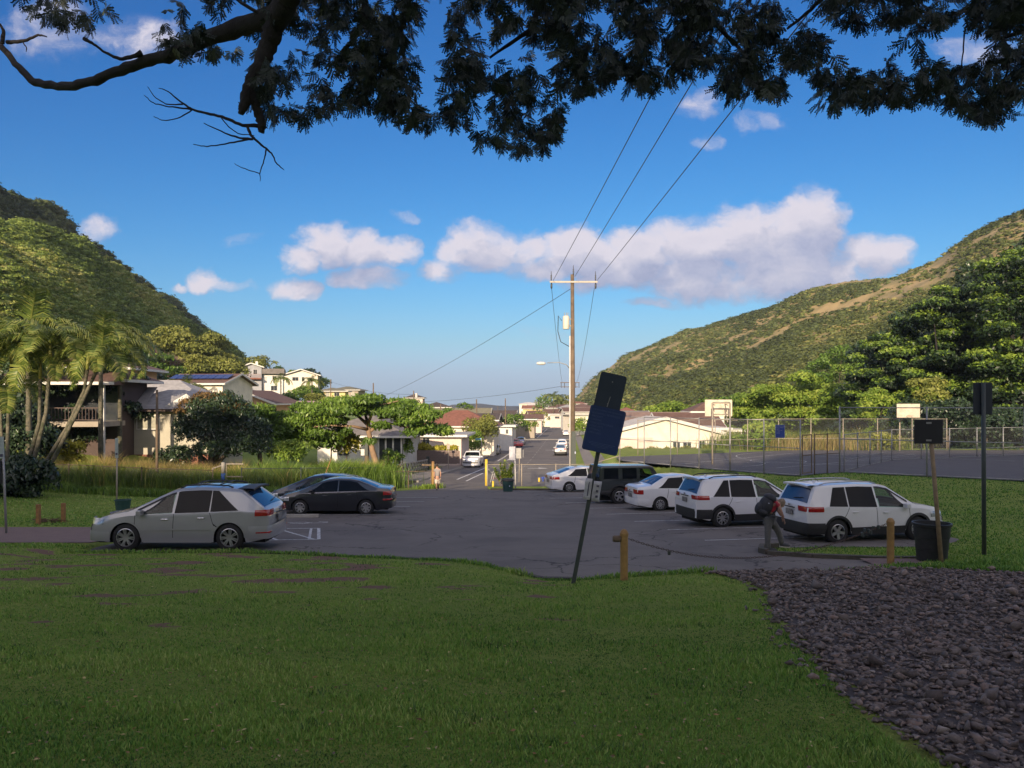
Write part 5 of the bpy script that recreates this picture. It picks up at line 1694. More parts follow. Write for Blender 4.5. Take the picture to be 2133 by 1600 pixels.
# --- more roofs down the left side of the street: label, px, py(base), D, w, d, h, roof, rh, wall, roof material
ROOFS = [
    ('brown-roofed bungalow with roof vents behind the round green bush', 955, 925, 112, 11, 9, 2.6, 'hip', 2.3, M_cream, M_r_red),
    ('low white-gabled house behind the brown-roofed bungalow', 982, 905, 140, 9.5, 8, 2.6, 'gable', 1.0, M_white_w, M_r_dark),
    ('wide olive-roofed house with two small gables, left of the first far pole', 955, 887, 165, 13, 9, 1.4, 'gable', 2.2, M_cream, M_r_green),
    ('wide grey-roofed house between the two far poles', 1013, 890, 175, 13, 9, 1.6, 'gable', 2.0, M_cream, M_r_dark),
    ('small white flat-roofed garage at the kerb on the left', 1051, 912, 128, 2.8, 4, 1.9, 'flat', 0, M_white_w, M_r_white),
    ('low white building with mint roof edge below the far ridge', 1038, 868, 300, 12, 8, 2.0, 'flat', 0, M_white_w, M_mint),
    ('dark-fronted row of houses on the left kerb before the hump', 1082, 898, 190, 8, 8, 2.8, 'flat', 0, M_tan, M_r_dark),
    ('brown-roofed house past the dark-fronted row', 1096, 893, 235, 10, 8, 2.8, 'gable', 1.4, M_pink, M_r_brown)]
FARV = [(1100, 852, 560, M_cream, M_r_white), (1117, 857, 520, M_yellow_w, M_r_white), (1128, 849, 620, M_white_w, M_r_pale), (1139, 861, 430, M_cream, M_r_white), (1146, 853, 560, M_pink, M_r_mauve),
        (1152, 865, 400, M_yellow_w, M_r_white), (1158, 846, 660, M_white_w, M_r_white), (1164, 858, 470, M_mint, M_r_pale), (1170, 868, 380, M_white_w, M_r_brown), (1174, 850, 600, M_cream, M_r_green),
        (1181, 860, 450, M_white_w, M_r_white), (1204, 856, 430, M_white_w, M_r_red), (1213, 866, 340, M_cream, M_r_brown), (1207, 876, 280, M_white_w, M_r_brown), (1125, 876, 360, M_cream, M_r_brown),
        (1144, 879, 345, M_white_w, M_r_dark), (1162, 882, 335, M_cream, M_r_brown), (1180, 877, 320, M_pink, M_r_white), (1110, 868, 400, M_yellow_w, M_r_red), (1192, 868, 360, M_mint, M_r_pale),
        (1218, 893, 215, M_cream, M_r_brown)]
for lb, px, py, D, w, d, h, rf, rh, wm_, rm_ in ROOFS:
    p = PT(px, py, D)
    wins = [('f', -w * .28, h * .55, w * .12, h * .4), ('f', w * .2, h * .55, w * .16, h * .4)]
    house('house', lb, (p.x, p.y + d / 2, p.z), RAD(-4), w, d, h, rf, rh, .6, wm_, rm_, wins, 'houses down the street')
NF = ['white-roofed cream', 'white-roofed yellow', 'grey-roofed white', 'low white-roofed cream', 'mauve-roofed pink', 'wide white-roofed yellow', 'topmost white', 'pale-roofed mint green', 'brown-roofed white', 'olive-roofed cream',
      'all-white', 'red-roofed white', 'brown-roofed cream', 'nearer brown-roofed white', 'low brown-roofed cream', 'dark-roofed white', 'brown-roofed cream street-end', 'white-roofed pink', 'red-roofed yellow', 'mint green street-end', 'nearest brown-roofed cream']
POSN = ['lowest on the left of the far hill', 'beside the tallest far palm', 'high on the far hill', 'above the end of the street', 'half way up the far hill', 'just over the end of the street', 'of the far hill', 'among trees on the far hill',
        'right of the street end', 'under the dry slope', 'left of the utility pole, far off', 'right of the utility pole, far off', 'right of the pole below the dry slope', 'right of the pole near the pavement', 'at the left of the street end', 'closing the end of the street', 'behind the last white car', 'beside the utility pole, far off',
        'left of the far hill foot', 'behind the utility pole', 'beside the right pavement']
for i, (px, py, D, wm_, rm_) in enumerate(FARV):
    w = R.uniform(9, 14); h = R.uniform(2.6, 4.4); p = PT(px, py, D)
    rf = R.choice(['gable', 'hip', 'flat'])
    wins = [('f', -w * .28, h * .55, w * .14, h * .35), ('f', w * .05, h * .55, w * .12, h * .35), ('f', w * .3, h * .55, w * .12, h * .35)]
    house('house', f'{NF[i]} house {POSN[i]}', (p.x, p.y, p.z), RAD(R.uniform(-20, 20)), w, 8, h, rf, R.uniform(1.2, 1.8), .7, wm_, rm_, wins, 'houses on the far hill', sink=6)

# --- right: the cream house beyond the court
p = PT(1395, 948, 72)
r = house('house', 'long cream house with pinkish low gable beyond the court, in full sun', (p.x - .6, p.y + 4, p.z), RAD(2), 10.6, 8, 2.0, 'gable', 1.35, .35, M_cream, M_r_white, [('f', 1.1, .75, .7, 1.0, M_pane), ('f', 2.1, .75, .8, 1.0, M_pane), ('f', 3.5, .8, .6, 1.1)], axis='y')
q = MB(); q.box((-3.2, -4.06, .8), (4.1, .1, 1.7)); q.build('pink_wall_panel', M_pink, r)
p = PT(1460, 945, 74)
r2 = house('house', 'low flat-roofed cream wing with doors, right of the pinkish gable', (p.x + .3, p.y + 3.4, p.z), RAD(1), 4.6, 6, 2.3, 'flat', 0, .4, M_cream, M_r_white, [('f', -.9, 1.1, .7, 1.3), ('f', .8, 1.2, .9, 1.4)], door=(0, 2.0))
p = PT(1378, 925, 88)
house('house', 'wide brown-roofed house behind the long cream one', (p.x, p.y + 5, p.z), RAD(2), 9, 9, 1.5, 'gable', 1.9, .6, M_cream, M_r_mbrown, [])
p = PT(1446, 930, 84)
house('house', 'brown gabled house with pale bargeboard behind the first basket hoop', (p.x, p.y + 5, p.z), RAD(2), 6.5, 8, 1.8, 'gable', 1.6, .5, M_yellow_w, M_r_brown, [])
p = PT(1478, 925, 92)
r = house('house', 'two-storey cream house tower with one small window behind the basket hoop', (p.x, p.y + 3, p.z), 0, 3.8, 5, 3.9, 'hip', 1.1, .3, M_cream, M_r_brown, [('f', .7, 1.6, 1.1, .8)])
p = PT(1521, 945, 80)
r = house('house', 'white verandah pavilion with slender posts, right of the cream wing', (p.x, p.y + 3, p.z), 0, 4.2, 4, 2.3, 'flat', 0, .4, M_dkvoid, M_r_white, [])
for i in range(7): q = MB(); q.box((-2.0 + i * .68, -2.1, 1.1), (.12, .1, 2.2)); q.build('post', M_trim, r)
q = MB(); q.box((0, -2.12, .95), (4.2, .08, .1)); q.box((0, -2.12, .15), (4.2, .08, .1)); q.build('rail', M_trim, r)
p = PT(1312, 886, 150)
house('house', 'white house with terracotta roof and mint fascia left of the dry slope foot', (p.x, p.y + 5, p.z), 0, 6.5, 8, 1.8, 'hip', 1.7, .5, M_white_w, M_r_red, [('f', 0, .9, 1.0, .9)], tm=M_mint)
p = PT(1312, 905, 118)
house('house', 'grey-roofed house hidden behind the leaning sign', (p.x, p.y + 5, p.z), 0, 6.5, 8, 1.7, 'gable', 1.7, .5, M_cream, M_r_grey, [])
# ------------------------------------------------------------------ trees and plants
M_bark = mat('bark', (.12, .095, .075), (.07, .055, .045), .95, 4, bump=.7, bscale=22)
M_bark_d = mat('dark_bark', (.03, .026, .026), (.018, .016, .018), .95, 7, bump=.9, bscale=30)
M_bark_l = mat('pale_bark', (.32, .21, .13), (.22, .15, .10), .9, 3, bump=.4, bscale=18)
M_palm = mat('palm_trunk', (.16, .14, .10), (.07, .07, .05), .9, 9, bump=.4, bscale=12, c3=(.05, .055, .03))
M_shaft = mat('palm_crownshaft', (.30, .26, .05), (.20, .22, .05), .5, 4)
L_green = leafmat('green_leaves', [(0, (.035, .07, .014)), (.45, (.10, .18, .024)), (.8, (.18, .29, .04)), (1, (.32, .40, .08))], .3, .45, .4)
L_lime = leafmat('lime_leaves', [(0, (.06, .11, .015)), (.5, (.18, .28, .04)), (1, (.38, .44, .08))], .3)
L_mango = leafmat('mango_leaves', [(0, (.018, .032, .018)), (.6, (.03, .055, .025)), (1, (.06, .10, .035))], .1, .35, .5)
L_orange = leafmat('new_mango_leaves', [(0, (.08, .08, .03)), (.5, (.19, .12, .045)), (1, (.32, .19, .07))], .3)
L_olive = leafmat('olive_leaves', [(0, (.08, .10, .024)), (.5, (.19, .215, .045)), (1, (.34, .34, .09))], .25)
L_yellow = leafmat('yellow_hedge_leaves', [(0, (.16, .17, .02)), (.5, (.38, .36, .04)), (1, (.60, .52, .08))], .3)
L_palm = leafmat('palm_leaves', [(0, (.035, .065, .015)), (.5, (.14, .20, .04)), (1, (.38, .38, .10))], .3, .4, .4)
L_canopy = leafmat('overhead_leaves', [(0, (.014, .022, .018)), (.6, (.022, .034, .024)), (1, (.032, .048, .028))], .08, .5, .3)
L_dry = leafmat('dry_grass', [(0, (.16, .13, .04)), (.5, (.36, .28, .10)), (1, (.52, .42, .18))], .3)
L_tall = leafmat('tall_grass', [(0, (.05, .09, .015)), (.5, (.12, .19, .03)), (.85, (.24, .27, .05)), (1, (.42, .34, .10))], .3)
L_brown = leafmat('dry_twigs', [(0, (.14, .09, .07)), (1, (.26, .17, .13))], .1)
L_red = leafmat('red_leaves', [(0, (.12, .02, .015)), (1, (.36, .07, .05))], .3)
L_deep = leafmat('deep_tree_leaves', [(0, (.014, .028, .014)), (.5, (.022, .045, .017)), (.66, (.055, .105, .022)), (.84, (.17, .27, .035)), (1, (.30, .40, .06))], .25, .45, .4)  # shade and sunlit sprays put into the colour: dark leaves, bright upper ones


def leafcloud(name, blobs, n, size, m, parent=None, zc=.22, up=.5, asp=.5, seed=None, shell=(.75, 1.05), rndb=None, droop=0.0, kind=None, fold=True):
    """n small leaves in the outer part of ellipsoids: blobs = [(x, y, z, rx, ry, rz)]"""
    B = np.array(blobs, float)
    vol = B[:, 3] * B[:, 4] + B[:, 4] * B[:, 5] + B[:, 3] * B[:, 5]
    j = NR.choice(len(B), n, p=vol / vol.sum())
    d = NR.normal(size=(n, 3)); d /= np.linalg.norm(d, axis=1)[:, None]
    d[:, 2] = np.where(d[:, 2] < -.35, -d[:, 2], d[:, 2])
    r = NR.uniform(shell[0], shell[1], n)[:, None]
    P = B[j, :3] + d * B[j, 3:6] * r
    P += NR.normal(size=(n, 3)) * size * .5
    N = d * .7 + NR.normal(size=(n, 3)) * .55 + [0, 0, up]
    N /= np.linalg.norm(N, axis=1)[:, None]
    A = np.cross(N, NR.normal(size=(n, 3))); A[:, 2] -= droop; A /= np.linalg.norm(A, axis=1)[:, None]
    Bv = np.cross(N, A)
    s = (size * NR.uniform(.6, 1.35, n))[:, None]
    V = np.stack([P - A * s, P - Bv * s * asp - N * s * .12, P + A * s - N * s * .1, P + Bv * s * asp - N * s * .12], 1).reshape(-1, 3)
    b = (np.arange(n) * 4)[:, None]
    F = np.concatenate([b + [[0, 1, 2]], b + [[0, 2, 3]]], 1).reshape(-1, 3)
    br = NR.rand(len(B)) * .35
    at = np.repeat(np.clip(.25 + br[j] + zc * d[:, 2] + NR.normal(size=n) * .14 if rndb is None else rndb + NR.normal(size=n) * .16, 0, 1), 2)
    o = link(name, npmesh(name, V, F, m, False, at), parent)
    if kind: o['kind'] = kind
    return o


def blobs_in(n, c, R3, r, flat=.6, rs=None, bottom=-.2):
    out = []
    for i in range(n):
        while True:
            p = NR.uniform(-1, 1, 3)
            if np.linalg.norm(p) < 1 and p[2] > bottom: break
        q = r * NR.uniform(.6, 1.25)
        out.append((c[0] + p[0] * R3[0], c[1] + p[1] * R3[1], c[2] + p[2] * R3[2], q, q, q * flat))
    return out


def tree(name, label, base, H, Rc, group=None, cat='tree', nb=16, nl=5000, ls=.16, lm=None, bm=None, flat=.55, hc=.6, thick=.22, br=.42, limbs=7, squash=1.0, droop=0.0, up=.5, bend=(0, 0), asp=.5, low=-.2, rndb=None, zc=.22):
    r = thing(name, label, cat, tuple(base), 0, group)
    cz = H * hc
    bl = blobs_in(nb, (bend[0], bend[1], cz), (Rc, Rc * squash, H - cz), Rc * br, flat, bottom=low)
    t = MB()
    fork = Vector((bend[0] * .5, bend[1] * .5, cz * .55))
    t.tube([(0, 0, -1.2), (bend[0] * .1, 0, 0), tuple(fork * .6 + Vector((.05 * Rc, 0, 0))), tuple(fork)], [thick * 1.3, thick, thick * .8, thick * .7], 9)
    pick = sorted(bl, key=lambda b: R.random())[:limbs]
    for b in pick:
        e = Vector(b[:3]); mid = fork.lerp(e, .5) + Vector((R.uniform(-.1, .1), R.uniform(-.1, .1), .05 * H * R.random() - .04 * H))
        t.tube([tuple(fork), tuple(mid), tuple(e)], [thick * .5, thick * .3, thick * .1], 6)
    t.build('trunk', bm or M_bark, r, smooth=True)
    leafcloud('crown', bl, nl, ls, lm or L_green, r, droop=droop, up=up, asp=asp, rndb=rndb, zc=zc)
    return r


# --- umbrella-shaped tree in the middle
b = GP(792, 1003)
r = thing('spreading_tree', 'umbrella-shaped tree with large drooping leaves and leaning pale trunk, behind the dark cars', 'tree', tuple(b))
D = b.y
def loc(px, py, dd=0.0): return PT(px, py, D + dd) - b
t = MB()
t.tube([loc(798, 1010), loc(790, 985), loc(776, 940), loc(768, 900), loc(766, 880)], [.34, .27, .22, .19, .16], 10)
for pts in (((766, 885, 0), (740, 862, .8), (700, 858, 1.5), (640, 870, 2)), ((766, 885, 0), (775, 860, -.5), (790, 845, -1), (830, 835, -1.5)), ((768, 900, 0), (800, 880, .4), (850, 890, .8), (910, 900, 1)),
            ((766, 882, 0), (760, 860, 1), (745, 840, 2)), ((768, 895, 0), (735, 888, -1), (690, 886, -1.5), (645, 890, -1.5)), ((790, 870, 0), (830, 868, 1.5), (880, 868, 2.5))):
    t.tube([loc(*p) for p in pts], [.15, .1, .07, .03][:len(pts)] if len(pts) == 4 else [.15, .09, .05], 7)
t.build('trunk', M_bark_l, r, smooth=True)
bl = []
for px, py, rx, rz in ((770, 835, 45, 12), (720, 838, 45, 12), (820, 840, 45, 12), (860, 852, 40, 14), (880, 872, 35, 16), (905, 893, 34, 14), (925, 905, 18, 10), (680, 850, 40, 14), (650, 862, 35, 16), (625, 880, 38, 18),
                       (600, 900, 34, 16), (640, 905, 40, 16), (740, 858, 50, 14), (800, 862, 45, 14), (840, 880, 36, 15), (870, 900, 30, 12), (690, 880, 30, 12), (800, 890, 24, 10), (585, 880, 24, 12), (605, 872, 28, 14), (590, 868, 22, 12), (640, 850, 30, 12), (595, 895, 30, 16), (570, 895, 20, 14), (615, 915, 34, 16), (625, 895, 34, 16), (660, 880, 34, 16), (660, 925, 24, 12), (720, 900, 16, 10), (770, 920, 16, 8), (750, 848, 60, 10)):
    for k in range(4):
        p = loc(px + R.uniform(-.5, .5) * rx, py + R.uniform(-.35, .35) * rz, R.uniform(-2.6, 2.6)); q = rx * D / 1600 * .78
        bl.append((p.x, p.y, p.z, q, q, max(rz * D / 1600 * .8, .26)))
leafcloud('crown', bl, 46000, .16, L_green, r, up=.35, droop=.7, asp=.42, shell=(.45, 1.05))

# --- big dark mango on the left, with orange new leaves
b = GP(478, 990); b = Vector((b.x, 52, G(b.x, 52)))
r = thing('mango_tree', 'dark dense mango tree with orange new leaves along its crown, right of the ivory house', 'tree', tuple(b))
D = 52
def loc(px, py, dd=0.0): return PT(px, py, D + dd) - b
t = MB(); t.tube([(0, 0, -.5), (0, 0, .6), (.1, 0, 2)], [.4, .3, .28], 9)
for k in range(5): t.tube([(0, 0, .8), (R.uniform(-1.5, 1.5), R.uniform(-1, 1), 2.2), (R.uniform(-2.5, 2.5), R.uniform(-1, 1), 3.4)], [.2, .12, .05], 6)
t.build('trunk', M_bark, r, smooth=True)
bl = []
for px, py, rx, rz in ((400, 880, 36, 30), (430, 855, 40, 30), (470, 850, 40, 34), (440, 900, 50, 36), (490, 900, 50, 40), (400, 910, 34, 26), (450, 940, 50, 26), (520, 930, 46, 34), (380, 895, 20, 20), (500, 860, 30, 26), (540, 900, 26, 30)):
    p = loc(px, py, R.uniform(-1, 1)); q = rx * D / 1600; bl.append((p.x, p.y, p.z, q, q, rz * D / 1600))
leafcloud('crown', bl, 15000, .13, L_mango, r, up=.3, droop=.5, asp=.34, shell=(.7, 1.04))
bl2 = []
for px, py, rx, rz in ((395, 842, 24, 12), (430, 830, 28, 13), (465, 832, 26, 13), (480, 855, 20, 14), (375, 860, 14, 10), (500, 850, 16, 12)):
    p = loc(px, py, -.6); q = rx * D / 1600; bl2.append((p.x, p.y, p.z, q, q, rz * D / 1600))
leafcloud('new_leaves', bl2, 1700, .13, L_orange, r, up=.4, droop=.4, asp=.34)
# lit green tree right of the mango
bb = PT(540, 990, 56); tree('leafy_tree', 'bright green leafy tree between the mango and the umbrella-shaped tree', on(bb.x, 56), 5.4, 1.9, None, 'tree', 16, 6000, .15, L_green, hc=.62, br=.5, droop=.4, low=-.9)


# --- trees on the slopes, each one apart
SL = 'trees on the left slope'
def slope_tree(name, label, px, py, D, H, Rc, lm, sink=0, **k):
    p = PT(px, py, D)
    return tree(name, label, (p.x, p.y, p.z - H), H, Rc, SL, 'tree', lm=lm, **k)


slope_tree('monkeypod_tree', 'broad lime green umbrella tree high behind the solar roof', 372, 690, 150, 13, 9.0, L_olive, nb=46, nl=17000, ls=.30, hc=.62, br=.26, flat=.5, thick=.5)
slope_tree('monkeypod_tree', 'lower lime green umbrella tree right of the bare brown tree', 432, 738, 140, 11, 6.8, L_olive, nb=34, nl=13000, ls=.28, hc=.6, br=.28, flat=.5, thick=.4, squash=.7)
slope_tree('leafy_tree', 'olive tree behind the tall grey and white house', 470, 765, 165, 10, 6, L_olive, nb=24, nl=7000, ls=.28, hc=.5, br=.33)
slope_tree('leafy_tree', 'bright green bushy tree above the ivory house roof', 292, 775, 100, 7, 2.6, L_lime, nb=18, nl=4500, ls=.2, hc=.45, br=.45)
slope_tree('leafy_tree', 'rounded green tree between the palms and the lime umbrella tree', 318, 720, 118, 10, 4.6, L_green, nb=24, nl=6500, ls=.24, hc=.45, br=.36)
slope_tree('leafy_tree', 'deep green tree just behind the palm crowns', 245, 700, 105, 11, 5.0, L_mango, nb=24, nl=7000, ls=.22, hc=.4, br=.38, low=-.9)
slope_tree('leafy_tree', 'dense dark tree behind the left palm stems', 40, 720, 70, 11, 5.4, L_mango, nb=30, nl=9000, ls=.18, hc=.4, br=.38, low=-1)
slope_tree('leafy_tree', 'tree with yellowing crown behind the leftmost palm', 120, 745, 72, 9, 3.4, L_lime, nb=20, nl=5000, ls=.17, hc=.4, br=.4, low=-1)
slope_tree('leafy_tree', 'tree on the skyline directly behind the tall grey and white house', 545, 745, 230, 9, 6, L_olive, nb=26, nl=5000, ls=.34, hc=.5, br=.33)
slope_tree('leafy_tree', 'dark feathery tree on the skyline left of the cream ridge house', 590, 765, 235, 8, 5, L_green, nb=20, nl=4000, ls=.32, hc=.5, br=.33)
slope_tree('leafy_tree', 'flat-topped tree right behind the cream ridge house', 640, 772, 245, 7, 5, L_mango, nb=18, nl=3500, ls=.34, hc=.6, br=.36, squash=.6)
slope_tree('leafy_tree', 'small tree on the skyline right of the cream ridge house', 665, 790, 240, 5, 4, L_green, nb=14, nl=2200, ls=.3, hc=.5, br=.4)
slope_tree('leafy_tree', 'mass of grey green tree below the cream ridge house', 625, 800, 165, 9, 5.4, L_green, nb=26, nl=8000, ls=.26, hc=.5, br=.34, low=-1)
slope_tree('leafy_tree', 'darker tree above the mauve roof', 590, 822, 150, 8, 5.0, L_mango, nb=24, nl=6000, ls=.26, hc=.5, br=.34, low=-1)
slope_tree('leafy_tree', 'brownish tree above the left of the umbrella-shaped tree', 655, 822, 150, 7, 3.4, L_olive, nb=18, nl=4000, ls=.22, hc=.5, br=.4, low=-1)
slope_tree('leafy_tree', 'tree with red flowers left of the far ridge', 968, 846, 170, 6, 4.2, L_green, nb=22, nl=4000, ls=.24, hc=.5, br=.36, low=-1)
slope_tree('leafy_tree', 'green tree right of the cream two-storey house', 945, 850, 165, 6, 3.4, L_green, nb=20, nl=3500, ls=.22, hc=.5, br=.36, low=-1)
slope_tree('leafy_tree', 'dark bushy tree overlapping the right of the brown hipped roof', 238, 700, 57, 10, 2.3, L_mango, nb=26, nl=9000, ls=.17, hc=.42, br=.42, low=-1, droop=.6, zc=.5)
slope_tree('leafy_tree', 'dark tree between the palm crowns and the brown hipped roof', 70, 690, 52, 11, 2.6, L_mango, nb=26, nl=9000, ls=.16, hc=.45, br=.42, low=-1, droop=.6, zc=.5)
for i_, (px_, py_, D_, R_, m_, lb_) in enumerate(((1018, 893, 150, 2.6, L_green, 'dark green tree between the two far poles'), (1066, 878, 210, 4.0, L_green, 'tree behind the dark-fronted row'), (1090, 868, 300, 5, L_olive, 'olive tree left of the far hill houses'),
        (1108, 862, 420, 7, L_green, 'green clump among the far hill houses on the left'), (1128, 868, 390, 6, L_lime, 'light green clump below the yellow far house'), (1150, 872, 340, 5, L_green, 'dark green clump before the end of the street'),
        (1172, 873, 330, 5, L_olive, 'olive clump right of the street end'), (1186, 866, 350, 6, L_green, 'clump of trees behind the near utility pole'), (1210, 860, 380, 7, L_green, 'trees at the foot of the dry slope by the sign'),
        (1228, 872, 240, 4, L_lime, 'light green tree between the pole and the leaning sign'), (1335, 868, 165, 4.5, L_green, 'dark green tree behind the terracotta-roofed house'), (940, 876, 150, 2.8, L_green, 'green tree before the olive-roofed house'),
        (1000, 868, 200, 4.2, L_olive, 'reddish olive tree on the skyline left of the far ridge'), (900, 880, 150, 3.2, L_olive, 'scrubby tree below the cream two-storey house'), (1138, 852, 600, 9, L_olive, 'highest clump on the far hill'))):
    slope_tree('leafy_tree', lb_, px_, py_ - 14 * 120 / D_, D_, R_ * 1.5, R_, m_, nb=14, nl=1500, ls=max(.16, D_ * .0011), hc=.5, br=.42, low=-1, limbs=3)
# bare brown tree
p = PT(345, 742, 122)
r = thing('bare_tree', 'leafless reddish brown tree in front of the lime umbrella tree', 'tree', (p.x, p.y, p.z - 7), 0)
t = MB()
def branch(p, d, L, rad, k):
    e = p + d * L
    t.tube([p, (p + e) / 2 + Vector((R.uniform(-.1, .1), R.uniform(-.1, .1), R.uniform(0, .1))) * L, e], [rad, rad * .8, rad * .55], 5, cap=False)
    if k:
        for _ in range(4 if k > 1 else 5):
            dd = (d + Vector((R.uniform(-1, 1), R.uniform(-1, 1), R.uniform(-.3, .8))) * .75).normalized(); branch(e, dd, L * R.uniform(.6, .8), rad * .5, k - 1)
branch(Vector((0, 0, -1)), Vector((0, 0, 1)), 3.2, .3, 4)
t.build('branches', mat('bare_twigs', (.20, .13, .11), (.15, .10, .08), .9, 4), r)

# --- right: the dark spreading trees with sunlit sprays, and the bright ones below the dry slope
RT = 'trees beyond the court'
def rtree(name, label, px, py, D, H, Rc, lm, **k):
    p = PT(px, py, D)
    return tree(name, label, (p.x, p.y, p.z - H), H, Rc, RT, 'tree', lm=lm, **k)


def pixel_tree(name, label, D, foot, spots, n, ls, m, thick, rel=.5, per=7, fill=.72):
    """a spreading tree whose crown is a number of flat pads at places read off the photograph, each at its own depth"""
    p = PT(foot[0], foot[1], D); r = thing(name, label, 'tree', tuple(p), 0, RT); bl = []; t = MB()
    top = Vector((0, 0, (PT(foot[0], foot[1] - 130, D) - p).z))
    t.tube([(0, 0, -1.5), (.2, 0, top.z * .5), tuple(top)], [thick, thick * .8, thick * .6], 9)
    for px, py, rad in spots:
        dd = R.uniform(-5, 5); c = PT(px, py, D + dd) - p
        t.tube([tuple(top * .8), tuple((top + c) / 2 + Vector((0, 0, -.8))), tuple(c)], [thick * .4, thick * .2, .04], 6)
        for k in range(per):
            q = rad * D / 1600 * R.uniform(.4, fill)
            e = PT(px + R.uniform(-.7, .7) * rad, py + R.uniform(-.6, .6) * rad, D + dd + R.uniform(-2, 2)) - p
            bl.append((e.x, e.y, e.z, q, q, q * rel))
    t.build('trunk', M_bark_d, r, smooth=True)
    leafcloud('crown', bl, n, ls, m, r, zc=.5, up=.5)  # upper leaves of each pad coloured lighter, as if the sun caught them
    return r


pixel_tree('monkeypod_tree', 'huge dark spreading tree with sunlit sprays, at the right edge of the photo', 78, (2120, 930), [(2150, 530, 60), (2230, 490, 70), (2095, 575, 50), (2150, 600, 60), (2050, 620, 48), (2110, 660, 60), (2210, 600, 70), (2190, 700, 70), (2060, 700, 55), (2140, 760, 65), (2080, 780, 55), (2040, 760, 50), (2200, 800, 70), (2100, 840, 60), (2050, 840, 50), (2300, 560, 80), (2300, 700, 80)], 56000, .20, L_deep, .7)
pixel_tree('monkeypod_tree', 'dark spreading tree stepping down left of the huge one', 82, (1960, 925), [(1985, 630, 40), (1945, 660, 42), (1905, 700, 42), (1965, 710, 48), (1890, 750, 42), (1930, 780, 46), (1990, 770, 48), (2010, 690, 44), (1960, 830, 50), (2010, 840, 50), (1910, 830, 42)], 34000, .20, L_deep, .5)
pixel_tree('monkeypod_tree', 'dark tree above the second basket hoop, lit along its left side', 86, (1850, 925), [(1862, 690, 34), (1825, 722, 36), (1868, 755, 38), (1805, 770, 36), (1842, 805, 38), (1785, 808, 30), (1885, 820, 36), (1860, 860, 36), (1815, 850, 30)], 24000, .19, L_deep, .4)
def fill_spots(poly, step, rad):
    out = []
    xs_ = [p[0] for p in poly]; tp = [p[1] for p in poly]
    for x in range(int(xs_[0]), int(xs_[-1]), step):
        y = np.interp(x, xs_, tp) + rad * .9
        while y < 915: out.append((x + R.uniform(-8, 8), y + R.uniform(-8, 8), rad)); y += step * 1.05
    return out


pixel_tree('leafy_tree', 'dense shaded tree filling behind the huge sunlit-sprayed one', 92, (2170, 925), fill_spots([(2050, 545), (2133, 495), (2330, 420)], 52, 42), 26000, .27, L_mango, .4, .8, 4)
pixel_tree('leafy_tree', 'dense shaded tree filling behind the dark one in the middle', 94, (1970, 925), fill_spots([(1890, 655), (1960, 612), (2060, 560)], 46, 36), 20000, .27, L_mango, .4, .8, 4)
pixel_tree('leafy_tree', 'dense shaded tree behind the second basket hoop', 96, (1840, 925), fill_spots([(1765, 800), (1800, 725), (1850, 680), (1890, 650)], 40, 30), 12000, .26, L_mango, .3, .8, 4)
rtree('leafy_tree', 'shaded dark tree behind the court fence at the far right', 2090, 800, 70, 9, 6, L_mango, nb=30, nl=9000, ls=.2, hc=.4, br=.33, low=-1)
rtree('leafy_tree', 'bright green feathery tree left of the dark ones', 1680, 775, 112, 11, 7.0, L_lime, nb=46, nl=16000, ls=.25, hc=.5, br=.27, flat=.45, low=-1)
rtree('leafy_tree', 'bright green feathery tree above the blue notice', 1610, 795, 118, 9, 5.5, L_lime, nb=36, nl=10000, ls=.25, hc=.5, br=.3, flat=.45, low=-1)
rtree('leafy_tree', 'deep green feathery tree behind the first basket hoop', 1520, 806, 125, 9, 6.5, L_green, nb=36, nl=11000, ls=.26, hc=.5, br=.28, flat=.42, low=-1)
rtree('leafy_tree', 'low yellow green trees behind the brown-roofed house', 1400, 838, 130, 6, 6.5, L_lime, nb=26, nl=7000, ls=.26, hc=.5, br=.3, flat=.5, low=-1)
rtree('leafy_tree', 'dark rounded tree on the slope above the feathery ones', 1745, 730, 140, 11, 7, L_green, nb=34, nl=9000, ls=.28, hc=.5, br=.3, low=-1)
rtree('leafy_tree', 'small pale green tree beside the second basket hoop', 1825, 800, 76, 5.5, 2.2, L_lime, nb=18, nl=4200, ls=.17, hc=.55, br=.4, low=-1)
rtree('leafy_tree', 'dull brown-green tree behind the second basket hoop', 1935, 790, 74, 7, 3.8, L_olive, nb=22, nl=6000, ls=.18, hc=.45, br=.36, low=-1)
rtree('leafy_tree', 'green tree at the slope foot left of the tower house', 1300, 848, 170, 5, 5, L_lime, nb=16, nl=3500, ls=.28, hc=.5, br=.36, low=-1)
rtree('leafy_tree', 'large-leaved bush behind the court fence near the blue notice', 1585, 885, 66, 3.6, 2.2, L_lime, nb=16, nl=3500, ls=.17, hc=.5, br=.45, low=-1, droop=.5)
rtree('leafy_tree', 'tangled bush behind the fence corner', 1835, 900, 66, 4.4, 2.6, L_olive, nb=20, nl=5000, ls=.14, hc=.5, br=.42, low=-1)
for i_, (px_, w_) in enumerate(((1900, 3.2), (1975, 3.4), (2055, 3.6), (2135, 3.8))):
    lb_ = ['leftmost', 'second', 'third', 'rightmost'][i_]
    b_ = on(PT(px_, 940, 69).x, 69); b_.z = -4.0
    r_ = thing('bush', lb_ + ' of the dark thickets behind the tall court fence', 'bush', tuple(b_), 0, 'dark thickets behind the tall fence')
    leafcloud('foliage', blobs_in(12, (0, 0, 1.7), (w_ * .8, 1.2, 1.7), 1.2, .8, bottom=-1), 4200, .17, L_mango, r_, droop=.4)
    q = MB(); q.tube([(0, 0, -.4), (0, 0, 1.6)], [.12, .06], 6); q.build('stem', M_bark, r_)
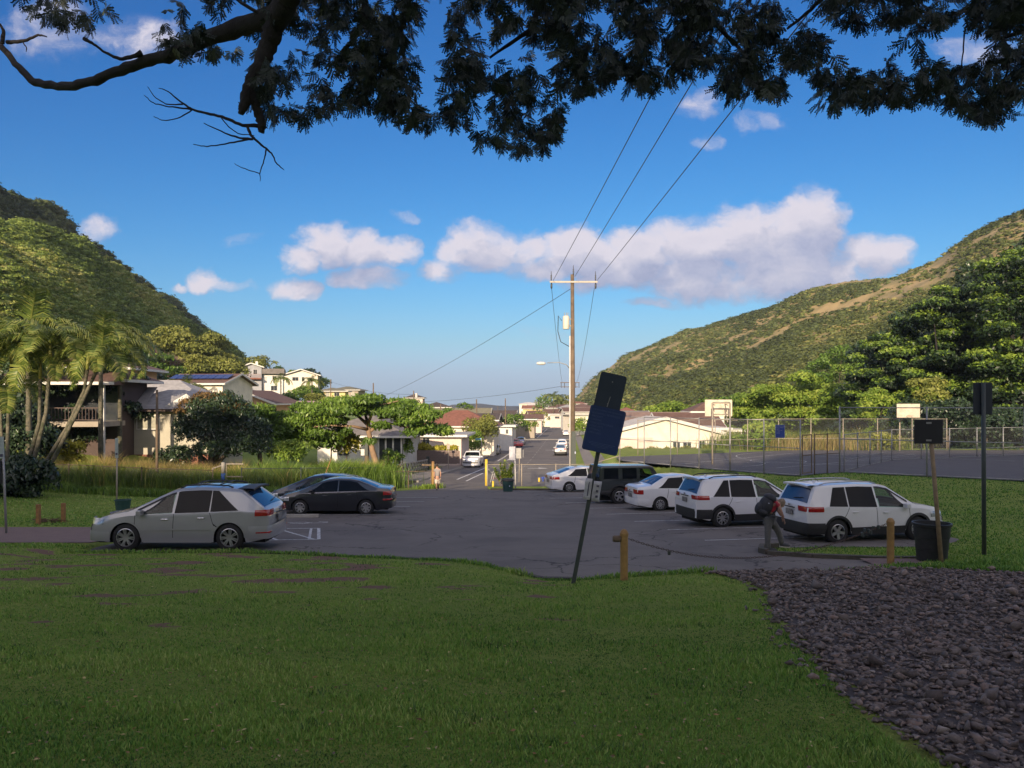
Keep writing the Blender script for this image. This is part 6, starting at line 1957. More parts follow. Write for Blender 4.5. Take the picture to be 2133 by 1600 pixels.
# bushes of the village
VB = 'bushes along the street'
def bush(label, px, py, D, H, Rc, lm, name='bush', cat='bush', n=1500, ls=.12, g=VB, **k):
    p = GP(px, py) if D is None else PT(px, py, D)
    r = thing(name, label, cat, tuple(p), 0, g)
    bl = blobs_in(k.get('nb', 9), (0, 0, H * .5), (Rc * .7, Rc * .7, H * .45), Rc * .5, .9, bottom=-1)
    leafcloud('foliage', bl, n, ls, lm, r, droop=k.get('droop', .3))
    q = MB(); q.tube([(0, 0, -.4), (0, 0, H * .5)], [.06, .04], 6); q.build('stem', M_bark, r)
    return r


bush('round lime green clipped bush beside the street name sign', 982, 938, 100, 2.6, 1.6, L_lime, n=2600, ls=.13)
bush('olive shrubby tree behind the round lime bush', 1010, 930, 108, 4.2, 3.2, L_olive, n=3600, ls=.16)
bush('thin brownish shrub beside the brown-roofed bungalow', 985, 925, 112, 3.6, 2.0, L_brown, n=1500, ls=.12)
bush('dark green bush behind the white garage', 1068, 900, 150, 3.4, 2.6, L_green, n=1500, ls=.2)
bush('small trees at the left kerb by the hump', 1105, 905, 190, 4.0, 2.2, L_lime, n=1200, ls=.2)
bush('rounded bush in front of the glazed porch', 838, 955, 74, 2.2, 1.4, L_lime, n=2000, ls=.13)
bush('pale shrub low beside the porch', 822, 972, 68, 1.5, 1.0, L_green, n=1500, ls=.11)
bush('yellow leaved shrub below the umbrella-shaped tree', 722, 960, 62, 2.6, 1.3, L_yellow, n=1800, ls=.14)
bush('large-leaved green shrub left of the yellow one', 690, 945, 60, 3.2, 1.5, L_green, n=2200, ls=.16)
bush('yellow-tipped shrub low beside the fence', 600, 965, 52, 1.5, 1.6, L_lime, n=1800, ls=.12)
bush('bright green shrub glowing in front of the dark lanai', 140, 978, 46, 2.0, 1.1, L_yellow, n=1100, ls=.12)
bush('green bush on the far hill left of the street end', 1135, 868, 400, 8, 9, L_green, n=1000, ls=.6)
bush('green bush on the far hill above the street end', 1175, 862, 420, 9, 8, L_olive, n=1000, ls=.6)
bush('bush behind the pavement right of the utility pole', 1207, 905, 200, 4, 3, L_lime, n=1000, ls=.3)
bush('green bush at the left kerb near the street end', 1122, 889, 260, 4, 4, L_olive, n=900, ls=.3)
bush('dark low bush below the ivory house skirt', 372, 975, 53, 1.2, 1.6, L_mango, n=1600, ls=.12)
for i, (px, H_) in enumerate(((1153, 842), (1166, 848), (1148, 858))):
    pass
# golden hedge in front of the flat-roofed house
r = thing('hedge', 'golden yellow hedge above the brown block wall', 'hedge', tuple(PT(890, 942, 81)), RAD(-5))
leafcloud('foliage', blobs_in(14, (0, 0, .2), (3.9, .5, .3), .6, .9, bottom=-1), 4200, .14, L_yellow, r, droop=-.6)
r = thing('hedge', 'low green hedge below the long cream house beyond the court', 'hedge', tuple(PT(1385, 945, 68)), 0)
leafcloud('foliage', blobs_in(26, (0, 0, .1), (5.6, .5, .3), .5, .9, bottom=-1), 6000, .10, L_olive, r, droop=-.3)


# --- tall grass
def tallgrass(name, pts, n, h0, h1, m, w=.02, spread=.6, label=None):
    """tufts along ground lines: pts = [(x, y)]"""
    P = np.array(pts); t_ = NR.rand(n) * (len(P) - 1); i = t_.astype(int).clip(0, len(P) - 2); f = (t_ - i)[:, None]
    q = P[i] * (1 - f) + P[i + 1] * f + NR.normal(size=(n, 2)) * spread
    Z = gz(q[:, 0], q[:, 1])
    cl = np.array([noise.noise(Vector((a * .8, b_ * .8, 1))) for a, b_ in q])
    h = NR.uniform(h0, h1, n) * (1 + .5 * cl); a = NR.rand(n) * 6.28; ln = h * NR.uniform(.1, .55, n)
    dx, dy = np.cos(a), np.sin(a); ww = w * NR.uniform(.6, 1.4, n); ax = NR.rand(n) * PI; wx, wy = np.cos(ax) * ww, np.sin(ax) * ww
    X_, Y_ = q[:, 0], q[:, 1]
    V = np.stack([np.stack([X_ - wx, Y_ - wy, Z - .05], -1), np.stack([X_ + wx, Y_ + wy, Z - .05], -1), np.stack([X_ + dx * ln * .3 + wx * .8, Y_ + dy * ln * .3 + wy * .8, Z + h * .65], -1),
                  np.stack([X_ + dx * ln * .3 - wx * .8, Y_ + dy * ln * .3 - wy * .8, Z + h * .65], -1), np.stack([X_ + dx * ln, Y_ + dy * ln, Z + h], -1)], 1).reshape(-1, 3)
    b_ = (np.arange(n) * 5)[:, None]
    F = np.concatenate([b_ + [[0, 1, 2]], b_ + [[0, 2, 3]], b_ + [[3, 2, 4]]], 1).reshape(-1, 3)
    at = np.repeat(np.clip(.45 + .5 * cl + NR.normal(size=n) * .2, 0, 1), 3)
    o = link(name, npmesh(name, V, F, m, False, at)); o['kind'] = 'stuff'
    return o


tallgrass('tall_grass', [(-32, 44), (-24, 43.5), (-16, 44.5), (-11, 48)], 36000, .6, 1.35, L_tall, .013, 1.2)
tallgrass('dry_seed_grass', [(-33, 46.5), (-24, 46), (-17, 47)], 16000, 1.0, 1.6, L_dry, .009, 1.0)
tallgrass('low_weeds', [(-30, 39.5), (-20, 39.4), (-14, 41), (-9.2, 44.5)], 14000, .15, .42, L_green, .022, .5)
tallgrass('tall_grass', [(-15, 46), (-11, 47.5), (-8.8, 51)], 18000, .8, 1.7, L_green, .014, .9)
tallgrass('dry_seed_grass', [(-11.5, 57), (-10, 60)], 2600, .8, 1.5, L_dry, .02, .5)
tallgrass('dry_seed_grass', [(-15, 60), (-12.4, 60)], 2600, 1.0, 1.7, L_dry, .02, .5)
tallgrass('dry_seed_grass', [(22, 67), (26, 67.5), (29, 67)], 12000, .5, 1.3, L_dry, .014, 1.4)
tallgrass('tall_grass', [(20, 68), (25, 69), (32, 68)], 16000, .5, 1.7, L_tall, .016, 1.6)
tallgrass('low_weeds', [(-5.6, 48.8), (-4.9, 50.5)], 900, .12, .35, L_lime, .02, .25)

# --- palms
def frond_mesh(L=2.9, n=34, curl=1.0, m=None, seed=0):
    """one arching feather leaf: rachis along +x bending down, leaflets both sides"""
    rr = np.random.RandomState(seed)
    V = []; F = []; A = []
    P = []
    for i in range(13):
        s = i / 12; a = .95 - curl * 1.9 * s
        P.append((P[-1][0] + L / 12 * math.cos(a), P[-1][1] + L / 12 * math.sin(a)) if P else (0, 0))
    def at(s):
        k = min(int(s * 12), 11); f = s * 12 - k
        return (P[k][0] * (1 - f) + P[k + 1][0] * f, P[k][1] * (1 - f) + P[k + 1][1] * f), (P[k + 1][0] - P[k][0], P[k + 1][1] - P[k][1])
    for i in range(12):
        (x0, z0), (x1, z1) = P[i], P[i + 1]; w = .03 * (1 - i / 14); b0 = len(V)
        V += [(x0, -w, z0), (x0, w, z0), (x1, w, z1), (x1, -w, z1)]; F += [(b0, b0 + 1, b0 + 2), (b0, b0 + 2, b0 + 3)]; A += [.7, .7]
    for i in range(n):
        s = .14 + .84 * i / (n - 1); (x, z), (dx, dz) = at(s); q = math.hypot(dx, dz); dx /= q; dz /= q
        l = .62 * math.sin(PI * min(1, s * .82 + .18)) ** .6 + .08
        for sd_ in (-1, 1):
            up = rr.uniform(.15, .5); fw = .45 + rr.uniform(-.1, .1); dr = rr.uniform(.2, .7)
            m1 = (x + dx * fw * l * .5 - dz * up * l * .5, sd_ * l * .5, z + dz * fw * l * .5 + dx * up * l * .5)
            e = (x + dx * fw * l - dz * up * l * .3, sd_ * l * .86, z + dz * fw * l + dx * up * l * .2 - dr * l * .6)
            w = .026; b0 = len(V)
            V += [(x - dx * w, 0, z - dz * w), (x + dx * w, 0, z + dz * w), (m1[0] + dx * w, m1[1], m1[2] + dz * w), (m1[0] - dx * w, m1[1], m1[2] - dz * w), e]
            F += [(b0, b0 + 1, b0 + 2), (b0, b0 + 2, b0 + 3), (b0 + 3, b0 + 2, b0 + 4)]; A += [rr.uniform(.2, .9)] * 3
    return npmesh('frond', np.array(V), np.array(F), m or L_palm, False, np.array(A))


FR = [frond_mesh(2.6, 38, 1.15, seed=1), frond_mesh(2.4, 38, 1.35, seed=2), frond_mesh(2.5, 36, .85, seed=3), frond_mesh(2.3, 34, 1.5, seed=4)]
PG = 'palms of the clump on the left'


def palm(label, pts, rad=.13, nf=11, sc=1.0, group=PG, ring=True):
    b = pts[0]
    r = thing('palm_tree', label, 'palm', tuple(b), 0, group)
    P = [p - b for p in pts]
    # smooth the trunk line and add rings
    Q = []
    for i in range(len(P) - 1):
        for k in range(6): Q.append(P[i].lerp(P[i + 1], k / 6))
    Q.append(P[-1])
    t = MB(); rr_ = [rad * (1.25 - .4 * i / len(Q)) * (1.10 if i % 2 else .95) for i in range(len(Q))]
    t.tube(Q, rr_, 8); t.build('trunk', M_palm, r, smooth=True)
    top = P[-1]; d = (P[-1] - P[-2]).normalized()
    q = MB(); e = top + (d * .6 + Vector((0, 0, .6))).normalized() * .9 * sc
    q.tube([top, top.lerp(e, .4), e], [rad * .95, rad * 1.15, rad * .6], 8); q.build('crownshaft', M_shaft, r, smooth=True)
    for i in range(nf):
        a = i * 2.4 + R.uniform(-.3, .3); el = R.uniform(-.55, .35) if i < nf * .8 else .75
        o = link('frond', FR[i % 4], r, e - Vector((0, 0, .15)), (R.uniform(-.25, .25), -el * .7, a)); k = sc * R.uniform(.8, 1.12); o.scale = (k, k, k)
    return r


base = GP(45, 1072); Dp = 36.5
def pp(px, py, dd=0.0): return PT(px, py, Dp + dd)
LB = ['outermost palm with the crown leaning right over the lanai roof', 'palm stem second from the right of the clump, crown above the dark lanai', 'central upright palm with the tallest crown in the clump', 'palm stem with yellow-green upper trunk just left of the tallest',
      'thin palm at the left edge of the photo', 'palm with a yellowish stem, second from the left edge', 'short palm with low drooping fronds at the left']
palm(LB[0], [pp(38, 1060, .3), pp(110, 960), pp(165, 850), pp(200, 775)], .085, 11, 1.05)
palm(LB[1], [pp(30, 1060, -.4), pp(85, 980), pp(140, 890), pp(175, 815), pp(182, 770)], .08, 8, .8)
palm(LB[2], [pp(22, 1060, .5), pp(70, 960), pp(96, 860), pp(104, 760)], .09, 13, 1.2)
palm(LB[3], [pp(15, 1062), pp(60, 960), pp(82, 880), pp(84, 790)], .085, 10, 1.0)
palm(LB[4], [pp(4, 1050, .8), pp(6, 960), pp(2, 880), pp(-4, 760)], .07, 11, 1.1)
palm(LB[5], [pp(10, 1050, 1.0), pp(15, 960), pp(17, 870), pp(24, 760)], .08, 10, 1.0)
palm(LB[6], [pp(-10, 1058, -.6), pp(-20, 980), pp(-12, 900), pp(0, 840)], .075, 10, .9)
# darker palms behind
for i, (px, py, dd, lb) in enumerate(((210, 745, 14, 'dark green palm rising behind the brown-roofed house'), (250, 765, 18, 'darker palm farther right behind the brown-roofed house'), (60, 735, 6, 'palm crown between the tall ones and the slope'))):
    e = PT(px, py, Dp + dd); g_ = on(e.x, e.y); palm(lb, [g_, g_.lerp(e, .5), e], .14, 12, 1.5, 'palms behind the brown-roofed house')
for i, (px, py, D_, lb) in enumerate(((352, 825, 92, 'small golden palm in front of the solar-panel house'), (392, 822, 94, 'small golden palm right of the other before the solar panels'),
                                      (1153, 838, 330, 'tallest far palm over the village'), (1164, 846, 340, 'far palm right of the tallest one'), (585, 800, 150, 'palm in the grey green trees below the ridge house'), (650, 806, 152, 'palm right among the grey green trees'))):
    e = PT(px, py, D_); g_ = e - Vector((0, 0, 4 if D_ < 300 else 9)); palm(lb, [g_, g_.lerp(e, .5), e], .12, 11, 1.1 if D_ < 300 else 2.2, 'palms among the houses')
# dark undergrowth at the foot of the palm clump
r = thing('bush', 'dark shaggy undergrowth at the foot of the palm clump', 'bush', tuple(on(PT(30, 1050, 35.5).x, 35.5)), 0)
leafcloud('foliage', blobs_in(16, (0, 0, .7), (1.7, 1.2, .8), .7, .9, bottom=-1), 5000, .13, L_mango, r, droop=.8)
r = thing('tree', 'dense green shrub wall behind the palm stems at the left edge', 'tree', tuple(on(PT(30, 1000, 44).x, 44)), 0)
leafcloud('crown', blobs_in(26, (0, 0, 2.4), (2.8, 1.4, 2.6), 1.0, .8, bottom=-1), 9000, .15, L_mango, r, droop=.5)
q = MB(); q.tube([(0, 0, -.3), (0, 0, 2)], [.15, .1], 7); q.build('trunk', M_bark, r)


# --- strappy dracaena plants by the trunk and behind the green bin
def strap_plant(label, b, H, n, m, w=.035, stalks=7):
    r = thing('leafy_plant', label, 'plant', tuple(b))
    V = []; F = []; A = []; q = MB()
    for k in range(stalks):
        hx, hy, hh = R.uniform(-.5, .5) * H * .75, R.uniform(-.3, .3) * H * .4, H * R.uniform(.4, .95)
        q.tube([(hx * .3, hy * .3, -.1), (hx, hy, hh)], [.03, .02], 5)
        for i in range(n // stalks):
            z = hh * R.uniform(.35, 1.0); f = z / hh; a = R.uniform(0, 6.28); l = R.uniform(.3, .55) * H * .36
            c = Vector((hx * (.3 + .7 * f), hy * (.3 + .7 * f), z)); d = Vector((math.cos(a), math.sin(a), R.uniform(.5, 1.3))).normalized(); s = Vector((-math.sin(a), math.cos(a), 0)) * w
            m1 = c + d * l * .6; e = c + d * l + Vector((0, 0, -l * .35)); b0 = len(V)
            V += [c - s * .4, c + s * .4, m1 + s, m1 - s, e]; F += [(b0, b0 + 1, b0 + 2), (b0, b0 + 2, b0 + 3), (b0 + 3, b0 + 2, b0 + 4)]; A += [R.uniform(.1, 1)] * 3
    link('leaves', npmesh('leaves', np.array([tuple(v) for v in V]), np.array(F), m, False, np.array(A)), r)
    q.build('stalks', M_bark, r)


b = GP(806, 1010); strap_plant('strappy dark green plant at the foot of the umbrella-shaped tree', b, 2.4, 900, L_green, .055, 16)
b = GP(1050, 1014); strap_plant('yellow green strappy plant behind the green bin at the entrance', b, 1.9, 800, L_lime, .05, 14)
b = GP(772, 988); strap_plant('yellow leaved strappy plant left of the leaning trunk', b + Vector((0, .4, 0)), 1.0, 160, L_yellow, .05, 5)
# ------------------------------------------------------------------ chain-link fences
def chainmat(n, c, a, rust=None):
    m = mat(n, c, tuple(x * .8 for x in c), .5, 8, metal=.4, alpha=a); return m


M_chain = chainmat('chain_link', (.30, .30, .30), .08)
M_chain_d = chainmat('dark_chain_link', (.10, .10, .10), .22)


def fence(name, label, pts, h, rails=(1.0,), step=3.0, m=None, cm=None, pr=.035, group=None, drop=None, zs=None, posts=True):
    m = m or M_galv; cm = cm or M_chain
    P = [Vector((x, y, (G(x, y) if zs is None else zs))) for x, y in pts]
    r = thing(name, label, 'fence', tuple(P[0]), 0, group)
    o = P[0]
    S = [P[0]]
    for a, b in zip(P[:-1], P[1:]):
        n = max(1, round((b - a).length / step))
        for i in range(1, n + 1):
            q = a.lerp(b, i / n)
            if zs is None: q.z = G(q.x, q.y)
            S.append(q)
    for s in S:
        q = MB(); q.tube([s - o - Vector((0, 0, .3)), s - o + Vector((0, 0, h + .04))], pr, 8); q.lathe([(pr, 0), (.001, pr * .8)], 8, Matrix.Translation(s - o + Vector((0, 0, h + .04)))) ; q.build('post', m, r, smooth=True)
    for k in rails:
        q = MB()
        for a, b in zip(S[:-1], S[1:]): q.tube([a - o + Vector((0, 0, h * k)), b - o + Vector((0, 0, h * k))], pr * .62, 6)
        q.build('rail', m, r, smooth=True)
    for a, b in zip(S[:-1], S[1:]):
        q = MB(); a0 = a - o; b0 = b - o
        nn = Vector((-(b0 - a0).y, (b0 - a0).x, 0)).normalized() * .02
        q.add([a0 + nn + Vector((0, 0, .05)), b0 + nn + Vector((0, 0, .05)), b0 + nn + Vector((0, 0, h)), a0 + nn + Vector((0, 0, h))], [(0, 1, 2, 3)])
        q.build('wire_mesh', cm, r)
    return r


fence('chain_link_fence', 'three-metre chain-link fence along the near left side of the basketball court', [CT[0], CT[1], CT[2]], 3.0, (1.0, .5, .02), 2.6, zs=-3.98)
r = thing('fence_gate', 'rusty narrow gate in the court fence, standing ajar beside the corner post', 'gate', (CT[2][0] + .15, CT[2][1] + .1, -3.98), math.atan2(CT[3][1] - CT[2][1], CT[3][0] - CT[2][0]))
q = MB()
for a, b in (((0, 0, .1), (0, 0, 2.2)), ((1.05, 0, .1), (1.05, 0, 2.2)), ((0, 0, 2.2), (1.05, 0, 2.2)), ((0, 0, .15), (1.05, 0, .15)), ((0, 0, 1.1), (1.05, 0, 1.1))): q.tube([a, b], .03, 6)
q.build('frame', M_woodpole, r); q = MB(); q.add([(0, .01, .15), (1.05, .01, .15), (1.05, .01, 2.2), (0, .01, 2.2)], [(0, 1, 2, 3)]); q.build('wire_mesh', M_chain, r)
fence('chain_link_fence', 'short tall piece of court fence between the narrow gate and the corner post', [CT[3], CT[4]], 2.2, (1.0, .5), 1.4, zs=-3.98, m=M_woodpole)
fence('chain_link_fence', 'tallest chain-link fence, running right from the corner post above the grass bank', [CT[4], CT[5], CT[6]], 3.7, (1.0, .52, .02), 4.3, zs=-4.0, pr=.045)
fence('chain_link_fence', 'chain-link fence along the far side of the court in the sun', [(9.5, 58), (16, 60.5), (22, 63.4), (27.5, 63.8), (36, 63.6)], 2.6, (1.0, .38), 3.2, zs=-3.98, m=M_galv_w)
fence('chain_link_fence', 'lower chain-link fence dividing the courts, running away to the right', [(19.2, 44.4), (26, 52.6), (39, 58.0), (46, 60)], 2.1, (1.0, .3, .02), 2.6, zs=-3.98)
fence('chain_link_fence', 'low chain-link fence closing the end of the street', [(-1.7, 53.0), (5.4, 53.2), (7.3, 52.2)], 1.5, (1.0,), 2.4, m=M_galv_w)
fence('chain_link_fence', 'weathered low chain-link fence in front of the tall grass on the left', [(-31, 41.5), (-24, 41.6), (-16.6, 42.6)], 1.25, (1.0,), 3.4, m=M_wood, cm=M_chain_d)
fence('chain_link_fence', 'overgrown chain-link fence behind the dark cars', [(-15.0, 42.6), (-12.2, 44.4), (-8.7, 49.0)], 1.35, (1.0,), 2.4, m=M_steel_d, cm=M_chain_d)
fence('chain_link_fence', 'short rail fence between the trunk and the brown entrance post', [(-8.2, 49.6), (-5.3, 50.4)], 1.1, (1.0,), 1.5, m=M_wood)
b = on(-16.6, 42.6)
r = thing('fence_gate', 'small braced gate frame beside the blue post in the left fence', 'gate', tuple(b))
q = MB()
for a, c in (((0, 0, 0), (0, 0, 1.35)), ((.75, 0, 0), (.75, 0, 1.6)), ((0, 0, 1.35), (.75, 0, 1.6)), ((.75, 0, 1.6), (1.7, 0, 1.6)), ((0, 0, .3), (.75, 0, .9)), ((.75, 0, .9), (1.7, 0, .9))): q.tube([a, c], .035, 6)
q.build('frame', M_galv_w, r)
r = thing('post', 'post with its middle painted blue in the left fence', 'post', tuple(b + Vector((.62, -.1, 0))))
q = MB(); q.tube([(0, 0, -.3), (0, 0, .55)], .11, 8); q.tube([(0, 0, 1.1), (0, 0, 1.7)], .11, 8); q.build('post', M_conc, r, smooth=True)
q = MB(); q.tube([(0, 0, .55), (0, 0, 1.1)], .115, 10); q.build('blue_band', mat('blue_paint', (.03, .10, .36), (.03, .08, .28), .6, 5), r, smooth=True)

# ------------------------------------------------------------------ basketball hoops
def hoop(label, b, rz, w, hgt, mirror, goose):
    r = thing('basketball_hoop', label, 'basketball hoop', tuple(b), rz)
    q = MB()
    for x in ((-.55, .55) if goose else (0,)): q.tube([(x, 0, -.2), (x, 0, hgt + (.9 if goose else .2))], .055, 8)
    if goose: q.tube([(-.55, 0, hgt + .9), (.55, 0, hgt + .9)], .05, 8); q.tube([(-.55, 0, hgt + .15), (.55, 0, hgt + .15)], .04, 8)
    q.build('pole', M_galv_w, r, smooth=True)
    q = MB()
    for x in (-.4, .4): q.tube([(x if goose else 0, 0, hgt + .75), (x, 1.3, hgt + .8)], .035, 6); q.tube([(x if goose else 0, 0, hgt - .35), (x, 1.3, hgt + .5)], .035, 6)
    q.build('arm', M_galv_w, r, smooth=True)
    q = MB(); q.box((0, 1.36, hgt + .55), (w, .05, 1.1)); bevel(q.build('backboard', mat('backboard_paint', (.66, .58, .46), (.5, .43, .33), .7, 3, c3=(.6, .5, .4)), r), .02)
    q = MB(); n = 20
    q.tube([(.23 * math.cos(2 * PI * i / n), 1.66 + .23 * math.sin(2 * PI * i / n), hgt + .15) for i in range(n + 1)], .012, 5, cap=False); q.beam((0, 1.38, hgt + .15), (0, 1.44, hgt + .15), .14, .03)
    q.build('rim', mat('rim_orange', (.45, .16, .06), (.35, .12, .05), .6, 5), r)
    return r


hoop('nearer basketball hoop, seen from behind on a frame of pipes, in full sun', (13.4, 49.2, -3.98), RAD(-8), 1.75, 3.05, 1, True)
hoop('second basketball hoop facing us with a leaf shadow on its board', (31.6, 62.6, -3.98), RAD(180), 1.85, 2.75, 1, False)

# ------------------------------------------------------------------ notice on the court fence
def sign_lines(parent, x0, x1, z0, z1, n, m, y, seed=0):
    rr = random.Random(seed)
    for i in range(n):
        z = z1 - (z1 - z0) * i / (n - 1)
        q = MB(); q.box(((x0 + x0 + (x1 - x0) * rr.uniform(.35, .95)) / 2, y, z), ((x1 - x0) * rr.uniform(.35, .95), .002, .02)); q.build('text_line', m, parent)


M_blue_s = mat('sign_blue', (.012, .035, .13), (.015, .04, .15), .55, 3)
M_blue_bright = mat('sign_blue_bright', (.015, .05, .30), (.02, .06, .34), .5, 3)  # brighter blue for the court notice and the pipe valve
M_txt = mat('sign_text_blue', (.06, .10, .23), (.05, .09, .21), .6, 5)
M_txt_w = mat('sign_text_white', (.45, .48, .62), (.40, .43, .58), .6, 5)
p = PT(1619, 898, 43.0)
r = thing('notice_board', 'blue park rules notice hung on the court fence', 'sign', (p.x, 42.55, p.z))
q = MB(); q.box((0, 0, 0), (.53, .02, .72)); bevel(q.build('panel', M_blue_bright, r), .01)
q = MB()
for a, b_ in (((-.25, -.345), (.25, -.345)), ((-.25, .345), (.25, .345)), ((-.25, -.345), (-.25, .345)), ((.25, -.345), (.25, .345))): q.beam((a[0], -.014, a[1]), (b_[0], -.014, b_[1]), .012, .004)
q.build('border', M_txt_w, r)
RULES = ["ALCOHOLIC BEVERAGES", "AIRCRAFT", "CAMPING", "VEHICLES ON GRASS", "DOGS, PETS", "LITTERING", "OPEN FIRES"]
text_obj("THE FOLLOWING ARE PROHIBITED:", .032, M_txt_w, r, (-.23, -.014, .27), (PI / 2, 0, 0), name='heading')
for i, s_ in enumerate(RULES): text_obj(s_, .036, M_txt_w, r, (-.21, -.014, .20 - i * .055), (PI / 2, 0, 0))

# ------------------------------------------------------------------ the leaning sign in the foreground
b = GP(1193, 1216); Ds = b.y
r = thing('leaning_sign', 'leaning green steel post with a blue prohibitions board and a blank dark board above it', 'sign', tuple(b))
def sl(px, py, dd=0.0): return PT(px, py, Ds + dd) - b
top = sl(1268, 826); bot = sl(1193, 1222)
q = MB(); q.beam(bot - (top - bot).normalized() * .4, top, .075, .012, up=(0, 1, 0)); ax = (top - bot).normalized(); sx = ax.cross(Vector((0, 1, 0))).normalized()
for k in (-1, 1): q.beam(bot + sx * k * .032 + Vector((0, .018, 0)), top + sx * k * .032 + Vector((0, .018, 0)), .012, .04, up=(0, 1, 0))
q.build('post', M_steel_d, r)
ang = math.atan2(69, 16)
def board(name, corners, m, th=.006, dy=-.02, rad=.05):
    TL, TR, BR, BL = [sl(*c) for c in corners]
    c = (TL + TR + BR + BL) / 4; w = ((TR - TL).length + (BR - BL).length) / 2; h = ((TL - BL).length + (TR - BR).length) / 2
    a = math.atan2((TR - TL).z, (TR - TL).x)
    pts = []
    for (cx, cz, a0) in ((w / 2 - rad, h / 2 - rad, 0), (-w / 2 + rad, h / 2 - rad, 90), (-w / 2 + rad, -h / 2 + rad, 180), (w / 2 - rad, -h / 2 + rad, 270)):
        for k in range(6): t_ = RAD(a0 + 90 * k / 5); pts.append((cx + rad * math.cos(t_), cz + rad * math.sin(t_)))
    q = MB(); q.prism(pts, -th / 2, th / 2, Matrix(((1, 0, 0), (0, 0, -1), (0, 1, 0))))
    o = q.build(name, m, r, loc=c + Vector((0, dy, 0)), rot=(0, -a, 0), fix=True)
    return o, w, h


ob, w2, h2 = board('board', [(1250, 773), (1304, 785), (1291, 862), (1237, 850)], mat('dark_board', (.02, .035, .06), (.025, .04, .065), .6, 3), dy=-.035)
q = MB(); q.beam((0, -.012, -.28), (0.02, -.012, -.08), .012, .006); q.build('bolt_plate', M_galv, ob)
for zz_ in (-.22, .2): q = MB(); q.lathe([(.001, -.004), (.012, -.004), (.012, .004), (.001, .006)], 10, Matrix.Translation(Vector((0, -.008, zz_))) @ Matrix.Rotation(PI / 2, 4, 'X')); q.build('bolt', M_galv, ob)
ob, w1, h1 = board('board', [(1230, 842), (1303, 858), (1285, 950), (1211, 935)], M_blue_s, dy=-.055)
ob['label'] = 'blue board with the list of prohibitions'
q = MB(); ins = .022
for (x0, z0, x1, z1) in ((-w1 / 2 + ins, h1 / 2 - ins, w1 / 2 - ins, h1 / 2 - ins), (-w1 / 2 + ins, -h1 / 2 + ins, w1 / 2 - ins, -h1 / 2 + ins), (-w1 / 2 + ins, -h1 / 2 + ins, -w1 / 2 + ins, h1 / 2 - ins), (w1 / 2 - ins, -h1 / 2 + ins, w1 / 2 - ins, h1 / 2 - ins)):
    q.beam((x0, -.005, z0), (x1, -.005, z1), .008, .002)
q.build('border', M_txt, ob)
text_obj("THE FOLLOWING ARE PROHIBITED:", .041, M_txt, ob, (-w1 / 2 + .05, -.005, h1 / 2 - .085), (PI / 2, 0, 0), name='heading').scale = (.86, 1, 1)
for i, s_ in enumerate(RULES): text_obj(s_, .056, M_txt, ob, (-w1 / 2 + .05, -.005, h1 / 2 - .155 - i * .062), (PI / 2, 0, 0)).scale = (.86, 1, 1)
for i, (a_, c_) in enumerate(((-.25, .27), (-.23, .22), (-.18, .15), (-.1, .12))):
    q = MB(); q.box(((a_ + c_) / 2, -.005, -h1 / 2 + .17 - i * .026), (c_ - a_, .002, .008)); q.build('small_print', M_txt, ob)
M_paper = mat('laminated_paper', (.50, .50, .55), (.40, .40, .46), .5, 9)
M_ink = mat('ink', (.05, .05, .09), (.08, .08, .12), .7, 9)
c1 = sl(1224, 1018); c2 = sl(1243, 1020)
rp = thing('paper_notice', 'white laminated paper notice folded round the leaning post', 'notice', tuple(b + c1 + Vector((0, -.04, 0))), 0, rot=(0, RAD(8), 0))
def sheet(name, w, h, off, rz):
    q = MB(); P = []
    for i in range(7):
        for j in range(7):
            x = (j / 6 - .5) * w; z = (i / 6 - .5) * h; P.append((x, .015 * math.sin(j * 1.1 + i * .3) + .012 * math.sin(i * .9), z))
    q.grid(P, 7, 7)
    o = q.build(name, M_paper, rp, smooth=True, loc=off, rot=(0, 0, rz)); so = o.modifiers.new('thick', 'SOLIDIFY'); so.thickness = .002
    return o


s1 = sheet('sheet', .13, .40, (0, 0, 0), RAD(-12)); s2 = sheet('sheet', .16, .38, c2 - c1, RAD(14))
for i in range(3): q = MB(); q.box((.0, -.022, .10 - .1 * i), (.05, .002, .045)); q.build('printing', M_ink, s2)
q = MB(); q.box((.01, -.022, -.0), (.02, .002, .26)); q.build('printing', M_ink, s1)

# ------------------------------------------------------------------ bollards and chain
def bollard(label, px, py, h, rad, m=M_yel, stub=False):
    b = GP(px, py)
    r = thing('bollard', label, 'bollard', tuple(b), 0, 'ochre bollards with the chain')
    q = MB(); q.lathe([(.001, -.3), (rad, -.3), (rad, h - .1), (rad * 1.12, h - .098), (rad * 1.12, h - .04), (rad * 1.0, h - .03), (rad * .85, h), (rad * .5, h + .03), (.001, h + .04)], 20)
    q.build('pipe', m, r, angle=35)
    return r, b


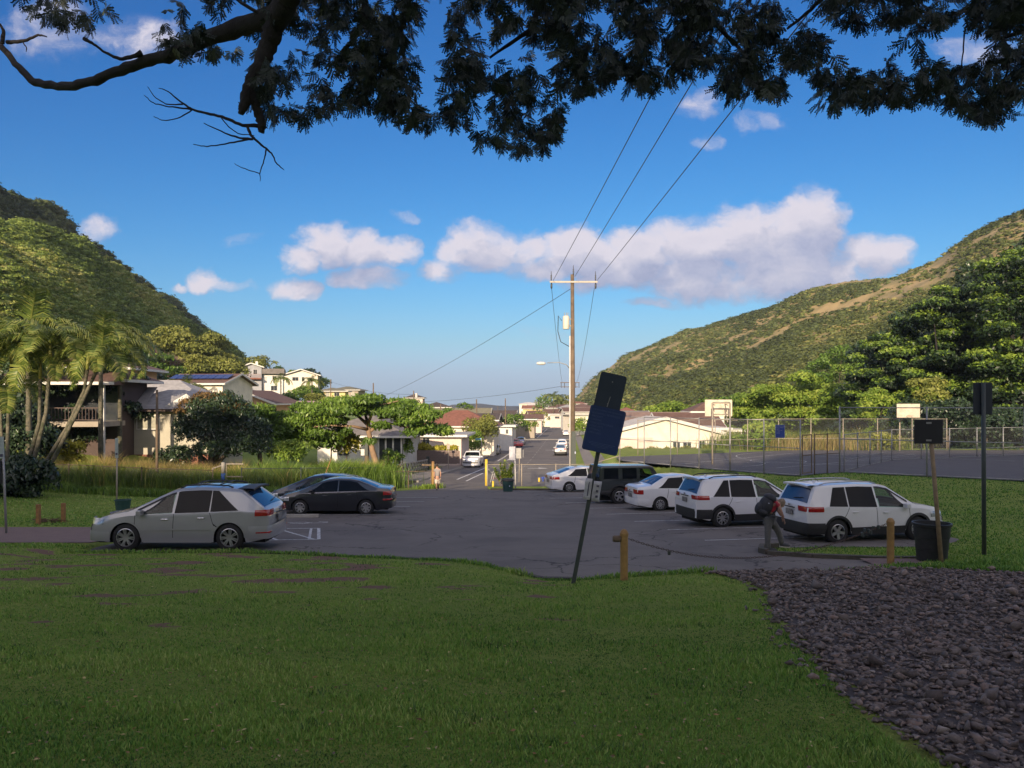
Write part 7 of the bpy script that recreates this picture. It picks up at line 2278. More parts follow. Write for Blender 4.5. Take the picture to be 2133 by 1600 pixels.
r1, b1 = bollard('ochre pipe bollard with a domed cap and side socket, nearest the leaning sign', 1300, 1209, .95, .075)
q = MB(); q.lathe([(.001, -.12), (.05, -.12), (.065, -.09), (.065, .03), (.05, .04)], 14, Matrix.Translation((-.13, 0, .80)) @ Matrix.Rotation(-PI / 2, 4, 'Y') if False else Matrix.Translation(Vector((-.10, 0, .80))) @ Matrix.Rotation(PI / 2, 4, 'Y'))
q.build('socket', M_woodpole, r1, smooth=True)
r2, b2 = bollard('ochre pipe bollard beside the black rubbish bin, chain hung from it', 1855, 1171, .98, .08)
A = b1 + Vector((.09, 0, .80)); Bv = b2 + Vector((-.09, 0, .88))
rc = thing('chain', 'rusty dark chain sagging between the two ochre bollards', 'chain', tuple(A))
q = MB(); N = 120; Lk = (Bv - A)
lm_ = MB()
nt_ = 12
lm_.tube([(.032 * math.cos(2 * PI * i / nt_) * 1.25, 0.018 * math.sin(2 * PI * i / nt_), 0) for i in range(nt_ + 1)], .006, 5, cap=False)
M_rust = mat('rusty_chain', (.05, .04, .04), (.09, .055, .04), .8, 30)
lme = lm_.mesh('link', M_rust, smooth=True)
def cpt(t_):
    s_ = t_; sag = .56 * 4 * s_ * (1 - s_) * (1.0 - .25 * (s_ - .4)); return A + Lk * t_ - Vector((0, 0, sag))
for i in range(N):
    t_ = (i + .5) / N; p0 = cpt(t_); d = (cpt(min(1, t_ + .002)) - cpt(max(0, t_ - .002))).normalized()
    o = link('link', lme, rc, p0 - A); o.rotation_mode = 'QUATERNION'
    qx = d.to_track_quat('X', 'Z'); o.rotation_quaternion = qx @ Matrix.Rotation(PI / 2 * (i % 2), 3, 'X').to_quaternion()
    sc_ = (Lk.length * 1.06 / N) / .066; o.scale = (sc_, 1, 1)
q = MB()
for i in range(7): q.box(cpt(.885 + i * .012) - A + Vector((R.uniform(-.04, .04), R.uniform(-.04, .04), R.uniform(-.05, .04))), (.07, .05, .09), rz=R.random() * 3)
bevel(q.build('padlock', M_steel_d, rc), .01)
q = MB(); q.box(cpt(.135) - A - Vector((0, 0, .05)), (.06, .03, .08)); bevel(q.build('padlock', M_steel_d, rc), .01)

# ------------------------------------------------------------------ right foreground: bin, posts, signs
def trashcan(name, label, b, rad, h, m, lid=False, rim=True, group=None):
    r = thing(name, label, 'bin', tuple(b), 0, group)
    q = MB(); q.lathe([(.001, -.05), (rad * .80, -.05), (rad * .80, 0), (rad * .83, h * .3), (rad * .86, h * .31), (rad * .88, h * .6), (rad * .93, h * .61), (rad * .97, h * .92), (rad * 1.04, h * .93), (rad * 1.05, h), (rad * .97, h), (rad * .95, h * .9), (rad * .8, .05), (.001, .05)], 28)
    q.build('body', m, r, angle=35)
    if lid: q = MB(); q.lathe([(rad * 1.08, h - .04), (rad * 1.1, h + .02), (rad * .7, h + .1), (.001, h + .13)], 24); q.build('lid', M_plastic, r, smooth=True)
    return r


M_bin = mat('black_bin_plastic', (.016, .017, .02), (.025, .026, .03), .45, 8, bump=.1)
M_bin_g = mat('green_bin_plastic', (.015, .055, .055), (.02, .065, .06), .55, 6)
b = GP(1941, 1166); bD = b.y
trashcan('rubbish_bin', 'open black plastic rubbish bin in the grass beside the tan post', b, .75 * bD / 1600 * 75 / 75 * 37 / .75 / 1.0 if False else 36 * bD / 1600, 77 * bD / 1600, M_bin)
b3 = GP(1949, 1168); b3 = Vector((b3.x, b.y - .48, G(b3.x, b.y - .48)))
r = thing('sign_post', 'tan wooden post leaning slightly before the black bin, with a dark square board', 'sign', tuple(b3))
e = PT(1936, 876, b3.y) - b3
q = MB(); q.tube([(0, 0, -.3), tuple(e)], [.05, .045], 10); q.build('post', mat('tan_post', (.30, .22, .13), (.22, .16, .10), .85, 9, bump=.3, bscale=50), r, smooth=True)
c = PT(1931, 899, b3.y) - b3
q = MB(); q.box((0, 0, 0), (.66, .02, .55)); bevel(q.build('board', mat('black_board', (.008, .009, .014), (.012, .013, .018), .6, 4), r, loc=c + Vector((0, -.06, 0))), .01)
for zz_ in (-.2, .2): q = MB(); q.box((0, -.075, zz_), (.12, .012, .04)); q.build('bracket', M_galv, r, loc=c)
b4 = GP(2050, 1156)
r = thing('sign_post', 'tall dark green steel post at the right with a dark board high on it', 'sign', tuple(b4))
h4 = (PT(2047, 797, b4.y) - b4).z
q = MB(); q.tube([(0, 0, -.3), (-.02, 0, h4)], .052, 10); q.build('post', M_steel_d, r, smooth=True)
q = MB(); q.box((0, .06, h4 - .40), (.48, .02, .8)); bevel(q.build('board', mat('night_board', (.015, .022, .035), (.02, .026, .04), .6, 4), r), .01)

# ------------------------------------------------------------------ left things
b = GP(14, 1112)
r = thing('sign_post', 'galvanised post at the left edge of the photo with a narrow pale plate', 'sign', tuple(b))
h = (PT(5, 910, b.y) - b); q = MB(); q.tube([(0, 0, -.3), tuple(h)], .035, 8); q.build('post', M_galv, r, smooth=True)
q = MB(); q.box(tuple(h - Vector((0, .04, .33))), (.14, .012, .68)); q.build('plate', mat('pale_plate', (.36, .42, .40), (.28, .33, .32), .5, 7), r)
q = MB(); q.box(tuple(h - Vector((0, .05, .58))), (.09, .006, .09)); q.build('wheelchair_pictogram', M_ink, r)
q = MB(); q.box(tuple(h - Vector((.12, .0, 1.1))), (.22, .22, .7)); q.build('black_box', M_bin, r)
b = GP(243, 1068)
r = thing('sign_post', 'galvanised post behind the green bin with a narrow plate turned sideways', 'sign', tuple(b))
h = (PT(244, 912, b.y) - b); q = MB(); q.tube([(0, 0, -.3), tuple(h)], .035, 8); q.build('post', M_galv_w, r, smooth=True)
q = MB(); q.box(tuple(h - Vector((0, .04, .42))), (.13, .012, .8)); q.build('plate', mat('pale_plate', (.36, .42, .40), (.28, .33, .32), .5, 7), r)
q = MB(); q.box(tuple(h - Vector((0, .05, .65))), (.08, .006, .08)); q.build('wheelchair_pictogram', M_ink, r)
trashcan('rubbish_bin', 'dark green bin standing behind the bonnet of the silver SUV', GP(256, 1070), .30, .56, M_bin_g, group='green bins')
trashcan('rubbish_bin', 'green bin with a dark lid at the car park entrance', GP(1058, 1024), .34, .66, M_bin_g, lid=True, group='green bins')
q = MB(); q.box((.1, -.33, .35), (.06, .01, .08)); q.build('sticker', M_txt_w, bpy.data.objects['rubbish_bin.002'])
b = GP(105, 1090)
for px, py, lb in ((80, 1093, 'left of the two brown wooden posts on the path'), (132, 1089, 'right of the two brown wooden posts on the path')):
    b = GP(px, py); r = thing('wooden_post', lb, 'post', tuple(b), 0, 'pair of brown wooden posts')
    q = MB(); q.box((0, 0, .25), (.12, .12, .9)); bevel(q.build('timber', mat('brown_timber', (.34, .17, .06), (.22, .11, .045), .8, 8, bump=.3), r), .01)
b = GP(100, 1089)
r = thing('branch_pile', 'heap of dead brown fronds lying between the two wooden posts', 'debris', tuple(b)); q = MB()
for i in range(60): a_ = R.uniform(0, PI); c_ = Vector((R.uniform(-.45, .45), R.uniform(-.15, .15), R.uniform(.02, .14))); d_ = Vector((math.cos(a_), math.sin(a_) * .4, R.uniform(-.15, .2))) * R.uniform(.1, .3); q.beam(c_ - d_, c_ + d_, .02, .012)
q.build('fronds', mat('dead_frond', (.10, .06, .035), (.16, .10, .05), .9, 9), r)
# wooden street pole among the grass, and the sign posts near it
b = on(PT(327, 1020, 43.5).x, 43.5)
r = thing('wooden_pole', 'slim weathered wooden pole standing in the tall grass before the ivory house', 'pole', tuple(b))
h = (PT(327, 812, 43.5) - b); q = MB(); q.tube([(0, 0, -.5), tuple(h)], [.09, .065], 8); q.build('pole', M_woodpole, r, smooth=True)
# wheel stop
def wheelstop(label, px, py, rz=0.0):
    b = GP(px, py); r = thing('wheel_stop', label, 'wheel stop', (b.x, b.y, zlot(b.y) + .003), rz)
    q = MB(); q.prism([(-.09, 0), (.09, 0), (.06, .12), (-.06, .12)], -.95, .95, Matrix(((0, 0, 1), (1, 0, 0), (0, 1, 0)))); bevel(q.build('kerb_block', M_conc, r, fix=True), .01)
wheelstop('low concrete wheel stop in front of the black saloon', 612, 1078)
# brown entrance post and rail, yellow post
b = GP(902, 1017); r = thing('wooden_post', 'tall ochre wooden post at the left of the entrance, beside the walking man', 'post', tuple(b))
q = MB(); q.tube([(0, 0, -.3), (0, 0, 1.75)], .09, 10); q.build('timber', M_yel, r, smooth=True); q = MB(); q.beam((-.1, 0, 1.5), (-.75, .3, 1.5), .05, .09); q.build('rail', M_wood, r)
b = GP(1013, 1012); r = thing('gate_post', 'bright yellow steel gate post at the right of the entrance', 'post', tuple(b))
q = MB(); q.tube([(0, 0, -.3), (0, 0, 1.85)], .095, 12); q.build('pipe', M_yel_b, r, smooth=True)
q = MB(); q.tube([(.1, 0, 1.2), (.9, .3, .35)], .03, 6); q.build('brace', M_galv, r)
b = GP(1027, 1014); r = thing('bollard', 'short yellow bollard at the foot of the bright yellow gate post', 'bollard', tuple(b)); q = MB(); q.tube([(0, 0, -.2), (0, 0, .38)], .07, 10); q.build('pipe', M_yel_b, r, smooth=True)
for px, lb in ((1123, 'left of the two stubby yellow posts by the white saloon'), (1139, 'right of the two stubby yellow posts by the white saloon')):
    b = GP(px, 1004); r = thing('bollard', lb, 'bollard', tuple(b), 0, 'pair of stubby yellow posts'); q = MB(); q.tube([(0, 0, -.2), (0, 0, .32)], .075, 10); q.build('pipe', M_yel_b, r, smooth=True)
b = GP(1131, 1003); r = thing('valve', 'blue pipe valve between the two stubby yellow posts', 'valve', tuple(b)); q = MB(); q.tube([(0, 0, -.1), (0, 0, .25)], .06, 10); q.lathe([(.001, .2), (.11, .22), (.11, .34), (.001, .38)], 12); q.box((0, 0, .28), (.34, .06, .06)); q.build('body', M_blue_bright, r)
# tangle of tubes: an overturned cart
b = GP(1034, 1008); r = thing('cart', 'overturned white and red tubular cart beside the yellow post', 'cart', tuple(b), RAD(30))
M_wt = mat('white_tube', (.62, .6, .58), (.5, .48, .46), .4, 6)
q = MB(); q.tube([(-.35, 0, .1), (-.1, 0, .9), (.1, 0, .95), (.15, 0, .5), (.45, 0, .05)], .02, 6); q.tube([(-.35, .3, .1), (-.1, .3, .9), (.1, .3, .95), (.15, .3, .5), (.45, .3, .05)], .02, 6); q.build('frame', M_wt, r, smooth=True)
q = MB(); q.tube([(-.3, .0, .45), (.3, .3, .3)], .022, 6); q.tube([(.2, 0, .3), (.5, .1, .6)], .022, 6); q.build('red_bar', M_red_l, r)
q = MB()
for x in (-.35, .45): q.lathe([(.06, -.02), (.11, -.02), (.11, .02), (.06, .02)], 12, Matrix.Translation(Vector((x, -.03, .1))) @ Matrix.Rotation(PI / 2, 4, 'X'))
q.build('castor', M_tyre, r)
# white notice on two posts by the entrance
b = GP(1074, 1021); r = thing('road_sign', 'white-backed sign on a white post behind the strappy plant', 'sign', tuple(b)); h = (PT(1072, 930, b.y) - b).z
q = MB(); q.tube([(0, 0, -.2), (-.05, 0, h)], .035, 8); q.build('post', M_wt, r, smooth=True)
q = MB(); q.box((-.2, -.05, h - .42), (.38, .02, .82)); bevel(q.build('plate', M_paper, r), .01)
b = GP(1081, 1004); r = thing('road_sign', 'grey sign seen edge-on and from behind, on a thin post right of the white-backed sign', 'sign', tuple(b)); h = (PT(1081, 934, b.y) - b).z
q = MB(); q.tube([(0, 0, -.2), (.05, 0, h)], .03, 8); q.build('post', M_galv_w, r, smooth=True)
q = MB(); q.box((-.02, -.05, h - .38), (.40, .02, .8)); q.box((.32, .0, h - .4), (.04, .3, .6)); bevel(q.build('plate', M_galv, r), .01)
# street signs
b = on(xsl(96) - .5, 96); b = Vector((PT(1003, 945, 96).x, 96, G(PT(1003, 945, 96).x, 96)))
r = thing('street_sign', 'blue street name sign on a pole with a white base, left of the street', 'sign', tuple(b)); q = MB(); q.tube([(0, 0, -.3), (0, 0, 3.0)], .06, 8); q.build('pole', M_galv_w, r, smooth=True)
q = MB(); q.box((-.4, 0, 2.85), (.75, .03, .26)); q.build('name_plate', mat('street_plate', (.10, .40, .52), (.12, .44, .55), .5, 4), r); q = MB(); q.box((0, 0, .35), (.26, .26, 1.3)); q.build('base', M_wt, r)
q = MB(); q.box((-.42, -.02, 2.85), (.5, .01, .06)); q.build('lettering', M_txt_w, r)
for px, py, D_, hh, kind, lb in ((934, 975, 78, 2.6, 'rect', 'thin grey sign post on the left pavement before the white pickup'), (1112, 893, 240, 4.5, 'hex', 'white-backed sign at the left kerb near the end of the street'),
                           (1099, 905, 200, 3.4, 'diamond', 'white diamond-shaped sign at the left kerb before the hump'), (1094, 908, 190, 2.6, 'rect', 'small white sign left of the diamond-shaped one')):
    p = PT(px, py, D_); b = Vector((p.x, D_, G(p.x, D_))); r = thing('road_sign', lb, 'sign', tuple(b)); q = MB(); q.tube([(0, 0, -.3), (0, 0, hh)], .05, 6); q.build('post', M_galv_w, r)
    q = MB()
    if kind == 'diamond': q.box((0, -.06, hh), (.9, .03, .9), M=Matrix.Rotation(PI / 4, 3, 'Y'))
    elif kind == 'hex': q.lathe([(.001, -.02), (.65, -.02), (.65, .02), (.001, .02)], 8, Matrix.Translation(Vector((0, -.08, hh))) @ Matrix.Rotation(PI / 2, 4, 'X'))
    else: q.box((0, -.06, hh - .2), (.3 if D_ < 100 else .7, .03, .5))
    q.build('plate', M_wt if D_ > 100 else M_galv_w, r)
# stub pole with white notice beside the leaning trunk
b = GP(763, 1003); b = Vector((b.x, b.y + .2, b.z)); r = thing('wooden_pole', 'stout wooden stub pole with a white notice beside the leaning trunk', 'pole', tuple(b)); h = (PT(762, 922, b.y) - b).z
q = MB(); q.tube([(0, 0, -.3), (0, 0, h)], [.19, .16], 10); q.build('pole', M_woodpole, r, smooth=True); q = MB(); q.box((-.30, -.1, h - .75), (.28, .03, .5)); q.build('notice', M_wt, r)
q = MB(); q.box((0, -.17, h - .35), (.24, .1, 1.3)); q.build('dark_cover', M_steel_d, r)
b = on(PT(664, 1000, 44).x, 44); r = thing('guy_wire', 'yellow guard sleeve of a guy wire slanting behind the black saloon', 'guy wire', tuple(b)); e = PT(690, 955, 44) - b
q = MB(); q.tube([(0, 0, 0), tuple(e)], .03, 6); q.build('guard', M_yel, r)
# concrete open-block balustrade
r = thing('balustrade', 'pale concrete balustrade of stepped open blocks along the left pavement', 'wall', tuple(on(-9.9, 60)))
P0 = on(-9.9, 60); P1 = on(-8.6, 78.5); n = 15
bk = MB().box((0, 0, 0), (.16, .75, .12)).mesh('rail_block', M_conc); bv_ = MB().box((0, 0, 0), (.15, .16, .3)).mesh('upright_block', M_conc)
for i in range(n):
    c = P0.lerp(P1, (i + .5) / n) - P0; c.z = G(*(P0 + c)[:2]) - P0.z
    sl_ = (P1 - P0).length / n
    for k, z in enumerate((.32, .68, 1.04)):
        o = link('rail_block', bk, r, c + Vector((0, (sl_ * .5 if k % 2 else 0), z)))
        o.scale = (1, sl_ / .75 * (.8 if k < 2 else 1.0), 1)
    for z in (.15, .5, .86): link('upright_block', bv_, r, c + Vector((0, (.35 if z == .5 else -.2) * sl_, z)))
q = MB(); c = P1 - P0; q.box(tuple(c + Vector((0, 0, .6))), (.3, .35, 1.6)); q.build('end_post', M_steel_d, r)

# ------------------------------------------------------------------ utility poles and wires
def pole(name, label, b, H, rad, group=None):
    r = thing(name, label, 'utility pole', tuple(b), 0, group)
    q = MB(); q.tube([(0, 0, -.5), (.0, 0, H * .5), (-.03, 0, H)], [rad, rad * .85, rad * .66], 12); q.build('pole', M_woodpole, r, smooth=True)
    return r


bp = Vector((PT(1193, 900, 58).x, 58, G(PT(1193, 900, 58).x, 58)))
def up(px, py): return PT(px, py, 58) - bp
H = up(1191, 572).z
r = pole('utility_pole', 'tall wooden utility pole with crossarm, transformer and street lamp, behind the white saloon', bp, H, .2)
za = up(0, 588).z
xl, xr = up(1145, 588).x, up(1244, 588).x
q = MB(); q.box(((xl + xr) / 2, -.16, za), (xr - xl, .1, .13)); q.build('crossarm', mat('pale_crossarm', (.48, .43, .36), (.38, .34, .29), .7, 5), r)
M_ins = mat('dark_insulator', (.03, .03, .035), (.05, .05, .055), .4, 8)
for px in (1148, 1194, 1240):
    x = up(px, 0).x; q = MB(); z0 = za + (.1 if px != 1194 else .55)
    q.lathe([(.03, 0), (.06, .05), (.035, .12), (.06, .2), (.035, .28), (.06, .36), (.03, .42), (.02, .7)], 10, Matrix.Translation(Vector((x, -.16, z0)))); q.build('insulator', M_ins, r, smooth=True)
    if px != 1194: q = MB(); q.lathe([(.03, 0), (.07, -.08), (.07, -.35), (.03, -.45)], 10, Matrix.Translation(Vector((x + .03, .05, za - .05)))); q.build('insulator', M_ins, r, smooth=True)
q = MB(); zt = up(0, 686).z; q.lathe([(.001, 0), (.24, 0), (.25, .03), (.25, .92), (.22, .98), (.12, 1.02), (.001, 1.02)], 20, Matrix.Translation(Vector((up(1179, 0).x, -.1, zt)))); tr = q.build('transformer', mat('cream_steel', (.60, .57, .48), (.54, .5, .43), .5, 4), r, angle=35)
q = MB()
for dx in (-.1, .02, .12): q.tube([(up(1179, 0).x + dx, -.1, zt + 1.0), (up(1179, 0).x + dx * 1.3, -.1, zt + 1.25)], .025, 6)
q.box((up(1185.5, 0).x, -.05, zt + .75), (.28, .08, .1)); q.box((up(1185.5, 0).x, -.05, zt + .25), (.28, .08, .1)); q.build('bushing', M_conc, tr)
q = MB(); q.tube([(up(1187, 0).x, -.1, .0), (up(1187, 0).x, -.1, up(0, 700).z)], .055, 10); q.build('conduit', mat('white_conduit', (.62, .60, .58), (.52, .5, .48), .5, 3), r, smooth=True)
q = MB(); q.tube([up(1170, 668), up(1163, 658), up(1162, 690), up(1168, 712), up(1186, 722)], .028, 6); q.build('cable', M_ins, r, smooth=True)
q = MB(); q.tube([up(1187, 768), up(1180, 760), up(1165, 755), up(1140, 756)], [.04, .035, .03, .03], 8); la = q.build('lamp_arm', M_galv, r, smooth=True)
q = MB(); q.lathe([(.001, -.35), (.08, -.32), (.13, -.1), (.12, .2), (.05, .35), (.001, .36)], 12, Matrix.Translation(up(1127, 757)) @ Matrix.Rotation(PI / 2, 4, 'Y')); q.build('lamp_head', M_wt, la, smooth=True)
q = MB(); q.box((.05, -.2, 1.8), (.34, .08, 4.2)); q.box((-.13, -.22, 1.6), (.08, .08, 3.6)); q.build('lower_shade_strip', M_steel_d, r)  # dark boxes standing in for the shade on the lower pole
q = MB(); q.box((.17, -.26, 2.3), (.08, .03, .16)); q.box((.17, -.26, 1.1), (.08, .03, .14)); q.build('pole_tag', M_txt_w, r)
# far pole down the street that takes the lines
b5 = Vector((PT(1187, 880, 118).x + .2, 118, G(PT(1187, 880, 118).x, 118)))
def u5(px, py): return PT(px, py, 118) - b5
r5 = pole('utility_pole', 'next utility pole down the street, its crossarm showing left of the near pole', b5, u5(0, 787).z, .17, 'far poles along the street')
for py_, x0, x1 in ((797, 1167, 1207), (806, 1170, 1204)): q = MB(); q.box(((u5(x0, 0).x + u5(x1, 0).x) / 2, -.12, u5(0, py_).z), (u5(x1, 0).x - u5(x0, 0).x, .1, .1)); q.build('crossarm', M_wood, r5)
for px in (1169, 1176, 1199, 1206): q = MB(); q.tube([u5(px, 797), u5(px, 808)], .05, 6); q.build('insulator', M_ins, r5)
for px, y0, y1, D_, lb in ((993, 832, 905, 118, 'pale far pole left of the white garage roof'), (1053, 830, 905, 140, 'brown far pole right of the white garage'), (918, 842, 910, 125, 'pole before the cream two-storey house'), (862, 814, 860, 150, 'pole with transformer against the sky beside the pink house'),
                       (778, 798, 860, 120, 'thin dark pole above the umbrella-shaped tree'), (689, 790, 830, 200, 'thin pole on the ridge above the yellow house'), (1147, 832, 862, 420, 'tiny pole on the skyline above the far hill'), (1037, 846, 866, 320, 'small pole before the far ridge')):
    p = PT(px, y0, D_); g0 = G(p.x, D_); g0 = min(g0, PT(px, y1, D_).z); r6 = pole('utility_pole', lb, (p.x, D_, g0), p.z - g0, .14 if D_ < 150 else .16, 'far poles along the street')
    if px == 862: q = MB(); q.lathe([(.001, 0), (.25, 0), (.25, .8), (.001, .8)], 12, Matrix.Translation(Vector((.5, 0, p.z - g0 - 1.3)))); q.build('transformer', M_wt, r6)


def wire(label, a, b, sag, rad=.018, m=None, n=24, grp='overhead wires'):
    a = Vector(a); b = Vector(b)
    pts = [a.lerp(b, i / n) - Vector((0, 0, sag * 4 * (i / n) * (1 - i / n))) - a for i in range(n + 1)]
    q = MB(); q.tube(pts, rad, 5); o = q.build('overhead_wire', m or M_ins, None, smooth=True); o.location = a
    tag(o, label, 'wire', grp); return o


zw = bp.z + za + .1
for px, x1, lb, zz in ((1152, 5.9, 'left of the three wires passing overhead through the leaves', 0), (1197, 6.2, 'middle of the three wires passing overhead through the leaves', .3), (1243, 7.6, 'right of the three wires passing overhead through the leaves', 0)):
    wire(lb, (PT(px, 0, 58).x, 57.8, zw + zz), (x1, -40, zw + zz + .3), .25)
wire('slack wire from the left end of the crossarm down to the next pole', PT(1149, 600, 58), PT(1171, 797, 118), .6)
wire('slack wire from the right end of the crossarm down to the next pole', PT(1238, 600, 58), PT(1201, 797, 118), .9)
wire('long wire slanting from the tall pole down to the left', PT(1190, 601, 58), PT(800, 825, 120), .5, .02)
wire('thin wire from the next pole running left over the roofs', PT(1168, 805, 118), PT(862, 838, 150), .4, .025)
wire('thin wire over the roofs between the pink house pole and the ridge', PT(862, 822, 150), PT(689, 795, 200), .8, .025)

# ------------------------------------------------------------------ people
M_skin = mat('skin', (.42, .24, .17), (.38, .21, .15), .6, 12)
M_hair = mat('fair_hair', (.30, .23, .16), (.20, .15, .10), .7, 60, bump=.4, bscale=200)
M_hair_d = mat('dark_hair', (.03, .022, .02), (.04, .03, .025), .7, 60)
M_trou = mat('grey_trousers', (.13, .13, .125), (.10, .10, .10), .9, 14, bump=.3, bscale=40)
M_red_s = mat('red_shirt', (.42, .035, .05), (.34, .03, .04), .9, 12, bump=.2, bscale=40)
M_grey_s = mat('heather_shirt', (.22, .20, .20), (.28, .25, .24), .9, 20)
M_short = mat('cream_shorts', (.62, .54, .44), (.55, .48, .4), .9, 9)
M_pack = mat('backpack_fabric', (.022, .024, .03), (.035, .037, .045), .7, 12, bump=.4, bscale=50)
M_shoe = mat('dark_shoe', (.03, .035, .045), (.05, .05, .05), .7, 20)
M_sole = mat('pale_sole', (.5, .46, .4), (.42, .38, .33), .7, 20)


def skinned(name, m, parent, chains, lvl=2, root=0):
    """one continuous body from joints: chains = lists of (x, y, z, radius[, radius2]); equal points join"""
    vs = []; idx = {}; es = []; rs = []
    for ch in chains:
        prev = None
        for c in ch:
            k = (round(c[0], 4), round(c[1], 4), round(c[2], 4))
            if k not in idx: idx[k] = len(vs); vs.append(k); rs.append((c[3], c[4] if len(c) > 4 else c[3]))
            i = idx[k]
            if prev is not None and prev != i: es.append((prev, i))
            prev = i
    me = bpy.data.meshes.new(name); me.from_pydata(vs, es, [])
    me.materials.append(m)
    o = link(name, me, parent)
    sk = o.modifiers.new('skin', 'SKIN'); sk.use_smooth_shade = True; sk.branch_smoothing = .6
    if not me.skin_vertices:
        bm = bmesh.new(); bm.from_mesh(me); bm.verts.layers.skin.verify(); bm.to_mesh(me); bm.free()
    for i, r_ in enumerate(rs):
        me.skin_vertices[0].data[i].radius = r_
        me.skin_vertices[0].data[i].use_root = (i == root)
    su = o.modifiers.new('sub', 'SUBSURF'); su.levels = lvl; su.render_levels = lvl
    return o


def ball(name, m, parent, c, r3, n=3, rot=None):
    bm = bmesh.new(); bmesh.ops.create_icosphere(bm, subdivisions=n, radius=1)
    me = bpy.data.meshes.new(name)
    for v in bm.verts: v.co = Vector((v.co.x * r3[0], v.co.y * r3[1], v.co.z * r3[2]))
    bm.to_mesh(me); bm.free(); me.polygons.foreach_set('use_smooth', [True] * len(me.polygons)); me.materials.append(m)
    return link(name, me, parent, c, rot)


def head(parent, c, s, rz, pitch, hm, long=False, skin=None):
    """head with nose, ears, eyes and hair; faces +x before turning"""
    h = bpy.data.objects.new('head', None)
    o = ball('head', M_skin, parent, c, (.095 * s, .075 * s, .115 * s)); o.rotation_euler = (0, pitch, rz)
    ball('nose', M_skin, o, (.098 * s, 0, -.012 * s), (.016 * s, .012 * s, .02 * s), 2)
    for k in (-1, 1):
        ball('ear', M_skin, o, (-.005 * s, k * .078 * s, -.005 * s), (.018 * s, .008 * s, .028 * s), 2)
        ball('eye', M_ink, o, (.085 * s, k * .03 * s, .015 * s), (.008 * s, .011 * s, .007 * s), 2)
    q = MB(); q.beam((.09 * s, -.022 * s, -.055 * s), (.09 * s, .022 * s, -.055 * s), .006 * s, .01 * s); q.build('mouth', M_red_s, o)
    ha = ball('hair', hm, o, (-.018 * s, 0, .028 * s), (.10 * s, .086 * s, .108 * s))
    if long: ball('hair', hm, o, (-.05 * s, 0, -.06 * s), (.065 * s, .085 * s, .12 * s)); ball('hair', hm, o, (-.0 * s, -.045 * s, -.03 * s), (.06 * s, .045 * s, .12 * s)); ball('hair', hm, o, (0 * s, .045 * s, -.03 * s), (.06 * s, .045 * s, .12 * s))
    return o


def hand(parent, c, s, d, curl=.6):
    """palm with five fingers hanging along d"""
    d = Vector(d).normalized(); side = d.cross(Vector((1, 0, 0))).normalized() if abs(d.x) < .9 else Vector((0, 1, 0)); nrm = d.cross(side)
    c = Vector(c); ch = [[tuple(c - d * .02 * s) + (.022 * s, .016 * s), tuple(c + d * .03 * s) + (.034 * s, .014 * s), tuple(c + d * .07 * s) + (.034 * s, .012 * s)]]
    o = skinned('hand', M_skin, parent, ch, 1)
    for i, (k, L_) in enumerate(((-1.5, .055), (-.5, .068), (.5, .072), (1.5, .062))):
        p0 = c + d * .06 * s + side * k * .017 * s; p1 = p0 + d * L_ * .6 * s; p2 = p1 + (d * .6 + nrm * curl).normalized() * L_ * .5 * s
        q = MB(); q.tube([p0, p1, p2], [.0085 * s, .008 * s, .006 * s], 6); q.build('finger', M_skin, o, smooth=True)
    p0 = c + d * .01 * s - side * .03 * s; p1 = p0 + (d * .7 - side * .6).normalized() * .035 * s; p2 = p1 + d * .03 * s
    q = MB(); q.tube([p0, p1, p2], [.011 * s, .01 * s, .007 * s], 6); q.build('thumb', M_skin, o, smooth=True)
    return o


# the woman bending towards the back of the white SUV
bf = GP(1597, 1149); D_ = bf.y; k = D_ / 1600
def wp(px, py, y=0.0): return ((px - 1597) * k, y, (1149 - py) * k)
r = thing('person', 'fair-haired woman in red T-shirt and grey trousers with a big black backpack, bending forward', 'person', tuple(bf), 0)
hip = wp(1603, 1074); 
# body: torso, arms and neck in one skin; shirt and trousers over it
sh = wp(1613, 1046); nk = wp(1618, 1042)
def W_(px, py, y, r1_, r2_=None): p = wp(px, py, y); return (p[0], p[1], p[2], r1_, r2_ or r1_)
root_ = W_(1603, 1074, 0, .13, .15)
skinned('body', M_skin, r, [[root_, W_(1608, 1058, 0, .12, .14), W_(1613, 1046, 0, .11, .15), W_(1618, 1043, 0, .05), W_(1622, 1044, 0, .045)],
                            [W_(1613, 1046, 0, .11, .15), W_(1616, 1046, -.17, .06), W_(1620, 1060, -.19, .042), W_(1626, 1073, -.17, .033), W_(1628, 1078, -.15, .026)],
                            [W_(1613, 1046, 0, .11, .15), W_(1616, 1046, .17, .06), W_(1622, 1060, .19, .042), W_(1629, 1072, .17, .033), W_(1632, 1077, .15, .026)]])
skinned('red_shirt', M_red_s, r, [[W_(1604, 1070, 0, .15, .17), W_(1608, 1058, 0, .135, .165), W_(1613, 1047, 0, .125, .165), W_(1616.5, 1044, 0, .085)],
                                  [W_(1613, 1047, 0, .125, .165), W_(1615, 1047, -.17, .078), W_(1618, 1056, -.19, .062)], [W_(1613, 1047, 0, .125, .165), W_(1615, 1047, .17, .078), W_(1619, 1056, .19, .062)]])
skinned('trousers', M_trou, r, [[W_(1602, 1073, 0, .16, .18), W_(1599, 1082, -.07, .125), W_(1597, 1106, -.10, .092), W_(1596, 1128, -.11, .078), W_(1598, 1143, -.11, .075)],
                                [W_(1602, 1073, 0, .16, .18), W_(1606, 1083, .07, .125), W_(1622, 1104, .12, .095), W_(1629, 1120, .13, .08), W_(1632, 1136, .13, .072)]])
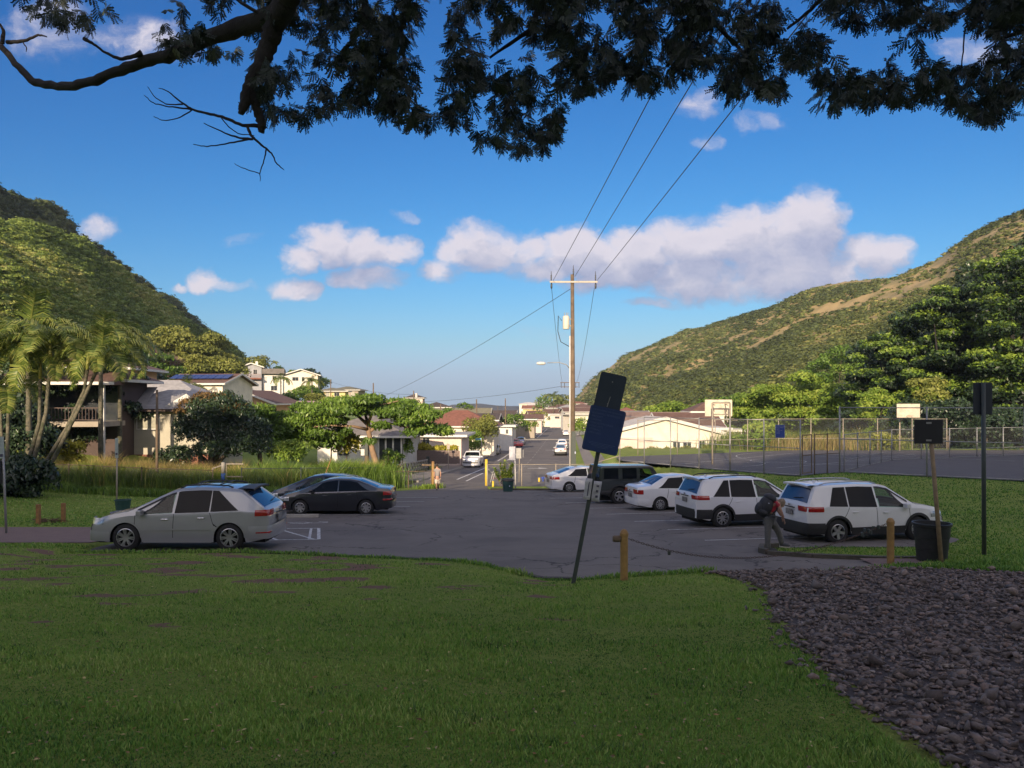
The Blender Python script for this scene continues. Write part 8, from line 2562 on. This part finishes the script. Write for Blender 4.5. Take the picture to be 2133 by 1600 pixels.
for px, py, y, tl in ((1599, 1147, -.11, 0), (1633, 1141, .13, .1)):
    q = wp(px, py, y); o = ball('shoe', M_shoe, r, (q[0] + .07, y, q[2] + .035), (.145, .05, .05), 2, (0, tl, 0)); s_ = MB(); s_.box((0, 0, -.04), (.27, .09, .03)); bevel(s_.build('sole', M_sole, o), .01)
head(r, wp(1627, 1049), 1.0, 0, RAD(48), M_hair, True)
hand(r, wp(1628.5, 1080, -.15), 1.0, (.3, 0, -1)); hand(r, wp(1632.5, 1079, .15), 1.0, (.3, 0, -1))
# the rucksack is carried: a thing of its own
rb = thing('backpack', 'bulging black hiking backpack on the bending woman', 'backpack', tuple(bf + Vector(wp(1594, 1056))), 0, rot=(0, RAD(22), 0))
ball('pack', M_pack, rb, (0, 0, .02), (.19, .20, .31), 3)
ball('top_flap', M_pack, rb, (.03, 0, .26), (.17, .17, .12), 3); ball('front_pocket', M_pack, rb, (-.14, 0, -.08), (.10, .15, .17), 3); ball('hip_pocket', M_pack, rb, (-.05, -.17, -.15), (.13, .06, .07), 2)
for y in (-.1, .1):
    q = MB(); q.tube([(.10, y, .26), (.22, y, .20), (.27, y * 1.1, .05), (.2, y * 1.3, -.12), (.08, y, -.2)], .022, 6); q.build('shoulder_strap', M_pack, rb, smooth=True)
q = MB(); q.box((-.02, -.21, .12), (.03, .01, .03)); q.build('buckle', M_txt_w, rb)

# the man walking away at the entrance
bm2 = GP(911, 1021); k = bm2.y / 1600
def mp(px, py, y=0.0): return ((px - 911) * k, y, (1021 - py) * k)
def V_(px, py, y, a_, b_=None): p = mp(px, py, y); return (p[0], p[1], p[2], a_, b_ or a_)
r = thing('person', 'man in grey T-shirt and cream shorts walking away at the entrance', 'person', tuple(bm2), 0)
skinned('body', M_skin, r, [[V_(911, 996, 0, .13, .1), V_(911, 986, 0, .14, .1), V_(911, 977, 0, .15, .1), V_(910.5, 973.5, 0, .05), V_(910.5, 971, 0, .05)],
                            [V_(911, 977, 0, .15, .1), V_(905.8, 978, 0, .055), V_(904.3, 986, .03, .042), V_(904.6, 994, -.03, .032)], [V_(911, 977, 0, .15, .1), V_(916.4, 978, 0, .055), V_(918, 986, -.03, .042), V_(917.4, 994, .04, .032)],
                            [V_(911, 996, 0, .13, .1), V_(908.8, 1000, -.04, .08), V_(909.5, 1009, -.12, .06), V_(909.8, 1018.5, -.05, .04)], [V_(911, 996, 0, .13, .1), V_(913.2, 1000, .05, .08), V_(913, 1009, .15, .06), V_(912, 1017, .35, .042)]], root=0)
skinned('grey_shirt', M_grey_s, r, [[V_(911, 994.5, 0, .165, .12), V_(911, 986, 0, .165, .12), V_(911, 977, 0, .175, .12), V_(910.6, 974.6, 0, .07)], [V_(911, 977, 0, .175, .12), V_(905.9, 978, 0, .075), V_(904.8, 983, .02, .065)], [V_(911, 977, 0, .175, .12), V_(916.3, 978, 0, .075), V_(917.4, 983, -.02, .065)]])
skinned('cream_shorts', M_short, r, [[V_(911, 995, 0, .155, .12), V_(908.7, 1000, -.04, .115), V_(909.1, 1008.5, -.1, .10)], [V_(911, 995, 0, .155, .12), V_(913.4, 1000, .05, .115), V_(913.4, 1008.5, .13, .10)]])
head(r, mp(910.4, 969.6), 1.0, PI / 2, 0, M_hair_d)
hand(r, mp(904.6, 996, -.03), 1.0, (0, 0, -1)); hand(r, mp(917.4, 996, .04), 1.0, (0, 0, -1))
ball('shoe', M_shoe, r, mp(909.8, 1020, .0), (.05, .13, .045), 2); ball('shoe', M_shoe, r, mp(912, 1018, .42), (.05, .12, .05), 2, (RAD(-30), 0, 0))

# ------------------------------------------------------------------ the great tree overhead
def frond_proto(seed):
    """a fan of feathered leaves with blunt leaflets, as seen from below"""
    rr = np.random.RandomState(seed); V = []; F = []
    def leaf(p, d, s, l, w, blunt=True):
        b0 = len(V)
        if blunt:
            V.extend([p, p + d * l * .45 + s * w * .8, p + d * l * .9 + s * w * .75, p + d * l, p + d * l * .9 - s * w * .75, p + d * l * .45 - s * w * .8])
            F.extend([(b0, b0 + 1, b0 + 5), (b0 + 1, b0 + 2, b0 + 4), (b0 + 1, b0 + 4, b0 + 5), (b0 + 2, b0 + 3, b0 + 4)])
        else:
            V.extend([p, p + d * l * .5 + s * w, p + d * l, p + d * l * .5 - s * w]); F.extend([(b0, b0 + 1, b0 + 2), (b0, b0 + 2, b0 + 3)])
    main = np.array([rr.normal() * .8, rr.normal() * .8, -.75]); main /= np.linalg.norm(main)
    side = np.cross(main, rr.normal(size=3)); side /= np.linalg.norm(side); nrm = np.cross(main, side)
    L_ = .20
    leaf(np.zeros(3), main, nrm, L_, .004, False); leaf(np.zeros(3), main, side, L_, .004, False)
    for i in range(4):
        p = main * L_ * (.35 + .2 * i)
        for sd_ in (-1, 1):
            d = main * (.35 + .22 * i) + side * sd_ * rr.uniform(.6, 1.0) + nrm * rr.normal() * .2 + np.array([0, 0, -.45]); d /= np.linalg.norm(d)
            pl = (.11 + .012 * i) * rr.uniform(.85, 1.15); s2 = np.cross(d, nrm + rr.normal(size=3) * .4); s2 /= np.linalg.norm(s2)
            leaf(p, d, nrm, pl, .002, False)
            for j in range(5):
                q_ = p + d * pl * (.18 + .185 * j)
                for e in (-1, 1):
                    ld = s2 * e * .9 + d * .75; ld /= np.linalg.norm(ld); n2 = np.cross(ld, np.cross(d, s2)); n2 /= np.linalg.norm(n2)
                    leaf(q_, ld, n2, (.036 + .004 * j) * rr.uniform(.85, 1.15), .012)
    return np.array(V), np.array(F)


FP = [frond_proto(s) for s in range(8)]
rt = thing('overhanging_tree', 'great dark tree whose limbs and feathery leaves hang across the top of the photo', 'tree', (-2.3, -4.0, G(-2.3, -4)))
ob_ = Vector((-2.3, -4.0, G(-2.3, -4)))
def ot(px, py, D_): return PT(px, py, D_) - ob_
fork = Vector((-2.2, -2.5, 4.4)) - ob_
q = MB(); q.tube([(0, 0, -.6), (0, .05, .3), (.0, .4, 3), tuple(fork)], [.62, .45, .38, .36], 14)
q.build('trunk', M_bark_d, rt, smooth=True)
def limb(name, pts, n=8, jit=.0):
    """pts: (px, py, D, radius in photo pixels)"""
    P = []; Rr = []
    for i in range(len(pts) - 1):
        a, b = pts[i], pts[i + 1]; m_ = 5
        for k_ in range(m_):
            f = k_ / m_; P.append([a[j] * (1 - f) + b[j] * f for j in range(4)])
    P.append(list(pts[-1]))
    for _ in range(2):
        P = [P[0]] + [[(P[i - 1][j] + 2 * P[i][j] + P[i + 1][j]) / 4 for j in range(4)] for i in range(1, len(P) - 1)] + [P[-1]]
    pts3 = [ot(p[0] + R.uniform(-1, 1) * jit, p[1] + R.uniform(-1, 1) * jit, p[2]) for p in P]
    rad = [p[3] * p[2] / 1600 * R.uniform(.8, .95) for p in P]
    q = MB(); q.tube(pts3, rad, n); return q.build(name, M_bark_d, rt, smooth=True)


lb_ = limb('limb', [(640, -160, 8.6, 36), (615, -60, 9.2, 30), (590, 20, 9.8, 26), (540, 45, 10.2, 23), (470, 65, 10.6, 20), (410, 90, 10.8, 17), (360, 115, 11, 15), (300, 128, 11.2, 13), (240, 150, 11.5, 12), (190, 172, 11.7, 11), (130, 182, 12, 9.5), (70, 172, 12.2, 9), (40, 140, 12.3, 8), (0, 95, 12.4, 7), (-40, 60, 12.6, 6)], 10, 2.2)
q = MB(); q.tube([fork, Vector((-2.3, 1.0, 5.4)) - ob_, Vector((-2.3, 4.5, 6.0)) - ob_, ot(640, -160, 8.6)], [.34, .3, .25, .21], 12); q.build('limb', M_bark_d, rt, smooth=True)
limb('limb', [(600, 0, 9.6, 26), (575, 50, 9.9, 24), (560, 90, 10, 22), (545, 135, 10, 19), (525, 165, 10, 17), (515, 195, 10, 15), (506, 225, 10, 12), (500, 238, 10, 6)], 10, 2)
limb('limb', [(520, 190, 10, 12), (530, 215, 10.05, 10), (540, 240, 10.1, 11), (546, 262, 10.1, 11), (545, 275, 10.1, 7)], 8, 1.5)
for pts in ([(545, 262, 10.1, 5), (505, 262, 10, 4), (470, 245, 10, 3.5), (430, 236, 10, 3), (400, 228, 10, 2.6), (380, 215, 10, 2.2), (350, 190, 10, 1.4), (330, 183, 10, .8)], [(400, 228, 10, 2.2), (350, 222, 10, 1.6), (318, 215, 10, 1.2), (300, 198, 10, .8)], [(380, 218, 10, 2), (345, 218, 10, 1.4), (320, 200, 10, 1.1), (307, 180, 10, .8)],
            [(400, 230, 10, 1.8), (370, 248, 10, 1.3), (340, 252, 10, 1.1), (320, 243, 10, .8)], [(515, 262, 10, 4), (522, 280, 10, 3.5), (530, 290, 10, 3), (555, 310, 10, 2.4), (568, 322, 10, 2), (575, 340, 10, 1.6), (591, 354, 10, 1)], [(527, 290, 10, 3), (500, 288, 10, 2.4), (470, 278, 10, 1.8), (425, 257, 10, 1)],
            [(520, 290, 10, 2.6), (480, 298, 10, 1.8), (430, 306, 10, 1.4), (402, 300, 10, .8)], [(555, 312, 10, 2), (550, 335, 10, 1.5), (541, 360, 10, 1.2), (542, 377, 10, .7)], [(541, 361, 10, 1.2), (510, 352, 10, 1), (488, 341, 10, .6)], [(460, 245, 10, 1.6), (480, 268, 10, 1.4), (500, 280, 10, 1.2), (530, 282, 10, 1)],
            [(295, 110, 11.1, 7), (278, 118, 11.1, 5), (250, 124, 11.1, 4), (220, 110, 11.2, 3.2), (195, 92, 11.2, 3), (175, 80, 11.2, 5)], [(15, 88, 12.3, 5), (50, 86, 12.2, 4), (80, 72, 12.2, 3), (97, 77, 12.2, 1.2)], [(5, 90, 12.3, 5), (8, 65, 12.3, 4), (0, 50, 12.3, 3)], [(48, 88, 12.2, 1.6), (56, 102, 12.2, 1.2), (54, 108, 12.2, .7)],
            [(560, 40, 10, 5), (500, 5, 10, 4), (470, -20, 10, 3)], [(760, -20, 10.5, 9), (760, 40, 10.5, 8), (740, 80, 10.5, 6), (710, 110, 10.5, 4)], [(1130, -20, 11, 8), (1110, 60, 11, 7), (1070, 85, 11, 5), (1020, 120, 11, 3)], [(1725, -20, 11, 6), (1690, 20, 11, 5), (1640, 60, 11, 3)],
            [(2150, 60, 11, 6), (2100, 75, 11, 5), (2085, 80, 11, 4), (2110, 110, 11, 4), (2098, 150, 11, 3), (2085, 185, 11, 2)], [(2010, 60, 11, 2), (2005, 120, 11, 1.6), (2000, 160, 11, 1.2)], [(1450, -20, 11, 8), (1480, 40, 11.3, 6), (1540, 100, 11.5, 4), (1580, 150, 11.5, 3)], [(850, -30, 10.6, 7), (840, 60, 10.7, 5), (800, 150, 10.8, 3), (780, 230, 10.8, 2)]):
    limb('twig' if pts[0][3] < 5.5 else 'branch', pts, 6, .8)
# knots
LOWX = [60, 75, 100, 130, 160, 190, 215, 245, 246, 314, 315, 345, 360, 390, 430, 490, 505, 506, 528, 530, 560, 600, 650, 700, 760, 790, 830, 870, 905, 906, 924, 925, 980, 1000, 1040, 1100, 1165, 1166, 1180, 1235, 1260, 1330, 1370, 1400, 1450, 1451, 1495, 1520, 1560, 1630, 1640, 1680, 1690, 1700, 1720, 1780, 1840, 1900, 1975, 1990, 2050, 2100, 2133, 2250]
LOWY = [0, 35, 55, 65, 80, 70, 50, 30, -60, -60, 40, 80, 130, 100, 130, 130, 100, 60, 80, 215, 275, 250, 262, 235, 265, 245, 270, 270, 285, 255, 260, 275, 275, 310, 322, 332, 302, 190, 205, 205, 165, 185, 205, 165, 170, 130, 175, 215, 205, 215, 150, 155, 120, 200, 232, 222, 228, 218, 208, 240, 268, 262, 205, 190]
HOLES = [(898, 110, 24, 130), (285, 40, 36, 90), (1995, 95, 62, 34), (1670, 12, 36, 26), (1135, 118, 14, 18), (1720, 60, 18, 18), (470, 75, 26, 20), (1290, 90, 10, 12), (505, 20, 20, 20), (420, 20, 14, 12), (590, 110, 12, 20), (1000, 60, 12, 12), (620, 190, 8, 10), (1380, 60, 8, 8), (1800, 130, 14, 10), (1850, 80, 34, 18), (1250, 30, 16, 16), (1610, 120, 12, 14), (700, 170, 12, 10)]
pos = []; tries = 0
dn = lambda x, y: noise.noise(Vector((x * .014, y * .016, 3.3)))
while len(pos) < 6000 and tries < 60000:
    tries += 1
    x = R.uniform(50, 2240); y = R.uniform(-190, 330)
    lo = np.interp(x, LOWX, LOWY) - 22
    if y > lo: continue
    if any(((x - a) / (c + 16)) ** 2 + ((y + 16 - b) / (d + 18)) ** 2 < 1 for a, b, c, d in HOLES): continue
    edge = (lo - y)
    dd = .58 + dn(x, y) * 1.4 + (.3 if edge < 30 else 0) + (.25 if 1150 < x < 1450 or 1850 < x else 0)
    if x < 520: dd *= .55
    if R.random() > dd: continue
    pos.append(tuple(PT(x, y, R.uniform(9.6, 13.0)) - ob_))
pos = np.array(pos)
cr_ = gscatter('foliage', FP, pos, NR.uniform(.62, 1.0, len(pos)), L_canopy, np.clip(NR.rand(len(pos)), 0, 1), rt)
# more crown above and behind the camera, out of the picture but shading it
p2 = np.stack([NR.uniform(-11, 12, 350), NR.uniform(-10, 9, 350), NR.uniform(6.5, 9.5, 350)], -1) - np.array(ob_)
ok_ = (p2[:, 2] + ob_.z) > (p2[:, 1] + ob_.y) * .66 + .6
gscatter('foliage', FP, p2[ok_], NR.uniform(2.0, 2.8, int(ok_.sum())), L_canopy, None, rt)

# ------------------------------------------------------------------ air
M_air = bpy.data.materials.new('air'); M_air.use_nodes = True
_t = NT(M_air.node_tree); _t.n.remove(_t.n['Principled BSDF'])
pv = _t.add('ShaderNodeVolumePrincipled')
pv.inputs['Color'].default_value = (.72, .82, .95, 1); pv.inputs['Density'].default_value = .00018; pv.inputs['Anisotropy'].default_value = .2
_t.l.new(pv.outputs[0], _t.n['Material Output'].inputs['Volume'])
q = MB(); q.box((0, 1462, 20), (1840, 3120, 190))
hz_ = q.build('haze', M_air); hz_['kind'] = 'stuff'
SC.cycles.volume_step_rate = 20
SC.cycles.volume_max_steps = 16
